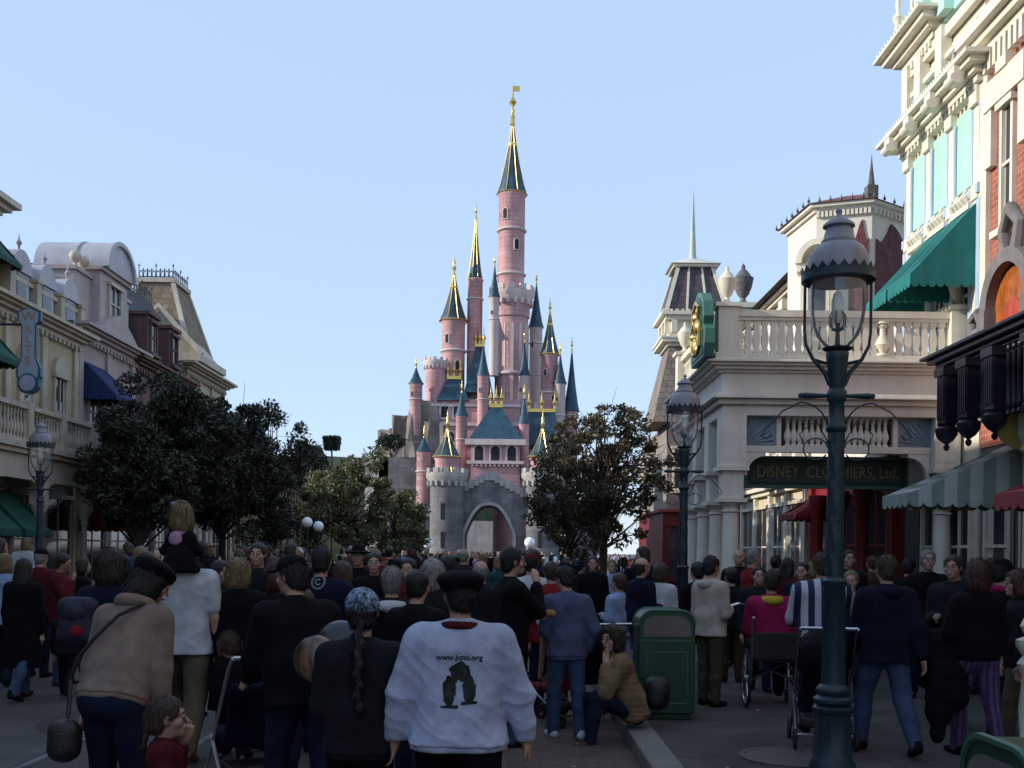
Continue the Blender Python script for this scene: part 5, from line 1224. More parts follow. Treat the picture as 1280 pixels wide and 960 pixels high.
bm = bmesh.new(); bmesh.ops.create_uvsphere(bm, u_segments=48, v_segments=24, radius=1)
hc = at(440, 0, 175); hh = zat(572, 175, 480)
for v in bm.verts: v.co = Vector((hc.x + v.co.x * 42, 175 + v.co.y * 22, v.co.z * hh * (1 + .06 * noise.noise(v.co * 4))))
me = bpy.data.meshes.new('hill'); bm.to_mesh(me); bm.free(); me.materials.append(hm)
for p in me.polygons: p.use_smooth = True
o = bpy.data.objects.new('hill', me); COL.objects.link(o); o['kind'] = 'structure'
tree('slope_tree', 'small dark tree on the slope beside the crag', at(498, 0, 114).x, 114.3, zat(545, 114, 498), 1.4, zat(552, 114, 498), 1500, lf_dark, 21, z0=zat(574, 114, 498), ls=.16, ncl=24, clump=.6)
# bright banner stall in the sunlit forecourt
bn = thing('banner_stand', 'low sunlit cream parade banner before the castle gate', 'banner', (at(605, 0, 88).x, 88, 0))
p0, p1 = at(582, 712, 88), at(637, 693, 88)
mb = MB(); mb.prism([(p0.x, 88, .6), (p1.x, 88.8, .6), (p1.x, 88.8, p1.z - .3), ((p0.x + p1.x) / 2, 88.4, p1.z - .55), (p0.x, 88, p1.z + .2)], (0, .05, 0)); mb.build('cloth', cream, bn)
mb = MB()
for q in (p0.x, p1.x): mb.tube([(q, 88.1 if q == p0.x else 88.9, 0), (q, 88.1 if q == p0.x else 88.9, p1.z + .5)], .04, 6)
mb.build('pole', red_p, bn)
# ================================================================== people
import zlib
def hash(t): return zlib.crc32(t.encode())
class Field:
    """signed distances on a grid; prims are blended smoothly; surface by surface nets"""
    def __init__(s, vox): s.vox, s.prims, s.cuts = vox, [], []
    def cap(s, a, b, ra, rb=None, k=.02): s.prims.append(('c', np.array(a, float), np.array(b, float), ra, ra if rb is None else rb, k)); return s
    def ell(s, c, r, rot=None, k=.02): s.prims.append(('e', np.array(c, float), np.array(r, float), rot, None, k)); return s
    def sub(s, c, r, rot=None, k=.008): s.cuts.append(('e', np.array(c, float), np.array(r, float), rot, k)); return s
    def plane(s, p, n): s.cuts.append(('p', np.array(p, float), np.array(n, float))); return s      # removes the side n points to
    def mesh(s, wr=0.0, wf=22.0, seed=0, extra=None, focus=None):
        vx = s.vox; lo, hi = np.full(3, 1e9), np.full(3, -1e9)
        for p in s.prims:
            if p[0] == 'c':
                m = max(p[3], p[4]); lo = np.minimum(lo, np.minimum(p[1], p[2]) - m); hi = np.maximum(hi, np.maximum(p[1], p[2]) + m)
            else:
                m = p[2] if p[3] is None else np.full(3, p[2].max()); lo = np.minimum(lo, p[1] - m); hi = np.maximum(hi, p[1] + m)
        lo -= vx * 3; hi += vx * 3; n = np.ceil((hi - lo) / vx).astype(int) + 1
        f = np.full(n, .2, np.float32); ax = [lo[i] + vx * np.arange(n[i]) for i in range(3)]
        def region(l, h):
            i0 = np.clip(((l - lo) / vx).astype(int) - 1, 0, n - 1); i1 = np.clip(((h - lo) / vx).astype(int) + 2, 1, n); return tuple(slice(a, b) for a, b in zip(i0, i1))
        def coords(sl, c): return (ax[0][sl[0]][:, None, None] - c[0], ax[1][sl[1]][None, :, None] - c[1], ax[2][sl[2]][None, None, :] - c[2])
        def ell_d(sl, c, r, rot):
            X, Y, Z = coords(sl, c)
            if rot is not None: X, Y, Z = (rot[0][0] * X + rot[1][0] * Y + rot[2][0] * Z, rot[0][1] * X + rot[1][1] * Y + rot[2][1] * Z, rot[0][2] * X + rot[1][2] * Y + rot[2][2] * Z)
            k0 = np.sqrt((X / r[0]) ** 2 + (Y / r[1]) ** 2 + (Z / r[2]) ** 2); k1 = np.sqrt((X / r[0] ** 2) ** 2 + (Y / r[1] ** 2) ** 2 + (Z / r[2] ** 2) ** 2)
            return k0 * (k0 - 1) / np.maximum(k1, 1e-6)
        for p in s.prims:
            mg = .045 + p[5]
            if p[0] == 'c':
                m = max(p[3], p[4]) + mg; sl = region(np.minimum(p[1], p[2]) - m, np.maximum(p[1], p[2]) + m); X, Y, Z = coords(sl, p[1]); ab = p[2] - p[1]; L2 = max(float(ab @ ab), 1e-9)
                t = np.clip((X * ab[0] + Y * ab[1] + Z * ab[2]) / L2, 0, 1); d = np.sqrt((X - t * ab[0]) ** 2 + (Y - t * ab[1]) ** 2 + (Z - t * ab[2]) ** 2) - (p[3] + (p[4] - p[3]) * t)
            else:
                m = (p[2] if p[3] is None else np.full(3, p[2].max())) + mg; sl = region(p[1] - m, p[1] + m); d = ell_d(sl, p[1], p[2], p[3])
            a = f[sl]; k = p[5]; h = np.maximum(k - np.abs(a - d), 0) / k; f[sl] = np.minimum(a, d) - h * h * k * .25
        for c in s.cuts:
            if c[0] == 'p':
                sl = (slice(0, n[0]), slice(0, n[1]), slice(0, n[2])); X, Y, Z = coords(sl, c[1]); f = np.maximum(f, (X * c[2][0] + Y * c[2][1] + Z * c[2][2]).astype(np.float32))
            else:
                m = np.full(3, c[2].max() + .03); sl = region(c[1] - m, c[1] + m); d = -ell_d(sl, c[1], c[2], c[3]); a = f[sl]; k = c[4]; h = np.maximum(k - np.abs(a - d), 0) / k; f[sl] = np.maximum(a, d) + h * h * k * .25
        if extra is not None: f = extra(f, ax)
        ins = f < 0
        cs = np.zeros(n - 1, np.int8)
        for i in (0, 1):
            for j in (0, 1):
                for k in (0, 1): cs += ins[i:n[0] - 1 + i, j:n[1] - 1 + j, k:n[2] - 1 + k]
        act = (cs > 0) & (cs < 8); idx = np.argwhere(act); vid = np.full(n - 1, -1, np.int32); vid[act] = np.arange(len(idx))
        acc = np.zeros((len(idx), 3)); cnt = np.zeros(len(idx)); C8 = [(i, j, k) for i in (0, 1) for j in (0, 1) for k in (0, 1)]
        for a in C8:
            for d in range(3):
                if a[d] == 0:
                    b = list(a); b[d] = 1; fa = f[idx[:, 0] + a[0], idx[:, 1] + a[1], idx[:, 2] + a[2]]; fb = f[idx[:, 0] + b[0], idx[:, 1] + b[1], idx[:, 2] + b[2]]
                    cr = (fa < 0) != (fb < 0); t = np.where(cr, fa / np.where(cr, fa - fb, 1), 0); q = np.array(a, float)[None] + np.zeros((len(idx), 3)); q[:, d] += t; acc[cr] += q[cr]; cnt[cr] += 1
        V = lo + vx * (idx + acc / np.maximum(cnt, 1)[:, None]); quads = []
        for d in range(3):
            e, g = [(1, 2), (2, 0), (0, 1)][d]; A = ins; sa = [slice(1, n[0] - 1), slice(1, n[1] - 1), slice(1, n[2] - 1)]; sa[d] = slice(0, n[d] - 1); sb = list(sa); sb[d] = slice(1, n[d])
            w0, w1 = A[tuple(sa)], A[tuple(sb)]; off = np.array([1, 1, 1]); off[d] = 0
            for m_, flip in ((w0 & ~w1, False), (~w0 & w1, True)):
                q = np.argwhere(m_) + off; 
                def cid(de, dg): r = q.copy(); r[:, e] -= de; r[:, g] -= dg; return vid[r[:, 0], r[:, 1], r[:, 2]]
                fc = np.stack([cid(1, 1), cid(0, 1), cid(0, 0), cid(1, 0)], 1); quads.append(fc[:, ::-1] if flip else fc)
        Q = np.concatenate(quads)
        # relax once, then lay cloth folds along the normals
        for _ in range(3):
            S = np.zeros_like(V); W = np.zeros(len(V))
            for a, b in ((0, 1), (1, 2), (2, 3), (3, 0)):
                np.add.at(S, Q[:, a], V[Q[:, b]]); np.add.at(S, Q[:, b], V[Q[:, a]]); np.add.at(W, Q[:, a], 1); np.add.at(W, Q[:, b], 1)
            V = V * .5 + S / np.maximum(W, 1)[:, None] * .5
        if wr:
            nf = np.cross(V[Q[:, 2]] - V[Q[:, 0]], V[Q[:, 3]] - V[Q[:, 1]]); nv = np.zeros_like(V)
            for a in range(4): np.add.at(nv, Q[:, a], nf)
            nv /= np.maximum(np.linalg.norm(nv, axis=1, keepdims=True), 1e-9); rg = np.random.default_rng(seed); dsp = np.zeros(len(V))
            wp = V + .02 * np.sin(V[:, [1, 2, 0]] * 19 + seed)
            for k in range(5):
                w_ = rg.normal(0, 1, 3); w_ /= np.linalg.norm(w_); w_[2] *= .55; w_ /= np.linalg.norm(w_); dsp += ((1 - np.abs(np.sin(wp @ w_ * wf * rg.uniform(.35, 1.1) + rg.uniform(0, 6)))) ** 2 - .3) * rg.uniform(.4, 1)
            dsp = dsp / 1.3
            if focus is not None:
                wgt = np.full(len(V), .28)
                for q in focus: wgt = np.maximum(wgt, 1.35 * np.exp(-((V - np.array(q)) ** 2).sum(1) / (.15 ** 2)))
                dsp = dsp * wgt
            V = V + nv * (wr * dsp)[:, None]
        return V, Q
def mesh_obj(name, VQ, m, parent):
    V, Q = VQ; me = bpy.data.meshes.new(name); me.vertices.add(len(V)); me.vertices.foreach_set('co', V.ravel().astype(np.float32)); me.loops.add(len(Q) * 4); me.polygons.add(len(Q))
    me.loops.foreach_set('vertex_index', Q.ravel().astype(np.int32)); me.polygons.foreach_set('loop_start', np.arange(len(Q), dtype=np.int32) * 4); me.update(calc_edges=True)
    me.polygons.foreach_set('use_smooth', np.ones(len(Q), bool)); me.materials.append(m); o = bpy.data.objects.new(name, me); COL.objects.link(o); o.parent = parent; return o

CLOTH = {'black': (.0055, .0055, .0075), 'charcoal': (.014, .015, .019), 'navy': (.007, .010, .028), 'white': (.50, .51, .55), 'cream': (.42, .36, .31), 'beige': (.215, .155, .13), 'olive': (.075, .065, .040), 'brown': (.09, .055, .035), 'tan': (.24, .155, .09), 'jeans': (.055, .085, .16), 'dark jeans': (.011, .018, .042), 'red': (.25, .018, .025), 'maroon': (.10, .012, .02), 'pink': (.50, .28, .42), 'magenta': (.33, .015, .09), 'purple': (.045, .022, .075), 'grey': (.17, .17, .18), 'blue': (.04, .07, .20), 'light blue': (.30, .38, .58), 'fleece blue': (.10, .11, .20), 'teal': (.02, .07, .08), 'green': (.02, .06, .035), 'khaki': (.13, .105, .065), 'yellow': (.55, .42, .06), 'lilac': (.36, .30, .50), 'ice white': (.41, .44, .59)}
HAIRC = {'black': (.008, .007, .007), 'dark brown': (.022, .013, .009), 'brown': (.055, .030, .017), 'blond': (.20, .13, .058), 'grey': (.22, .21, .20), 'auburn': (.065, .018, .012)}
SKINC = [(.40, .225, .165), (.34, .19, .13), (.44, .27, .20), (.27, .14, .09)]
def cloth(c):
    if isinstance(c, bpy.types.Material): return c
    k_ = 1.0 if c in ('white', 'ice white', 'beige', 'cream') else .8
    m = mat('fabric_' + c.replace(' ', '_'), [q * k_ for q in CLOTH[c]], .88, .22, 7, .3, 130, spec=.12)
    return m
def hairm(c): return mat('hair_' + c.replace(' ', '_'), HAIRC[c], .48, .40, 60, .6, 140, spec=.4, strand=True)
def skinm(i): return mat('skin_%s' % ['fair', 'olive', 'pale', 'tanned'][i], SKINC[i], .55, .10, 12, .08, 90, spec=.4)
lipm = mat('lips', (.34, .10, .09), .5); eyem = mat('eye_dark', (.02, .014, .012), .2, spec=.6); eyew = mat('eye_white', (.34, .31, .29), .4)
shoe_m = {}
ARMS = {'down': ((.16, .02, -1), (.05, .16, -1)), 'bent': ((.14, .05, -1), (-.42, .85, .12)), 'up': ((.30, .35, -.65), (-.35, .25, 1)), 'pocket': ((.34, -.22, -1), (-.20, .42, -1)), 'push': ((.16, .42, -.9), (-.10, .95, -.25)), 'carry': ((.2, -.1, -1), (.02, .5, -.8)), 'swingf': ((.12, .32, -1), (.0, .55, -.9)), 'swingb': ((.16, -.38, -1), (.10, -.2, -1)), 'chin': ((-.02, .50, -.85), (-.30, .55, .85)), 'eat': ((.12, .14, -1), (-.38, .75, .62)), 'out': ((.75, .05, -.8), (.3, .35, -.9)), 'lap': ((.15, .25, -1), (-.35, .8, -.4)), 'reach': ((.18, .25, -1), (.10, .30, -1)), 'hug': ((.28, .42, -.7), (-.85, .6, .1))}
LEGS = {'stand': ((2, -1), (-2, -3)), 'walk': ((22, 6), (-14, -34)), 'stroll': ((13, 2), (-9, -22)), 'sit': ((86, 4), (80, -6)), 'low': ((70, 12), (84, -14)), 'bend': ((10, -6), (6, -10)), 'straddle': ((78, -10), (78, -10))}
def nrmz(v): v = Vector(v); return v.normalized()

def person(label, x, y, h=1.72, yaw=0.0, top='jacket', tc='black', bot='trousers', bc='dark jeans', sc='black', hair='short', hc='dark brown', hat=None, hatc='black', sk=0, la='down', ra='down', legs='stroll', lean=0.0, head=(0, 0), wid=1.0, vox=.016, z=None, face=False, child=False, glasses=False, collar=None, cat='person', group=None, seat=None, pattern=None, wr=.008, side=0.0, hip=1.0, build=True):
    s = h / 1.75; hs = (s if not child else s * (1.0 + .30 * (1.4 - h) / .5)); hs = max(hs, .80 * 1.0 if child else .9)
    if child: hs = max(.78, min(.95, .72 + .22 * h / 1.2))
    z0 = (SW if x > KX + .1 or x < LKX - .1 else 0.0) if z is None else z
    W = wid * s
    RL = Matrix.Rotation(-R(lean), 3, 'X') @ Matrix.Rotation(R(side), 3, 'Y')
    pel = Vector((0, 0, 0)); T = lambda v: pel + RL @ Vector(v)
    nb = T((0, -.02 * s, .545 * s)); chest = T((0, .01 * s, .36 * s)); waist = T((0, .005 * s, .16 * s))
    J = {}
    HR = Matrix.Rotation(R(-head[0]), 3, 'Z') @ Matrix.Rotation(R(head[1]) - R(lean) * .35, 3, 'X'); hc0 = nb + RL @ Vector((0, .015, .055)) * s + HR @ Vector((0, .02, .12)) * hs
    for sg, nm, pose in ((-1, 'l', la), (1, 'r', ra)):
        if pose in ('chinik', 'eatik', 'cupik'):
            tg_ = hc0 + HR @ Vector({'chinik': (sg * .03, .12, -.24), 'eatik': (sg * .05, .20, -.20), 'cupik': (sg * .10, .30, -.36)}[pose]) * hs; sh = T((sg * .175 * W, -.01 * s, .475 * s)); dd = tg_ - sh; dl = min(dd.length, .52 * s); dn_ = dd.normalized(); la_, lb_ = .295 * s, .25 * s
            ca_ = (la_ ** 2 + dl ** 2 - lb_ ** 2) / (2 * la_ * dl); pole = Vector((sg * .35, -.1, -1)); pole = (pole - dn_ * pole.dot(dn_)).normalized(); el = sh + dn_ * la_ * ca_ + pole * la_ * math.sqrt(max(0, 1 - ca_ ** 2)); wr_ = sh + dn_ * dl
            J[nm] = (sh, el, wr_, (wr_ - el).normalized(), sg); continue
        u, fo = ARMS[pose] if isinstance(pose, str) else pose
        u, fo = nrmz((u[0] * sg, u[1], u[2])), nrmz((fo[0] * sg, fo[1], fo[2]))
        sh = T((sg * .175 * W, -.01 * s, .475 * s)); el = sh + RL @ u * (.295 * s); wr_ = el + RL @ fo * (.25 * s); J[nm] = (sh, el, wr_, (RL @ fo), sg)
    lg = LEGS[legs] if isinstance(legs, str) else legs; K_ = {}
    for sg, nm, (th, sh_) in ((-1, 'l', lg[0]), (1, 'r', lg[1])):
        hp = Vector((sg * .088 * W, 0, -.01 * s)); spread = .34 if legs in ('straddle',) else .05 if th < 50 else .14
        kd = nrmz((sg * spread, math.sin(R(th)), -math.cos(R(th)))); kn = hp + kd * (.425 * s); sd = nrmz((sg * .0, math.sin(R(sh_)), -math.cos(R(sh_)))); an = kn + sd * (.415 * s)
        ft = nrmz((sg * .16, 1, 0)); pit = max(0, -sh_ - 12) if th < 50 else 0; fd = nrmz((ft.x, ft.y * math.cos(R(pit)), -math.sin(R(pit)) * 1)); K_[nm] = (hp, kn, an, fd, sg)
    low = 1e9
    for nm in 'lr':
        hp, kn, an, fd, sg = K_[nm]; toe = an + fd * (.16 * s) + Vector((0, 0, -.045 * s)); heel = an + Vector((0, -.04 * s, -.08 * s)); low = min(low, toe.z - .03 * s, heel.z)
    dz = -low if seat is None else seat - (-.12 * s)
    up = Vector((0, 0, dz)); nb += up; chest += up; waist += up; pel = pel + up
    for nm in 'lr':
        a = J[nm]; J[nm] = (a[0] + up, a[1] + up, a[2] + up, a[3], a[4]); a = K_[nm]; K_[nm] = (a[0] + up, a[1] + up, a[2] + up, a[3], a[4])
    # head frame
    hcn = nb + RL @ Vector((0, .015, .055)) * s + HR @ Vector((0, .02, .12)) * hs
    H = lambda a, b, c: tuple(hcn + HR @ (Vector((a, b, c)) * hs)); HM = [list(r) for r in HR]
    root = bpy.data.objects.new('person', None)
    bvox = vox if not face else min(vox, .010)
    B = Field(bvox)
    B.ell(H(0, -.012, .03), (.076 * hs, .096 * hs, .090 * hs), HM).ell(H(0, .022, -.055), (.055 * hs, .062 * hs, .060 * hs), HM, .03).cap(H(0, .07, -.088), H(0, .072, -.09), .022 * hs, k=.02)
    B.cap(H(0, .094, .012), H(0, .114, -.022), .009 * hs, .014 * hs, .012).cap(H(-.036, .080, .036), H(.036, .080, .036), .013 * hs, k=.02)
    B.cap(H(-.018, .090, -.056), H(.018, .090, -.056), .009 * hs, k=.012)
    for sg in (-1, 1):
        B.ell(H(sg * .079, -.008, 0), (.012 * hs, .022 * hs, .033 * hs), HM, .012).ell(H(sg * .045, .052, -.02), (.028 * hs, .03 * hs, .028 * hs), HM, .02)
        B.sub(H(sg * .033, .108, .016), (.019 * hs, .020 * hs, .013 * hs), HM, .012)
    B.cap(tuple(nb + RL @ Vector((0, -.01, -.03)) * s), H(0, -.02, -.05), .056 * s, .052 * hs, .03)
    for sg in (-1, 1):
        B.cap(T((0, 0, .50 * s)), T((sg * .15 * W, -.01 * s, .465 * s)), .062 * s, .058 * s, .05)
        B.cap(T((sg * .075 * W, .0, .40 * s)), T((sg * .055 * W, 0, .16 * s)), .105 * W, .085 * W, .05); B.cap(T((sg * .055 * W, 0, .16 * s)), T((sg * .07 * W, -.01 * s, -.02 * s)), .085 * W, .105 * W * hip, .06)
    hv = vox <= .011
    for nm in 'lr':
        sh, el, wr_, fd, sg = J[nm]; B.cap(sh, el, .052 * W, .040 * W, .03).cap(el, wr_, .040 * W, .027 * W, .02)
        pz = (RL @ Vector((sg, 0, 0))); sdv = fd.cross(pz).normalized(); pn = sdv.cross(fd).normalized(); c0 = wr_ + fd * .05 * hs * .9; pal = wr_ + fd * .095 * hs
        B.cap(wr_, c0, .027 * s, .026 * s, .015)
        if hv:
            wd = sdv * (.030 * hs)
            for q in (-.9, -.3, .3, .9): B.cap(c0 + wd * q * .7, pal + wd * q, .014 * hs, .012 * hs, .01)
            for q, ln in ((-.95, .060), (-.32, .074), (.32, .070), (.95, .054)):
                p0 = pal + wd * q; p1 = p0 + (fd + pn * -.25 * sg).normalized() * ln * .55 * hs; p2 = p1 + (fd * .7 - pn * .7 * sg).normalized() * ln * .5 * hs
                B.cap(p0, p1, .0095 * hs, .0088 * hs, .004).cap(p1, p2, .0088 * hs, .0078 * hs, .004)
            tb = wr_ + fd * .03 * hs + sdv * .024 * hs; t1 = tb + (fd * .7 + sdv * .75 - pn * .3 * sg).normalized() * .042 * hs; B.cap(tb, t1, .013 * hs, .011 * hs, .006).cap(t1, t1 + (fd * .95 + sdv * .2 - pn * .3 * sg).normalized() * .032 * hs, .0105 * hs, .009 * hs, .004)
        else:
            B.ell(tuple(wr_ + fd * .085 * hs), (.03 * hs,) * 3, None, .015).cap(wr_ + fd * .09 * hs, wr_ + fd * .15 * hs - pn * .02 * sg, .026 * hs, .016 * hs, .015).cap(wr_ + fd * .05 * hs + sdv * .025 * hs, wr_ + fd * .10 * hs + sdv * .045 * hs, .013 * hs, .010 * hs, .008)
        hp, kn, an, fdv, sg = K_[nm]; B.cap(hp, kn, .082 * W * hip, .052 * W, .03).cap(kn, kn.lerp(an, .35), .050 * W, .052 * W, .02).cap(kn.lerp(an, .35), an, .052 * W, .034 * s, .02).cap(an + Vector((0, -.02, -.045)) * s, an + fdv * .13 * s + Vector((0, 0, -.045)) * s, .036 * s, .03 * s, .03)
    body = mesh_obj('person', B.mesh(), skinm(sk), None); bpy.data.objects.remove(root); root = body
    # ---- trousers or skirt
    tm = cloth(bc); F = Field(vox); loose = {'trousers': .016, 'loose': .028, 'tight': .008, 'skirt': .02}[bot]
    for sg in (-1, 1): F.cap(T2(pel, RL, (sg * .055 * W, 0, .14 * s)), T2(pel, RL, (sg * .07 * W, -.012 * s, -.03 * s)), .088 * W + loose * .4, .108 * W * hip + loose * .5, .05)
    for nm in 'lr':
        hp, kn, an, fd, sg = K_[nm]
        if bot == 'skirt':
            F.cap(hp, kn, .10 * W, .13 * W, .08); continue
        F.cap(hp, kn, .085 * W * hip + loose, .056 * W + loose, .03).cap(kn, kn.lerp(an, .4), .055 * W + loose, .054 * W + loose, .02).cap(kn.lerp(an, .4), an + Vector((0, 0, -.02 * s)), .054 * W + loose, .045 * s + loose, .02)
    tt_ = {'tshirt': -.03, 'sweater': .05, 'jacket': -.03, 'coat': -.3, 'puffer': .0, 'fleece': -.02, 'sweatshirt': .0, 'shirt': -.05}[top]
    if lg[0][0] < 50: F.plane(T2(pel, RL, (0, 0, tt_ * s)), RL @ Vector((0, 0, 1)))
    mesh_obj('skirt' if bot == 'skirt' else 'trousers', F.mesh(wr * .9, 20, hash(label) % 97, None, [tuple(K_[q][1]) for q in 'lr'] + [tuple(K_[q][2] + Vector((0, 0, .06))) for q in 'lr'] + [tuple(pel + Vector((0, -.08, -.12)) * s)]), tm, root)
    # ---- shoes
    for nm in 'lr':
        hp, kn, an, fd, sg = K_[nm]; F = Field(min(vox, .014)); dn = Vector((0, 0, -.048 * s)); F.cap(an + Vector((0, -.03 * s, -.04 * s)), an + fd * .06 * s + dn, .042 * s, .042 * s, .02).cap(an + fd * .05 * s + dn, an + fd * .165 * s + dn * 1.05, .042 * s, .030 * s, .02).cap(an + Vector((0, -.02 * s, .0)), an + Vector((0, -.03 * s, -.04 * s)), .042 * s, .044 * s, .02)
        F.plane(an + Vector((0, 0, -.083 * s)) if abs(fd.z) < .05 else an + Vector((0, 0, -.30)), (0, 0, -1)); mesh_obj('shoe', F.mesh(), cloth(sc), root)
    # ---- upper garment
    off = {'tshirt': .018, 'sweater': .026, 'jacket': .036, 'coat': .040, 'puffer': .040, 'fleece': .030, 'sweatshirt': .034, 'shirt': .020}[top]; F = Field(vox); hem = {'tshirt': -.10, 'sweater': -.02, 'jacket': -.10, 'coat': -.50, 'puffer': -.06, 'fleece': -.08, 'sweatshirt': -.06, 'shirt': -.12}[top] * s
    sit = lg[0][0] > 50
    if sit: hem = max(hem, -.07 * s)
    F.cap(T2(pel, RL, (0, -.012 * s, .46 * s)), tuple(nb + RL @ Vector((0, -.015, -.012)) * s), .085 * s, .066 * s, .05)
    for sg in (-1, 1):
        F.cap(T2(pel, RL, (0, -.005, .495 * s)), T2(pel, RL, (sg * .155 * W, -.01 * s, .47 * s)), .070 * s + off * .35, .064 * s + off * .6, .06)
        F.cap(T2(pel, RL, (sg * .078 * W, 0, .41 * s)), T2(pel, RL, (sg * .062 * W, 0, .14 * s)), .107 * W + off * .75, .096 * W + off, .06); hw = .112 * W * hip + off * .9 + (.024 if bot == 'loose' else 0)
        F.cap(T2(pel, RL, (sg * .062 * W, 0, .14 * s)), T2(pel, RL, (sg * .07 * W, -.008 * s, min(0, hem) - .01)), .096 * W + off, hw + (.035 if top == 'coat' else 0), .06)
    for nm in 'lr':
        sh, el, wr_, fd, sg = J[nm]; o2 = off * .75
        if top == 'tshirt':
            F.cap(sh, sh.lerp(el, .75), .062 * W + o2, .054 * W + o2, .03)
        else:
            F.cap(sh, el, .058 * W + o2, .047 * W + o2, .03).cap(el, el.lerp(wr_, .90), .047 * W + o2, .036 * W + o2 * .8, .025)
            if top in ('sweatshirt', 'sweater', 'fleece', 'puffer'): F.cap(el.lerp(wr_, .93), el.lerp(wr_, .99), .034 * W + o2 * .45, .032 * W + o2 * .35, .008)
    F.plane(T2(pel, RL, (0, 0, hem)), RL @ Vector((0, 0, -1)))
    ex = None
    if top == 'puffer':
        pr_ = 2 * PI / (.062 * s)
        def ex(f, ax): return f - (.0055 * np.abs(np.sin(ax[2] * pr_ * .5 + .9 * np.sin(ax[2] * 21))))[None, None, :].astype(np.float32)
    m_ = pattern or cloth(tc)
    up_o = mesh_obj({'tshirt': 't_shirt'}.get(top, top), F.mesh(wr, 24 if top != 'coat' else 14, (hash(label) + 31) % 89, ex, [tuple(J[q][1]) for q in 'lr'] + [tuple(J[q][0] - Vector((J[q][4] * .05, 0, .10)) * s) for q in 'lr'] + [tuple(J[q][2]) for q in 'lr'] + [T2(pel, RL, (sx * .12 * W, -.1 * s, hem + .08)) for sx in (-1, 1)]), m_, root)
    if top in ('sweatshirt', 'sweater', 'fleece', 'puffer'):
        F = Field(vox); 
        for sg in (-1, 1): F.cap(T2(pel, RL, (sg * .062 * W, 0, hem + .045)), T2(pel, RL, (sg * .07 * W, -.006 * s, hem + .005)), .096 * W + off * .75, hw - off * .35, .06)
        F.plane(T2(pel, RL, (0, 0, hem - .028)), RL @ Vector((0, 0, -1))).plane(T2(pel, RL, (0, 0, hem + .03)), RL @ Vector((0, 0, 1))); mesh_obj('hem_band', F.mesh(.002, 60, 3), m_, root)
    if collar:
        ck, cc = collar; F = Field(min(vox, .012)); n = 14; rc = (.088 if ck != 'hood' else .10) * s; cb = nb + RL @ Vector((0, -.008, .008 if ck != 'hood' else -.01)) * s
        for i in range(n):
            a0, a1 = 2 * PI * i / n, 2 * PI * (i + 1) / n
            if ck == 'hood': g0, g1 = [.020 + .030 * max(0, -math.sin(a)) for a in (a0, a1)]; dz_ = [.0 - .012 * -math.sin(a) for a in (a0, a1)]
            elif ck == 'scarf': g0 = g1 = .036; dz_ = [0, 0]
            else: g0 = g1 = .019; dz_ = [.012 * -math.sin(a0), .012 * -math.sin(a1)]
            F.cap(tuple(cb + RL @ Vector((rc * math.cos(a0), rc * .92 * math.sin(a0), dz_[0]))), tuple(cb + RL @ Vector((rc * math.cos(a1), rc * .92 * math.sin(a1), dz_[1]))), g0 * s, g1 * s, .02)
        mesh_obj({'hood': 'hood', 'scarf': 'scarf'}.get(ck, 'collar'), F.mesh(.003, 30, 5), cloth(cc), root)
    # ---- hair
    rgh = np.random.default_rng(abs(hash(label)) % 1000)
    if hair and hair != 'none':
        F = Field(min(vox, .013)); g = {'short': .012, 'crop': .006, 'bob': .022, 'long': .018, 'curly': .030, 'bald': .006, 'tail': .012, 'bun': .013, 'braid': .012, 'pigtails': .014, 'bushy': .045}[hair]
        F.ell(H(0, -.020, .042), ((.078 + g) * hs, (.095 + g * .8) * hs, (.085 + g) * hs), HM)
        if hat and hat != 'hoodup': F.plane(H(0, 0, .062 if hat != 'bandana' else .03), HR @ Vector((0, .35, 1)).normalized())
        if hair == 'bald': F.plane(H(0, 0, .045), HR @ Vector((0, 0, 1)))
        if hair in ('short', 'bald', 'crop', 'tail', 'bun', 'braid', 'pigtails'): F.ell(H(0, -.055, -.03), ((.068 + g * .5) * hs, (.05 + g * .5) * hs, .062 * hs), HM, .03)
        if hair in ('bob', 'curly', 'bushy'):
            for sg in (-1, 1): F.ell(H(sg * .06, -.025, -.05), ((.042 + g * .5) * hs, (.06 + g * .5) * hs, .085 * hs), HM, .04)
            F.ell(H(0, -.06, -.06), (.08 * hs, (.05 + g * .5) * hs, .09 * hs), HM, .04)
        if hair == 'long':
            for sg in (-1, 1): F.ell(H(sg * .055, -.03, -.06), (.048 * hs, .07 * hs, .11 * hs), HM, .04)
            F.ell(H(0, -.085, -.16), (.10 * hs, .05 * hs, .17 * hs), HM, .05)
        if hair == 'tail': F.cap(H(0, -.11, .02), H(0, -.135, -.16), .026 * hs, .012 * hs, .03)
        if hair == 'bun': F.ell(H(0, -.125, .03), (.04 * hs,) * 3, None, .02)
        if hair == 'pigtails':
            for sg in (-1, 1): F.ell(H(sg * .10, -.03, .02), (.032 * hs,) * 3, None, .015).cap(H(sg * .105, -.03, .0), H(sg * .12, -.04, -.09), .028 * hs, .012 * hs, .02)
        if hair == 'braid':
            p0 = hcn + HR @ Vector((0, -.10, -.05)) * hs; 
            for i in range(9): F.ell(tuple(p0 + Vector((.008 * (-1) ** i, -.035 - .012 * min(i, 4), -.058 * i)) * s), (.030 * s, .026 * s, .036 * s), None, .012)
        if hair != 'bald': F.sub(H(0, .125, -.035), ((.085 if hair not in ('curly', 'bob', 'long') else .066) * hs, .11 * hs, .125 * hs), HM, .02)
        else: F.sub(H(0, .10, -.02), (.10 * hs, .10 * hs, .15 * hs), HM, .02)
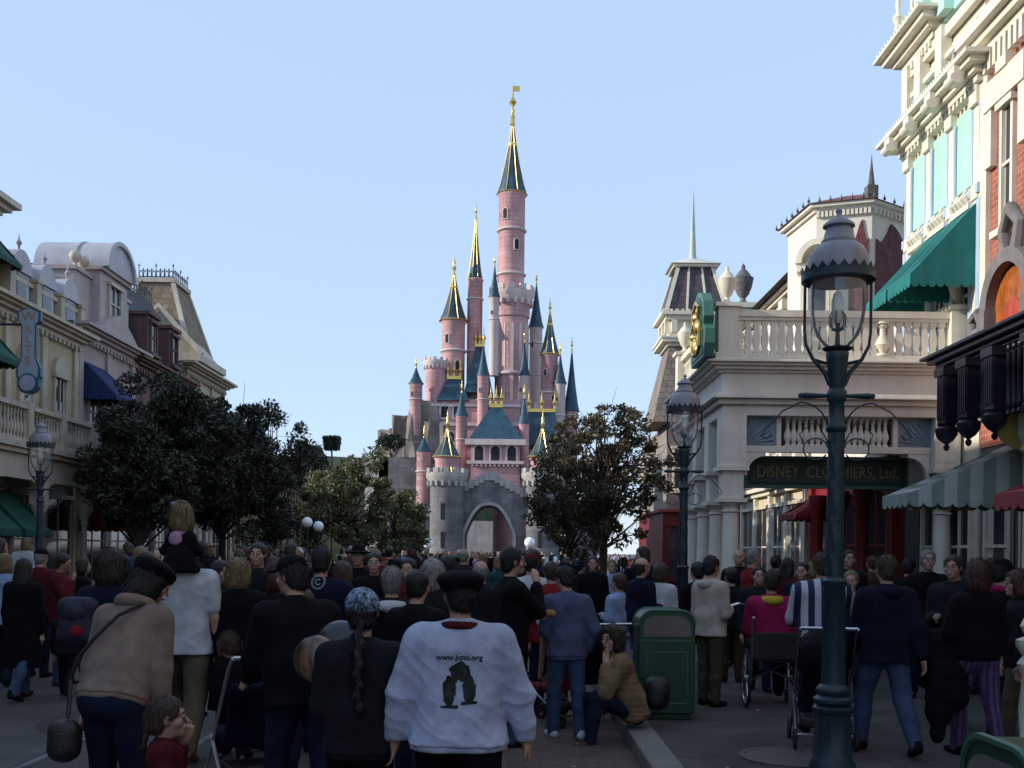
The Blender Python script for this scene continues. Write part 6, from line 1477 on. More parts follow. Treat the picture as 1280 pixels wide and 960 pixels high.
        hm2 = F.mesh({'curly': .008, 'bushy': .008, 'bob': .003}.get(hair, .003), {'curly': 70, 'bushy': 55}.get(hair, 60), int(rgh.integers(90))); ho2 = mesh_obj('hair', hm2, hairm(hc), root)
        if vox <= .017: hair_strands(hm2, HR, hs, hair, rgh, 900 if vox <= .011 else 200, hairm(hc), ho2)
    if hat:
        F = Field(min(vox, .012)); hm_ = cloth(hatc) if isinstance(hatc, str) else hatc
        if hat == 'cap': F.ell(H(0, -.012, .060), (.094 * hs, .112 * hs, .084 * hs), HM).plane(H(0, 0, .040), HR @ Vector((0, 0, -1))); F2 = Field(min(vox, .010)); F2.ell(H(0, .120, .045), (.075 * hs, .075 * hs, .010 * hs), HM)
        elif hat == 'beret': F.ell(H(.0, -.030, .082), (.128 * hs, .138 * hs, .052 * hs), HM).ell(H(0, -.012, .045), (.092 * hs, .108 * hs, .05 * hs), HM, .03).ell(H(0, -.05, .04), (.105 * hs, .10 * hs, .06 * hs), HM, .03).plane(H(0, 0, .005), HR @ Vector((0, -.25, -1)))
        elif hat == 'bandana': F.ell(H(0, -.016, .045), (.095 * hs, .113 * hs, .098 * hs), HM).plane(H(0, 0, .015), HR @ Vector((0, .45, -1)).normalized())
        elif hat == 'beanie': F.ell(H(0, -.014, .055), (.096 * hs, .113 * hs, .096 * hs), HM).cap(H(-.001, -.014, .03), H(.001, -.014, .03), .01).plane(H(0, 0, .025), HR @ Vector((0, 0, -1)))
        elif hat == 'brim': F.ell(H(0, -.012, .075), (.085 * hs, .10 * hs, .085 * hs), HM).ell(H(0, 0, .050), (.165 * hs, .19 * hs, .016 * hs), HM, .02)
        elif hat == 'hoodup': F.ell(H(0, -.03, .01), (.11 * hs, .125 * hs, .145 * hs), HM).sub(H(0, .13, 0), (.075 * hs, .12 * hs, .11 * hs), HM, .02)
        ho = mesh_obj({'beret': 'beret', 'bandana': 'bandana', 'cap': 'cap', 'hoodup': 'hood'}.get(hat, 'hat'), F.mesh(.002 if hat != 'beret' else .004, 30, 4), hm_, root)
        if hat == 'cap': mesh_obj('peak', F2.mesh(), hm_, ho)
    if face:
        for sg in (-1, 1):
            m2 = MB(); m2.ball(H(sg * .032, .0815, .017), .0118 * hs, 10); e = m2.build('eye', eyew, root)
            m2 = MB(); m2.ball(H(sg * .032, .0875, .016), .0072 * hs, 8); m2.build('iris', eyem, e)
            m2 = MB(); m2.tube([H(sg * .016, .0935, .041), H(sg * .034, .0905, .045), H(sg * .052, .076, .040)], [.0035 * hs, .004 * hs, .0025 * hs], 6); m2.build('eyebrow', hairm(hc), root)
        m2 = MB(); m2.tube([H(-.024, .089, -.055), H(-.010, .1005, -.0525), H(0, .1015, -.054), H(.010, .1005, -.0525), H(.024, .089, -.055)], [.003 * hs, .0055 * hs, .006 * hs, .0055 * hs, .003 * hs], 7); m2.build('mouth', lipm, root)
    if glasses:
        m2 = MB()
        for sg in (-1, 1):
            m2.tube([H(sg * .034 + .025 * math.cos(a), .110, .015 + .019 * math.sin(a)) for a in np.linspace(0, 2 * PI, 13)], .0025 * hs, 5); m2.tube([H(sg * .059, .108, .020), H(sg * .083, .07, .022), H(sg * .086, -.01, .020)], .0025 * hs, 5)
        m2.tube([H(-.01, .112, .018), H(.01, .112, .018)], .0025, 5); m2.build('glasses', mat('spectacle_metal', (.35, .33, .3), .25, metal=.8), root)
    root.location = (x, y, z0); root.rotation_euler = (0, 0, R(yaw)); LOC[root.name] = Vector((x, y, z0))
    tag(root, label, cat, group)
    M4 = Matrix.Translation((x, y, z0)) @ Matrix.Rotation(R(yaw), 4, 'Z')
    return dict(o=root, J=J, K=K_, nb=nb, pel=pel, RL=RL, head=hcn, HR=HR, hs=hs, s=s, W=W, hem=hem, M=M4, off=off, top=up_o)
def hair_strands(VQ, HR, hs, kind, rg, n, m, parent):
    """loose thin strands lying on the hair so that its outline is not smooth"""
    V, Q = VQ; nf = np.cross(V[Q[:, 2]] - V[Q[:, 0]], V[Q[:, 3]] - V[Q[:, 1]]); nf /= np.maximum(np.linalg.norm(nf, axis=1, keepdims=True), 1e-9); ce = V[Q].mean(1); pick = rg.integers(0, len(Q), n); mb = MB(); curl = kind in ('curly', 'bushy')
    for i in pick:
        p, nn = Vector(ce[i]), Vector(nf[i]); d = HR @ Vector((rg.normal(0, .25), -.35, -1 if nn.z < .85 else -.2)) + Vector(rg.normal(0, .8 if curl else .18, 3)); d = d - nn * d.dot(nn)
        if d.length < 1e-3: continue
        d.normalize(); L_ = hs * rg.uniform(.03, .075) * (1.3 if kind in ('long', 'bob', 'bushy') else .8); sd = nn.cross(d).normalized() * hs * .0030; lift = nn * hs * rg.uniform(.001, .010)
        a, b, c = p - nn * .001, p + d * L_ * .5 + nn * .002 + lift * .6, p + d * L_ + lift * (1.6 if curl else 1.0) + sd * rg.normal(0, 2)
        mb.add([a - sd, a + sd, b + sd * .9, b - sd * .9, c], [(0, 1, 2, 3), (3, 2, 4)], 0, True)
    return mb.build('loose_hair', m, parent)
def T2(pel, RL, v): return tuple(pel + RL @ Vector(v))
def px_at(px, Y): return at(px, 690, Y).x
# ================================================================== the people one by one
def who(px, py, Y, label, hf=1.0, **kw):
    x = at(px, py, Y).x; z0 = kw.get('z'); z0 = (SW if x > KX + .1 or x < LKX - .1 else 0.0) if z0 is None else z0
    h = kw.pop('h', None) or (zat(py, Y, px) - z0) * hf
    return person(label, x, Y, h=h, **kw)
stripe_navy = mat('navy_white_stripe', (.012, .016, .055), .85, .1, 6, .4, 150, kind='stripe', col2=(.45, .46, .52), size=.055)
stripe_purple = mat('purple_pinstripe', (.040, .018, .065), .85, .1, 6, .4, 150, kind='stripe', col2=(.085, .05, .12), size=.022)
paisley = mat('pale_blue_print', (.20, .28, .42), .85, .9, 40, .3, 150)
def wpt(P, v): return P['M'] @ Vector(v)
def strap_tube(name, pts, w_, m, parent=None):
    mb = MB(); mb.tube(pts, w_, 6); return mb.build(name, m, parent)

# --- nearest, left
P1 = who(143, 765, 5.9, 'woman bending forward in a beige ribbed sweater, black hat and jeans', h=1.68, lean=25, yaw=-14, head=(38, -22), top='sweater', tc='beige', bc='dark jeans', hair='bob', hc='black', hat='beret', hatc='black', la='reach', ra=((.10, .30, -1), (.05, .45, -1)), legs='bend', vox=.010, face=True, collar=('scarf', 'beige'), wr=.008, hip=1.08)
P2 = who(207, 897, 5.55, 'toddler with brown ponytail in a maroon coat at the bending woman\'s hand', yaw=-75, top='jacket', tc='maroon', bc='dark jeans', hair='tail', hc='brown', la='up', ra='down', vox=.008, child=True, face=True, collar=('hood', 'maroon'))
P3 = who(232, 660, 8.8, 'man in a white t-shirt and khaki trousers carrying a girl on his shoulders', h=1.84, yaw=3, top='tshirt', tc='white', bot='loose', bc='khaki', sc='tan', hair='short', hc='brown', la='up', ra='down', legs='walk', vox=.009, wid=1.08, wr=.008)
P4 = person('small girl in black with a pink hood riding on the man\'s shoulders', P3['o'].location.x - .01, 8.70, h=.82, yaw=0, z=0, seat=1.515, top='sweater', tc='black', bot='loose', bc='black', hair='bob', hc='blond', la=((.55, .25, -.8), (-.45, .8, -.15)), ra=((.55, .25, -.8), (-.45, .8, -.15)), legs='straddle', vox=.008, child=True, collar=('hood', 'pink'), lean=6, wid=.80, head=(-18, 0))
F = Field(.010); nb_ = P4['nb']; F.ell(tuple(nb_ + Vector((-.02, -.085, -.05))), (.055, .035, .062)); mesh_obj('hood_back', F.mesh(.003, 40, 2), cloth('pink'), P4['o'])
F = Field(.010); F.ell(tuple(P4['head'] + Vector((-.045, -.04, .10))), (.036, .016, .022)).ell(tuple(P4['head'] + Vector((.0, -.05, .105))), (.028, .016, .020)); mesh_obj('hair_bow', F.mesh(.002, 60, 2), cloth('lilac'), P4['o'])
F = Field(.012); pl_ = P4['pel']
for q in range(12): a_ = 2 * PI * q / 12; F.cap(tuple(pl_ + Vector((.05 * math.cos(a_), .04 * math.sin(a_), .10))), tuple(pl_ + Vector((.135 * math.cos(a_), .10 * math.sin(a_), -.045))), .045, .03, .04)
mesh_obj('skirt', F.mesh(.006, 45, 3), cloth('black'), P4['o'])
who(30, 699, 12.0, 'woman with long dark hair in an ankle length black coat, leftmost walker', top='coat', tc='black', bc='jeans', hair='long', hc='black', yaw=-12, legs='walk', vox=.013)
who(6, 694, 13.2, 'blond person in a pale blue jacket at the left picture edge', top='jacket', tc='light blue', hair='bob', hc='blond', yaw=8, vox=.016)
who(84, 756, 12.3, 'boy in black trousers and dark jacket beside the long black coat', top='jacket', tc='charcoal', bc='black', hair='short', hc='black', yaw=6, legs='walk', vox=.012, child=True)
P7 = who(137, 690, 8.0, 'woman with a dark bob and navy jacket wearing a patterned backpack', top='jacket', tc='navy', hair='bob', hc='dark brown', yaw=-6, la='bent', vox=.011)
who(183, 691, 13.0, 'man in a teal jacket facing the camera behind the white t-shirt man', top='jacket', tc='teal', hair='short', hc='brown', yaw=172, ra='bent', vox=.013, face=True)
who(176, 686, 15.0, 'fair haired person behind the man in the teal jacket', top='jacket', tc='charcoal', hair='curly', hc='blond', yaw=20, vox=.018)
who(104, 700, 15.5, 'dark haired woman turned to the right near the left kerb', top='jacket', tc='black', hair='bob', hc='dark brown', yaw=-70, vox=.018)
P8 = who(298, 702, 8.9, 'woman with curly blond hair in a black coat behind the small child', top='coat', tc='black', hair='curly', hc='blond', yaw=4, vox=.011)
who(323, 681, 11.4, 'tall man facing the camera in a grey shirt and open black jacket', top='jacket', tc='charcoal', hair='short', hc='black', yaw=178, vox=.012, face=True, collar=('collar', 'grey'))
who(275, 704, 11.0, 'pale faced woman with dark hair looking right beside the curly blond woman', top='jacket', tc='black', hair='bob', hc='black', yaw=-120, vox=.014, face=True)
who(346, 706, 9.3, 'woman with auburn bob seen in profile in a black coat', top='coat', tc='black', hair='bob', hc='auburn', yaw=-58, vox=.011, face=True)
P9 = who(288, 802, 8.7, 'child with pink hair bands and pigtails in black clothes', top='jacket', tc='black', bc='black', hair='pigtails', hc='brown', yaw=25, head=(-15, -10), legs='walk', vox=.010, child=True, la='bent', ra='up', sc='grey')
P10 = who(378, 722, 6.3, 'stout man in black with a black cap and glasses pushing a buggy', h=1.66, lean=14, yaw=30, head=(-28, 0), top='jacket', tc='black', bc='dark jeans', hair='short', hc='black', hat='cap', hatc='black', la='push', ra='push', vox=.010, face=True, glasses=True, wid=1.12)
P11 = who(453, 744, 5.3, 'woman in black with a pale blue bandana and long black braid', top='fleece', tc='charcoal', bc='black', hair='braid', hc='black', hat='bandana', hatc=paisley, yaw=2, la='bent', ra='bent', vox=.009, wid=1.05)
P12 = who(576, 717, 5.2, 'man in a white printed sweatshirt with black beret, back to the camera', yaw=2, head=(-14, 0), top='sweatshirt', tc='ice white', bot='loose', bc='black', hair='short', hc='black', hat='beret', hatc='black', la=((.34, .05, -1), (.14, .16, -1)), ra=((.36, .02, -1), (.20, .16, -1)), vox=.009, wid=1.18, wr=.010, collar=('collar', 'maroon'), face=True)
P13 = who(402, 686, 9.0, 'broad man with cropped black hair in a navy jacket with a round badge', top='jacket', tc='navy', hair='crop', hc='black', yaw=-4, vox=.011, wid=1.1)
who(368, 742, 7.7, 'person in a dark blue jacket stooping behind the man with the cap', top='jacket', tc='navy', hair='short', hc='brown', yaw=-30, vox=.014, lean=10)
who(373, 712, 13.0, 'child sized figure in a lilac hooded top', top='jacket', tc='lilac', hair='none', hat='hoodup', hatc='pink', yaw=150, vox=.015)
P14 = who(490, 711, 8.0, 'person with short greying hair in a black jacket with white collar', top='jacket', tc='black', hair='short', hc='grey', yaw=6, vox=.011, collar=('hood', 'white'))
who(541, 704, 8.7, 'grey haired woman in a charcoal coat right behind the black beret', top='jacket', tc='charcoal', hair='curly', hc='grey', yaw=10, vox=.012)
who(522, 716, 7.4, 'dark haired person in a black fleece between white collar and beret', top='fleece', tc='black', hair='short', hc='black', yaw=-20, vox=.013)
who(448, 684, 13.0, 'person in a broad black brimmed hat facing the camera', top='jacket', tc='black', hair='short', hc='brown', hat='brim', hatc='black', yaw=176, vox=.014, face=True)
who(468, 693, 12.0, 'man in dark sunglasses and black jacket looking at the camera', top='jacket', tc='black', hair='short', hc='black', yaw=184, vox=.014, face=True, glasses=True)
who(429, 705, 10.6, 'woman with brown hair in a grey jacket beside the navy badge jacket', top='jacket', tc='grey', hair='bob', hc='brown', yaw=-10, vox=.014)
who(601, 702, 10.5, 'bald man in a charcoal jacket beyond the white sweatshirt', top='jacket', tc='charcoal', hair='bald', hc='grey', yaw=4, vox=.013)
who(560, 697, 12.5, 'black haired woman in a green jacket beyond the beret', top='jacket', tc='green', hair='bob', hc='black', yaw=10, vox=.015)
who(511, 700, 11.3, 'dark haired person in maroon facing the camera near street centre', top='jacket', tc='maroon', hair='short', hc='black', yaw=170, vox=.015)
P16 = who(640, 689, 9.5, 'dark haired man in profile in a black jacket eating from his hand', yaw=-72, top='jacket', tc='black', bc='jeans', hair='short', hc='black', ra='eatik', la='bent', legs='stand', vox=.010, face=True)
who(664, 694, 12.2, 'person in a white jacket and maroon cap walking away', top='jacket', tc='white', bc='dark jeans', hair='short', hc='black', hat='cap', hatc='maroon', yaw=-8, vox=.013)
who(689, 704, 11.4, 'person in a dark red jacket behind the blue fleece', top='jacket', tc='red', hair='short', hc='brown', yaw=12, vox=.013)
P17 = who(709, 711, 9.9, 'woman in a grey blue fleece and jeans standing by the red pushchair', yaw=14, head=(-25, -14), top='fleece', tc='fleece blue', bc='jeans', sc='white', hair='short', hc='black', la='bent', ra='pocket', legs=((6, 2), (-8, -12)), vox=.010, wid=1.06, wr=.008)
P18 = person('seated woman in a brown quilted jacket resting her chin on her hand on the kerb', at(791, 905, 9.75).x, 9.75, h=1.64, yaw=98, z=0, seat=.17, top='puffer', tc='tan', bc='dark jeans', sc='brown', hair='curly', hc='dark brown', la='chinik', ra='lap', legs=((112, 8), (105, 0)), vox=.009, face=True, lean=20, head=(-34, 4), hip=.95, wid=.92)
P19 = who(802, 699, 12.0, 'balding man in a navy sweater turned towards the shops', yaw=-58, top='sweater', tc='navy', bc='dark jeans', hair='bald', hc='dark brown', la='bent', ra='bent', vox=.011, face=True)
who(774, 722, 12.6, 'person in a pale blue jacket and light trousers beside the balding man', yaw=40, top='jacket', tc='light blue', bc='light blue', hair='short', hc='brown', la='bent', vox=.013)
who(826, 708, 13.4, 'person in a white top behind the balding man in navy', yaw=-20, top='sweater', tc='white', hair='bob', hc='brown', vox=.015)
who(741, 697, 16.0, 'man in a black jacket facing the camera under the brown tree', yaw=176, top='jacket', tc='black', hair='short', hc='brown', vox=.014, face=True)
who(765, 702, 18.0, 'fair haired child in a light blue shirt under the brown tree', yaw=170, top='shirt', tc='light blue', hair='short', hc='blond', vox=.016)
# --- right pavement
P20 = who(889, 699, 11.3, 'woman in a cream jacket and brown trousers reading a leaflet', yaw=-52, top='jacket', tc='cream', bc='olive', hair='short', hc='black', la='bent', ra='bent', legs='stand', vox=.010, collar=('hood', 'cream'), face=True)
who(924, 688, 15.2, 'bald man in a dark coat facing the camera by the arcade columns', yaw=165, top='coat', tc='black', hair='bald', hc='grey', vox=.013, face=True)
who(942, 688, 14.2, 'grey haired man in a bright red jacket turned right', yaw=-75, top='jacket', tc='red', hair='short', hc='grey', vox=.013, face=True)
who(948, 712, 12.6, 'boy facing the camera in a dark jacket over a pale shirt', yaw=178, top='jacket', tc='charcoal', hair='short', hc='black', vox=.012, face=True, collar=('collar', 'light blue'))
who(872, 706, 12.6, 'person in black half hidden behind the first arcade column', yaw=20, top='jacket', tc='black', hair='short', hc='black', vox=.016)
who(985, 700, 14.5, 'woman with long black hair and dark red jacket behind the wheelchair', yaw=-40, top='jacket', tc='maroon', hair='long', hc='black', vox=.015)
who(1003, 706, 13.1, 'dark haired boy in navy looking left beside the lamp post', yaw=150, top='jacket', tc='navy', hair='short', hc='black', vox=.013, face=True)
who(970, 696, 16.3, 'woman in brown with tied dark hair near the red columns', yaw=-30, top='jacket', tc='brown', hair='bun', hc='dark brown', vox=.017)
who(1016, 705, 15.0, 'blond person in a khaki coat directly behind the lamp post', yaw=30, top='jacket', tc='khaki', hair='bob', hc='blond', vox=.017)
P26 = who(1028, 693, 9.6, 'man in a navy and white striped shirt pushing a buggy behind the lamp post', yaw=-6, top='jacket', tc='navy', pattern=stripe_navy, bc='dark jeans', hair='short', hc='brown', la='push', ra='push', vox=.010, wid=1.15)
P27 = who(1108, 694, 8.7, 'woman in a navy hooded coat and faded jeans walking to the shop', yaw=8, top='jacket', tc='navy', bc='jeans', hair='short', hc='brown', legs='walk', ra='swingb', la='swingf', vox=.009, collar=('hood', 'navy'), wid=1.12, wr=.009)
who(1061, 689, 14.2, 'bearded man in a dark jacket facing the camera by the red doors', yaw=178, top='jacket', tc='charcoal', hair='short', hc='dark brown', vox=.014, face=True)
who(1064, 709, 12.2, 'small child in pink carried high near the red doors', yaw=160, h=1.36, top='jacket', tc='pink', hair='short', hc='blond', vox=.013, child=True)
who(1090, 696, 15.5, 'person in a brown coat walking under the name board', yaw=10, top='jacket', tc='brown', hair='short', hc='brown', vox=.017)
who(1160, 689, 12.0, 'grey haired man in a dark jacket facing the camera under the striped awning', yaw=172, top='jacket', tc='black', hair='short', hc='grey', vox=.012, face=True, collar=('collar', 'grey'))
P29 = who(1192, 697, 10.1, 'man with glasses and dark hair in a charcoal jacket turned left', yaw=140, top='jacket', tc='charcoal', bc='black', hair='short', hc='dark brown', ra='bent', vox=.011, face=True, glasses=True)
P30 = who(1222, 704, 8.6, 'woman in a black top and purple pinstriped trousers, back to the camera', yaw=4, top='sweater', tc='black', bc='purple', hair='bob', hc='auburn', la=((.26, .05, -1), (.0, .5, -.75)), ra='down', vox=.009, hip=1.06)
for ch_ in P30['o'].children:
    if ch_.name.startswith('trousers'): ch_.data.materials[0] = stripe_purple
who(1252, 702, 9.6, 'person in a black cap and pink scarf turned to the right', yaw=-64, top='jacket', tc='black', hair='short', hc='black', hat='cap', hatc='black', vox=.011, face=True, collar=('scarf', 'magenta'))
who(1273, 718, 9.0, 'brown haired boy looking left at the right picture edge', yaw=80, top='jacket', tc='charcoal', bc='khaki', hair='bob', hc='auburn', vox=.011, face=True)
who(1136, 700, 13.5, 'man in black beside the grey haired man under the awning', yaw=-30, top='jacket', tc='black', hair='short', hc='black', vox=.016)
who(1240, 700, 12.4, 'woman in grey near the white pillar on the right', yaw=30, top='jacket', tc='grey', hair='long', hc='brown', vox=.017)
# --- wheelchair and its user
wcx, wcy = at(966, 880, 11.2).x, 11.2
WC = thing('wheelchair', 'black wheelchair with big grey spoked wheels on the pavement', 'wheelchair', (0, 0, 0))
blackp = mat('black_vinyl', (.012, .012, .014), .5, .15, 6, .1, 60); chrome = mat('chrome_tube', (.5, .5, .52), .2, .1, 5, metal=.95); rubber = mat('black_rubber', (.015, .015, .015), .8)
mb = MB(); mb.box(-.22, .22, -.02, .40, .47, .51); mb.build('seat', blackp, WC, bevel=.01); mb = MB(); mb.box(-.22, .22, -.05, -.02, .50, .78); mb.build('backrest', blackp, WC, bevel=.01)
mb = MB()
for s_ in (-1, 1):
    mb.tube([(s_ * .23, -.16, .94), (s_ * .23, -.05, .92), (s_ * .23, -.04, .25), (s_ * .23, .38, .25), (s_ * .23, .42, .48), (s_ * .23, .46, .15)], .012, 6); mb.tube([(s_ * .23, -.03, .70), (s_ * .23, .30, .70), (s_ * .23, .34, .47)], .012, 6); mb.tube([(s_ * .23, -.03, .48), (s_ * .23, .42, .48)], .012, 6)
mb.tube([(-.23, .0, .28), (.23, .36, .46)], .01, 6); mb.tube([(.23, .0, .28), (-.23, .36, .46)], .01, 6); mb.build('frame', chrome, WC)
def wheel(par, x, y, z, r, tw=.014, sp=12, rimm=None):
    m2 = MB(); m2.tube([(x, y + r * math.cos(a), z + r * math.sin(a)) for a in np.linspace(0, 2 * PI, 29)], tw, 7); wv = m2.build('wheel', rubber, par)
    m2 = MB(); m2.tube([(x, y + (r - tw * 1.6) * math.cos(a), z + (r - tw * 1.6) * math.sin(a)) for a in np.linspace(0, 2 * PI, 29)], tw * .6, 6); m2.lathe([(r * .12, -.02), (r * .12, .02)], (x, y, z), 10, axis=(1, 0, 0))
    for k in range(sp): a = 2 * PI * k / sp; m2.tube([(x, y, z), (x, y + (r - tw) * math.cos(a), z + (r - tw) * math.sin(a))], max(.0022, r * .012), 4)
    m2.build('rim', rimm or chrome, wv)
for s_ in (-1, 1): wheel(WC, s_ * .275, .02, .305, .29, .016, 20); wheel(WC, s_ * .21, .40, .075, .06, .014, 5)
for s_ in (-1, 1): mb = MB(); mb.box(s_ * .18 - .07, s_ * .18 + .07, .46, .62, .12, .135); mb.build('footrest', blackp, WC)
WC.location = (wcx, wcy, SW); WC.rotation_euler = (0, 0, R(-4))
person('wheelchair user in a magenta jacket with a yellow collar', wcx, wcy + .12, h=1.66, yaw=-4, z=SW, seat=.50, top='jacket', tc='magenta', bc='black', hair='short', hc='dark brown', la='lap', ra='lap', legs='sit', vox=.011, collar=('hood', 'yellow'), wid=1.08)
# --- buggies
def buggy(label, x, y, rz, col, hood=True, z=SW, s=1.0, frame=None, hm_=None):
    t = thing('pushchair', label, 'pushchair', (0, 0, 0)); fm_ = frame or chrome; fb_m = cloth(col); mb = MB()
    for s_ in (-1, 1):
        mb.tube([(s_ * .22 * s, -.42 * s, 1.0 * s), (s_ * .22 * s, -.30 * s, .92 * s), (s_ * .22 * s, .28 * s, .20 * s), (s_ * .22 * s, .36 * s, .10 * s)], .012, 6); mb.tube([(s_ * .22 * s, .16 * s, .42 * s), (s_ * .22 * s, -.24 * s, .10 * s)], .012, 6)
    mb.tube([(-.22 * s, -.42 * s, 1.0 * s), (.22 * s, -.42 * s, 1.0 * s)], .016, 6); mb.tube([(-.22 * s, -.22 * s, .12 * s), (.22 * s, -.22 * s, .12 * s)], .01, 6); mb.build('frame', fm_, t)
    F = Field(.02); 
    for k in np.linspace(-.15, .15, 4): F.cap((k * s, .20 * s, .44 * s), (k * s, -.06 * s, .42 * s), .05 * s, k=.05).cap((k * s, -.06 * s, .42 * s), (k * s, -.20 * s, .78 * s), .045 * s, k=.05)
    mesh_obj('seat', F.mesh(.004, 20, 2), fb_m, t)
    if hood:
        F = Field(.02); F.ell((0, -.06 * s, .76 * s), (.24 * s, .30 * s, .22 * s)).sub((0, .10 * s, .58 * s), (.21 * s, .32 * s, .22 * s)).plane((0, 0, .66 * s), (0, .5, -1)); mesh_obj('sun_hood', F.mesh(.004, 25, 3), fb_m, t)
    mb = MB(); mb.box(-.18 * s, .18 * s, -.2 * s, .1 * s, .17 * s, .26 * s); mb.build('basket', blackp, t, bevel=.02)
    for s_ in (-1, 1):
        for yy in (-.24, .34): wheel(t, s_ * .24 * s, yy * s, .085 * s, .072 * s, .014, 6, blackp)
    t.location = (x, y, z); t.rotation_euler = (0, 0, R(rz)); return t
buggy('black pushchair with small twin wheels behind the near lamp post', at(1046, 900, 8.6).x, 9.0, -10, 'black')
buggy('red pushchair with yellow details by the woman in the blue fleece', at(693, 880, 10.6).x, 10.7, 55, 'red', hood=False, z=0.0, s=.85)
buggy('black hooded pushchair between the blue fleece and the seated woman', at(742, 870, 10.9).x, 11.0, 20, 'black', z=0.0)
buggy('dark blue pushchair with pale handle pushed by the stout man', at(310, 900, 7.3).x, 7.35, 28, 'navy', z=0.0, hood=False, frame=mat('pale_frame', (.6, .6, .6), .3, metal=.6))
# --- bags and carried things
def bag(label, c, r, m, strap=None, name='shoulder_bag', cat='bag', tilt=0.0, sw=.012):
    t = thing(name, label, cat, tuple(c)); F = Field(.012); c = Vector((0, 0, 0)); a, b, d = r
    for sx in (-1, 1):
        for sz in (-1, 1): F.cap((sx * a * .6 - (tilt * sz), -b * .2, sz * d * .55), (sx * a * .6 - tilt * sz, b * .2, sz * d * .55), b * .75, k=.10)
    F.ell((0, 0, -d * .1), (a, b, d), None, .05)
    o = mesh_obj('bag_body', F.mesh(.003, 24, 4), m, t)
    F = Field(.010); F.ell((0, -b * .35, d * .35), (a * .9, b * .85, d * .5), None, .03); mesh_obj('flap', F.mesh(.002, 24, 5), m, t)
    if strap: 
        mb = MB(); mb.tube(strap, sw, 6); mb.build('strap', m, t)
    return t
lea = mat('black_leather', (.012, .011, .012), .45, .2, 8, .3, 90); 
c1 = at(80, 925, 5.75)
S1 = P1; sh_r = wpt(P1, P1['nb'] + P1['RL'] @ Vector((.11, -.11, -.06))); 
bk = [wpt(P1, P1['nb'] + P1['RL'] @ Vector(v)) for v in ((.10, .02, .04), (.085, -.10, -.03), (.02, -.165, -.12), (-.07, -.185, -.26), (-.14, -.18, -.38), (-.19, -.12, -.48))]
bag('small black shoulder bag hanging at the bending woman\'s left hip', c1, (.072, .05, .105), lea, bk + [c1 + Vector((.02, 0, .12))])
c7 = wpt(P7, P7['nb'] + Vector((-.10, -.24, -.22)))
bt = bag('dark backpack with red and blue pattern on the woman with the dark bob', c7, (.13, .09, .18), mat('patterned_nylon', (.012, .013, .035), .7, .5, 14), None, 'backpack', 'backpack')
F = Field(.012); F.ell((.02, -.075, -.07), (.06, .035, .05)); mesh_obj('pocket', F.mesh(), cloth('red'), bt)
c18 = at(821, 866, 9.88); bag('small black rucksack on the seated woman\'s back', c18, (.065, .10, .12), lea, None, 'rucksack', 'backpack')
c20 = wpt(P20, P20['pel'] + Vector((-.26, .06, -.05))); bag('brown shoulder bag of the woman in the cream jacket', c20, (.12, .06, .14), mat('brown_leather', (.10, .045, .022), .5, .2, 8, .3, 90), [wpt(P20, P20['nb'] + Vector(v)) for v in ((.08, .07, 0), (.05, .13, -.12), (-.10, .16, -.3), (-.22, .10, -.45))] + [c20 + Vector((0, 0, .12))])
# leaflet, baguette, cup
w_ = wpt(P20, P20['J']['l'][2] + P20['J']['l'][3] * .12); mb = MB(); mb.prism([w_ + Vector(v) for v in ((-.03, -.12, .0), (.12, -.10, .05), (.13, .10, .05), (-.02, .10, .0))], (0, 0, .004)); mb.prism([w_ + Vector(v) for v in ((.12, -.10, .054), (.24, -.10, .02), (.25, .08, .02), (.13, .10, .054))], (0, 0, .004))
tag(mb.build('leaflet', mat('paper', (.7, .71, .75), .7)), 'white folded leaflet held by the woman in cream', 'leaflet')
w_ = wpt(P16, (P16['J']['l'][2] + P16['J']['l'][3] * .14)); F = Field(.008); F.cap((-.06, 0, 0), (.06, 0, 0), .028, .026).cap((-.05, .0, .018), (.05, 0, .018), .02, k=.01)
o = mesh_obj('sandwich', F.mesh(.002, 60), mat('bread_crust', (.30, .17, .07), .8, .3, 20, .4, 60), None); o.location = w_ + Vector((0, 0, .02)); tag(o, 'small bread roll in the hand of the eating man', 'food')
w_ = wpt(P17, P17['J']['l'][2] + P17['J']['l'][3] * .10)
F = Field(.010); F.cap((0, 0, -.02), (-.03, .02, -.50), .030, .026); o = mesh_obj('baguette', F.mesh(.003, 30), mat('baguette_crust', (.36, .22, .11), .8, .3, 14, .4, 50), None); o.location = w_ + Vector((-.07, -.05, .0)); tag(o, 'long baguette hanging from the blue fleece woman\'s hand', 'bread')
F = Field(.010); F.ell((0, 0, 0), (.075, .06, .05)).ell((.03, 0, .02), (.05, .05, .04)); o = mesh_obj('paper_bag', F.mesh(.006, 40), MATS['paper'], None); o.location = w_ + Vector((-.07, -.05, .02)); tag(o, 'crumpled white paper wrapper around the top of the baguette', 'wrapper')
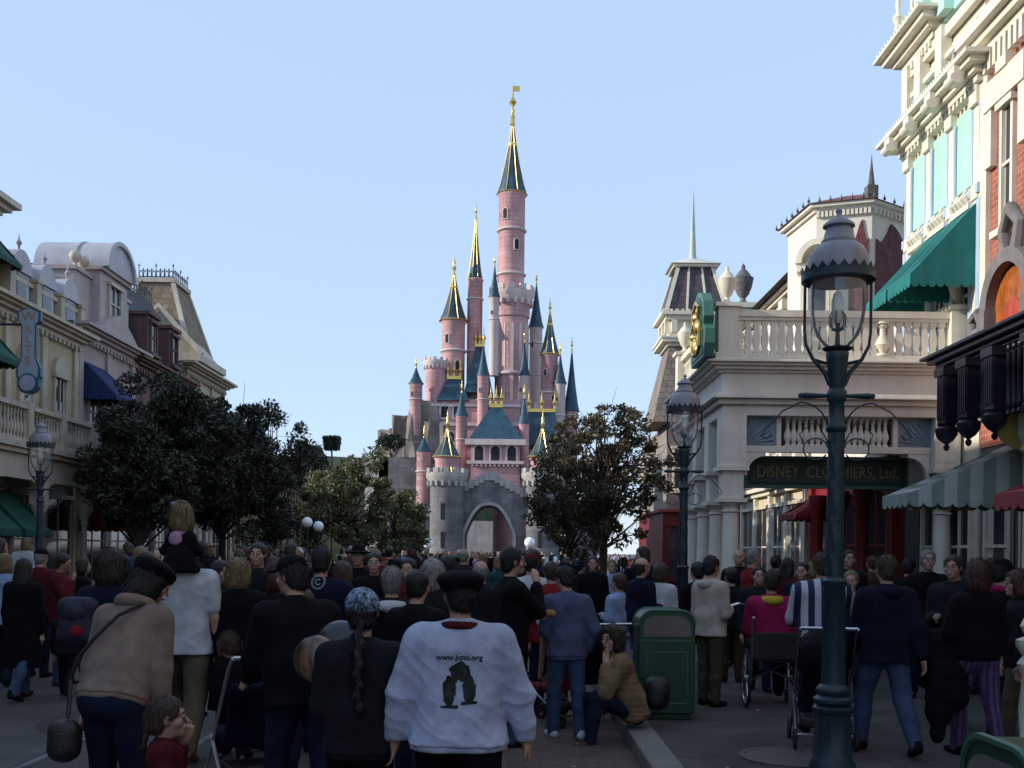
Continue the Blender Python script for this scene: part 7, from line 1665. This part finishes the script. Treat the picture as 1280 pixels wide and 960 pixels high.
# quilted coat over the arm of the woman in purple
F = Field(.012); e_, w2 = wpt(P30, P30['J']['l'][1]), wpt(P30, P30['J']['l'][2]); m_ = e_.lerp(w2, .55)
for dx in (-.10, -.03, .04, .11): F.cap(m_ + Vector((dx, 0, .05)), m_ + Vector((dx * .9 - .03, -.10, -.42 - .1 * (dx < 0))), .065, .07, .05).cap(m_ + Vector((dx, 0, .05)), m_ + Vector((dx, .10, -.30)), .06, .07, .05)
F.cap(m_ + Vector((-.06, -.08, -.2)), m_ + Vector((-.11, -.13, -.70)), .06, .055, .05)
prq = 2 * PI / .09
o = mesh_obj('quilted_coat', F.mesh(.006, 18, 9, lambda f, ax: f - (.010 * np.abs(np.sin(ax[2] * prq * .5)))[None, None, :].astype(np.float32)), cloth('black'), None); tag(o, 'dark quilted coat draped over the arm of the woman in purple trousers', 'coat')
# round balloons carried in the crowd
def balloon(label, px, py, Y, rpx, m, rim):
    t = thing('balloon', label, 'balloon', tuple(at(px, py, Y))); r = rpx / FPX * Y; F = Field(.012); F.ell((0, 0, 0), (r, r * .62, r * 1.02)); F.cap((0, 0, -r * .98), (0, 0, -r * 1.12), .012, .018, .02)
    mesh_obj('foil', F.mesh(.0015, 40, 3), m, t); mb = MB(); mb.tube([(r * 1.0 * math.cos(a), 0, r * 1.02 * math.sin(a)) for a in np.linspace(0, 2 * PI, 33)], .007, 6); mb.build('seam', rim, t)
    mb = MB(); mb.tube([(0, 0, -r * 1.1), (.02, .02, -r * 1.5), (-.01, .0, -r * 2.2)], .002, 4); mb.build('string', MATS['paper'], t)
whitef = mat('foil_white', (.5, .5, .53), .35)
balloon('tan round foil balloon carried behind the stout man', 396, 824, 5.95, 30, mat('foil_tan', (.30, .17, .11), .3, .75, 5, spec=.5), MATS['foil_tan'])
balloon('black round foil balloon with pale edge beside the tan one', 427, 812, 6.05, 36, mat('foil_black', (.014, .014, .022), .25, .1, 4, spec=.5), whitef)
balloon('dark blue round foil balloon behind the bandana woman\'s shoulder', 489, 838, 5.75, 34, mat('foil_navy', (.012, .014, .05), .25, .1, 4, spec=.5), whitef)
# --- prints on clothes, laid on the cloth
def on_back(P, pts2, zc, m, name, parent):
    """flat print following the back of a garment: project each point onto the cloth surface"""
    from mathutils.bvhtree import BVHTree
    g = P['top']; me = g.data; bv = BVHTree.FromPolygons([v.co for v in me.vertices], [tuple(p.vertices) for p in me.polygons]); vs, fs = [], []
    return bv
def project(P, me2, lift=.003):
    from mathutils.bvhtree import BVHTree
    me = P['top'].data; bv = BVHTree.FromPolygons([v.co for v in me.vertices], [tuple(p.vertices) for p in me.polygons])
    for v in me2.vertices:
        hit = bv.ray_cast(Vector((v.co.x, -1.0, v.co.z)), Vector((0, 1, 0)))
        if hit[0] is not None: v.co.y = hit[0].y - lift - (.0005 if v.co.y < 0 else 0)
def print_text(P, body, size, x, z, m, name='lettering'):
    cu = bpy.data.curves.new(name, 'FONT'); cu.body = body; cu.size = size; cu.align_x = 'CENTER'; cu.align_y = 'CENTER'; cu.resolution_u = 2; cu.offset = size * .028
    t = bpy.data.objects.new(name, cu); COL.objects.link(t); dg = bpy.context.evaluated_depsgraph_get(); me = bpy.data.meshes.new_from_object(t.evaluated_get(dg)); bpy.data.objects.remove(t); bpy.data.curves.remove(cu)
    for v in me.vertices: v.co = Vector((x + v.co.x, 0, z + v.co.y))
    project(P, me); me.materials.clear(); me.materials.append(m); o = bpy.data.objects.new(name, me); COL.objects.link(o); o.parent = P['top']; return o
def print_shape(P, polys, m, name, step=.012):
    bm = bmesh.new()
    for pl in polys:
        f = bm.faces.new([bm.verts.new((a, 0, b)) for a, b in pl])
    bmesh.ops.triangulate(bm, faces=bm.faces[:]); 
    for _ in range(3):
        es = [e for e in bm.edges if e.calc_length() > step * 1.6]
        if not es: break
        bmesh.ops.subdivide_edges(bm, edges=es, cuts=1); bmesh.ops.triangulate(bm, faces=bm.faces[:])
    me = bpy.data.meshes.new(name); bm.to_mesh(me); bm.free(); project(P, me); me.materials.append(m); o = bpy.data.objects.new(name, me); COL.objects.link(o); o.parent = P['top']; return o
ink = mat('print_ink', (.025, .028, .05), .85, .2, 10); inkd = mat('print_dark_green', (.020, .026, .022), .85, .7, 30)
zs = lambda py, P, Y: zat(py, Y, 577) - P['o'].location.z
print_text(P12, 'www.juno.org', .038, .0, zs(816, P12, 5.3), ink)
def blot(cx, cz, rx, rz, seed, n=26):
    rg = np.random.default_rng(seed); return [(cx + rx * math.cos(a) * (1 + rg.uniform(-.22, .18)), cz + rz * math.sin(a) * (1 + rg.uniform(-.2, .16))) for a in np.linspace(0, 2 * PI, n, endpoint=False)]
zb_ = zs(848, P12, 5.3)
print_shape(P12, [blot(.004, zb_ + .060, .048, .046, 1), blot(-.026, zb_ + .022, .020, .020, 5), blot(.034, zb_ + .024, .022, .020, 6), blot(-.046, zb_ - .030, .031, .070, 2), blot(.048, zb_ - .020, .031, .066, 3), [(-.085, zb_ - .108), (-.005, zb_ - .112), (-.005, zb_ - .095), (-.085, zb_ - .098)], [(.010, zb_ - .095), (.085, zb_ - .088), (.085, zb_ - .074), (.010, zb_ - .080)]], inkd, 'printed_emblem')
zc_ = zat(728, 8.8, 402); ringp = lambda r0, r1, a0, a1: [[(r0 * math.cos(t0), zc_ + r0 * math.sin(t0)), (r1 * math.cos(t0), zc_ + r1 * math.sin(t0)), (r1 * math.cos(t1), zc_ + r1 * math.sin(t1)), (r0 * math.cos(t1), zc_ + r0 * math.sin(t1))] for t0, t1 in zip(np.linspace(a0, a1, 25)[:-1], np.linspace(a0, a1, 25)[1:])]
print_shape(P13, ringp(.046, .060, 0, 2 * PI) + ringp(.016, .028, .9, 2 * PI - .5), mat('badge_print', (.16, .17, .20), .8), 'round_badge')
for dx in (-.012, .0): pass
# hair bands of the child
for sg in (-1, 1):
    mb = MB(); c = P9['head'] + P9['HR'] @ Vector((sg * .098, -.03, .022)) * P9['hs']; mb.ball(c, .026, 10); o = mb.build('hair_band', cloth('pink'), P9['o'])
    LOCAL = o
# ================================================================== the rest of the crowd, one by one
rg = np.random.default_rng(42)
near = [(o.location.x, o.location.y) for o in scene.objects if o.name.startswith('person')]
cols = ['black'] * 5 + ['charcoal'] * 3 + ['navy'] * 4 + ['brown', 'grey', 'maroon', 'green', 'red', 'teal', 'beige', 'khaki', 'blue', 'purple', 'cream', 'light blue', 'white', 'lilac', 'olive']
hairs = [('short', 'black'), ('short', 'dark brown'), ('short', 'brown'), ('bob', 'dark brown'), ('bob', 'blond'), ('long', 'brown'), ('long', 'black'), ('curly', 'brown'), ('bald', 'grey'), ('short', 'grey'), ('tail', 'dark brown'), ('bob', 'auburn'), ('tail', 'blond')]
tops = ['jacket', 'jacket', 'jacket', 'coat', 'fleece', 'sweater', 'puffer']
spots, tries = [], 0
while len(spots) < 92 and tries < 6000:
    tries += 1; Y = 12.8 + 24 * rg.uniform() ** 1.25; x = rg.uniform(-8.7, 1.0) if rg.uniform() < .80 else rg.uniform(1.3, 3.0) if rg.uniform() < .75 else rg.uniform(-10.4, -9.3)
    if 1.9 < x < 2.9 and (abs(Y - 15.3) < .5 or abs(Y - 7.9) < 1): continue
    if x > 1.05 and abs(Y - 27) < .4: continue
    if any((x - a) ** 2 + (Y - b) ** 2 < (.50 if Y < 20 else .6) ** 2 for a, b in near + spots): continue
    if any(abs(x - tx_) < .4 and abs(Y - ty_) < .4 for tx_, ty_ in ((-8.7, 25), (-8.2, 26.5), (-7.5, 29), (-7.1, 33), (.9, 17.0), (1.5, 17))): continue
    spots.append((x, Y))
used = set(); spots.sort(key=lambda q: q[1])
HN = {'short': 'short {} hair', 'bob': '{} bob', 'long': 'long {} hair', 'curly': 'curly {} hair', 'bald': 'a bald crown', 'tail': '{} ponytail'}
def zone(x, Y):
    if x > KX: return 'on the right pavement near the arcade' if Y < 21 else 'far along the right pavement'
    if x < LKX: return 'on the left pavement by the shop fronts'
    side_ = 'beside the left kerb trees' if x < -5.6 else 'on the tram rails' if x < -2 else 'in the right half of the street'
    return side_ + (', just beyond the near crowd' if Y < 18 else ', in the middle distance' if Y < 26 else ', far towards the castle')
AUTO = []
for i, (x, Y) in enumerate(spots):
    for k in range(60):
        c = cols[int(rg.integers(len(cols)))]; ht, hc = hairs[int(rg.integers(len(hairs)))]; tp = tops[int(rg.integers(len(tops)))]; fwd = rg.uniform() < .40
        hat = [None, None, None, None, None, 'cap', 'beanie', 'brim'][int(rg.integers(8))]; hcx = ['black', 'red', 'navy', 'pink', 'white', 'grey'][int(rg.integers(6))]
        lab = '%s figure with %s%s %s %s' % (c + ' ' + {'jacket': 'jacketed', 'coat': 'coated', 'fleece': 'fleece wearing', 'sweater': 'sweatered', 'puffer': 'padded'}[tp], HN[ht].format(hc), (' and %s %s' % (hcx, {'brim': 'brimmed hat'}.get(hat, hat))) if hat else '', 'facing the camera' if fwd else 'walking away', zone(x, Y))
        lab = lab.replace('green', 'dark green')
        if lab not in used and len(lab.split()) <= 24: break
    used.add(lab); yaw = (180 if fwd else 0) + rg.normal(0, 48); kid = rg.uniform() < .13
    lab2 = lab if len(lab.split()) <= 16 else ' '.join(lab.split()[:16])
    AUTO.append(person(lab2, x, Y, h=rg.uniform(1.05, 1.4) if kid else rg.uniform(1.50, 1.80) - (.12 if x > KX else 0), yaw=yaw, top=tp, tc=c, bc=['dark jeans', 'jeans', 'black', 'charcoal', 'khaki', 'brown'][int(rg.integers(6))], sc=['black', 'brown', 'white'][int(rg.integers(3))], hair=ht, hc=hc, hat=hat, hatc=hcx, sk=int(rg.integers(4)), head=(rg.normal(0, 26), rg.normal(0, 9)), lean=max(-3, rg.normal(1, 4)), la=['down', 'bent', 'pocket', 'swingf', 'swingb', 'eatik'][int(rg.integers(6))], ra=['down', 'bent', 'pocket', 'swingf', 'swingb', 'eatik', 'up'][int(rg.integers(7))], legs=['walk', 'stroll', 'stand'][int(rg.integers(3))], vox=.019 if Y < 18 else .023 if Y < 26 else .027, child=kid, wid=rg.uniform(.94, 1.1), group='people walking in the middle of the street', wr=.006))
# leave out whoever stands wholly behind others, seen from here and from a step to either side
bpy.context.view_layer.update(); dg_ = bpy.context.evaluated_depsgraph_get(); gone = []
for A in AUTO:
    o_ = A['o']; fam = {o_.name} | {c.name for c in o_.children_recursive}; seen = 0; M_ = A['M']
    pts = [A['head'] + Vector((dx, 0, dz_)) for dx in (-.08, 0, .08) for dz_ in (-.05, .04, .11)] + [A['nb'] + Vector((dx, 0, dz_)) for dx in (-.16, .16) for dz_ in (-.08, -.25)] + [A['pel'] + Vector((dx, 0, dz_)) for dx in (-.12, .12) for dz_ in (.1, -.3, -.65)]
    for ex in (0, -.5, .5):
        e0 = Vector((ex, 0, EYE))
        for q in pts:
            w2 = M_ @ q; d_ = w2 - e0; hit = scene.ray_cast(dg_, e0, d_.normalized(), distance=d_.length + .5)
            if hit[0] and hit[4].name in fam: seen += 1 if ex else 2
        if seen > 3: break
    if seen < 2: gone.append(o_)
for o_ in gone:
    for c in o_.children_recursive: bpy.data.objects.remove(c)
    bpy.data.objects.remove(o_)
# far mass of people towards the castle
protos = []
for k in range(5):
    F = Field(.04); ph = k * .7
    F.ell((0, 0, 1.60), (.085, .10, .12)).cap((0, 0, 1.5), (0, 0, 1.36), .06, .07, .05)
    for sg in (-1, 1):
        F.cap((sg * .12, 0, 1.36), (sg * .08, 0, .9), .12, .12, .08).cap((sg * .19, 0, 1.38), (sg * .25, .05 * math.sin(ph), 1.08), .07, .06).cap((sg * .25, .05 * math.sin(ph), 1.08), (sg * .23, .16, .86), .055, .05).cap((sg * .09, 0, .88), (sg * .10, .12 * sg * math.sin(ph + 1), .45), .10, .08).cap((sg * .10, .12 * sg * math.sin(ph + 1), .45), (sg * .10, .05 * sg, .05), .075, .06)
    protos.append(F.mesh(.006, 12, k))
cm = ['black', 'charcoal', 'navy', 'brown', 'maroon', 'grey', 'red', 'teal', 'cream', 'pink', 'light blue', 'white']; VV, QQ, MI = [], [], []; nv = 0
slots = [cloth(c) for c in cm] + [skinm(0), hairm('dark brown'), hairm('blond'), cloth('dark jeans')]
for i in range(230):
    V, Q = protos[i % 5]; Y = 38 + 58 * rg.uniform() ** 1.1; x = rg.uniform(-8.3, .8) if Y < 72 else rg.uniform(-12, 9); a = rg.uniform(0, 6.28); sc_ = rg.uniform(.86, 1.06) if rg.uniform() > .12 else .65
    ca, sa = math.cos(a), math.sin(a); V2 = np.stack([(V[:, 0] * ca - V[:, 1] * sa) * sc_ + x, (V[:, 0] * sa + V[:, 1] * ca) * sc_ + Y, V[:, 2] * sc_], 1); cen = V[Q].mean(1)
    tcol = int(rg.integers(12)) if rg.uniform() < .6 else int(rg.integers(3)); mi = np.full(len(Q), tcol); mi[cen[:, 2] < .86] = 15; hd = cen[:, 2] > 1.47; mi[hd] = 12; mi[hd & ((cen[:, 2] > 1.66) | (cen[:, 1] < -.01))] = 13 + int(rg.uniform() < .25)
    VV.append(V2); QQ.append(Q + nv); MI.append(mi); nv += len(V)
o = mesh_obj('crowd', (np.concatenate(VV), np.concatenate(QQ)), slots[0], None)
for m_ in slots[1:]: o.data.materials.append(m_)
o.data.polygons.foreach_set('material_index', np.concatenate(MI).astype(np.int32)); tag(o, 'distant crowd of people filling the street before the castle gate', 'crowd', None, 'stuff')
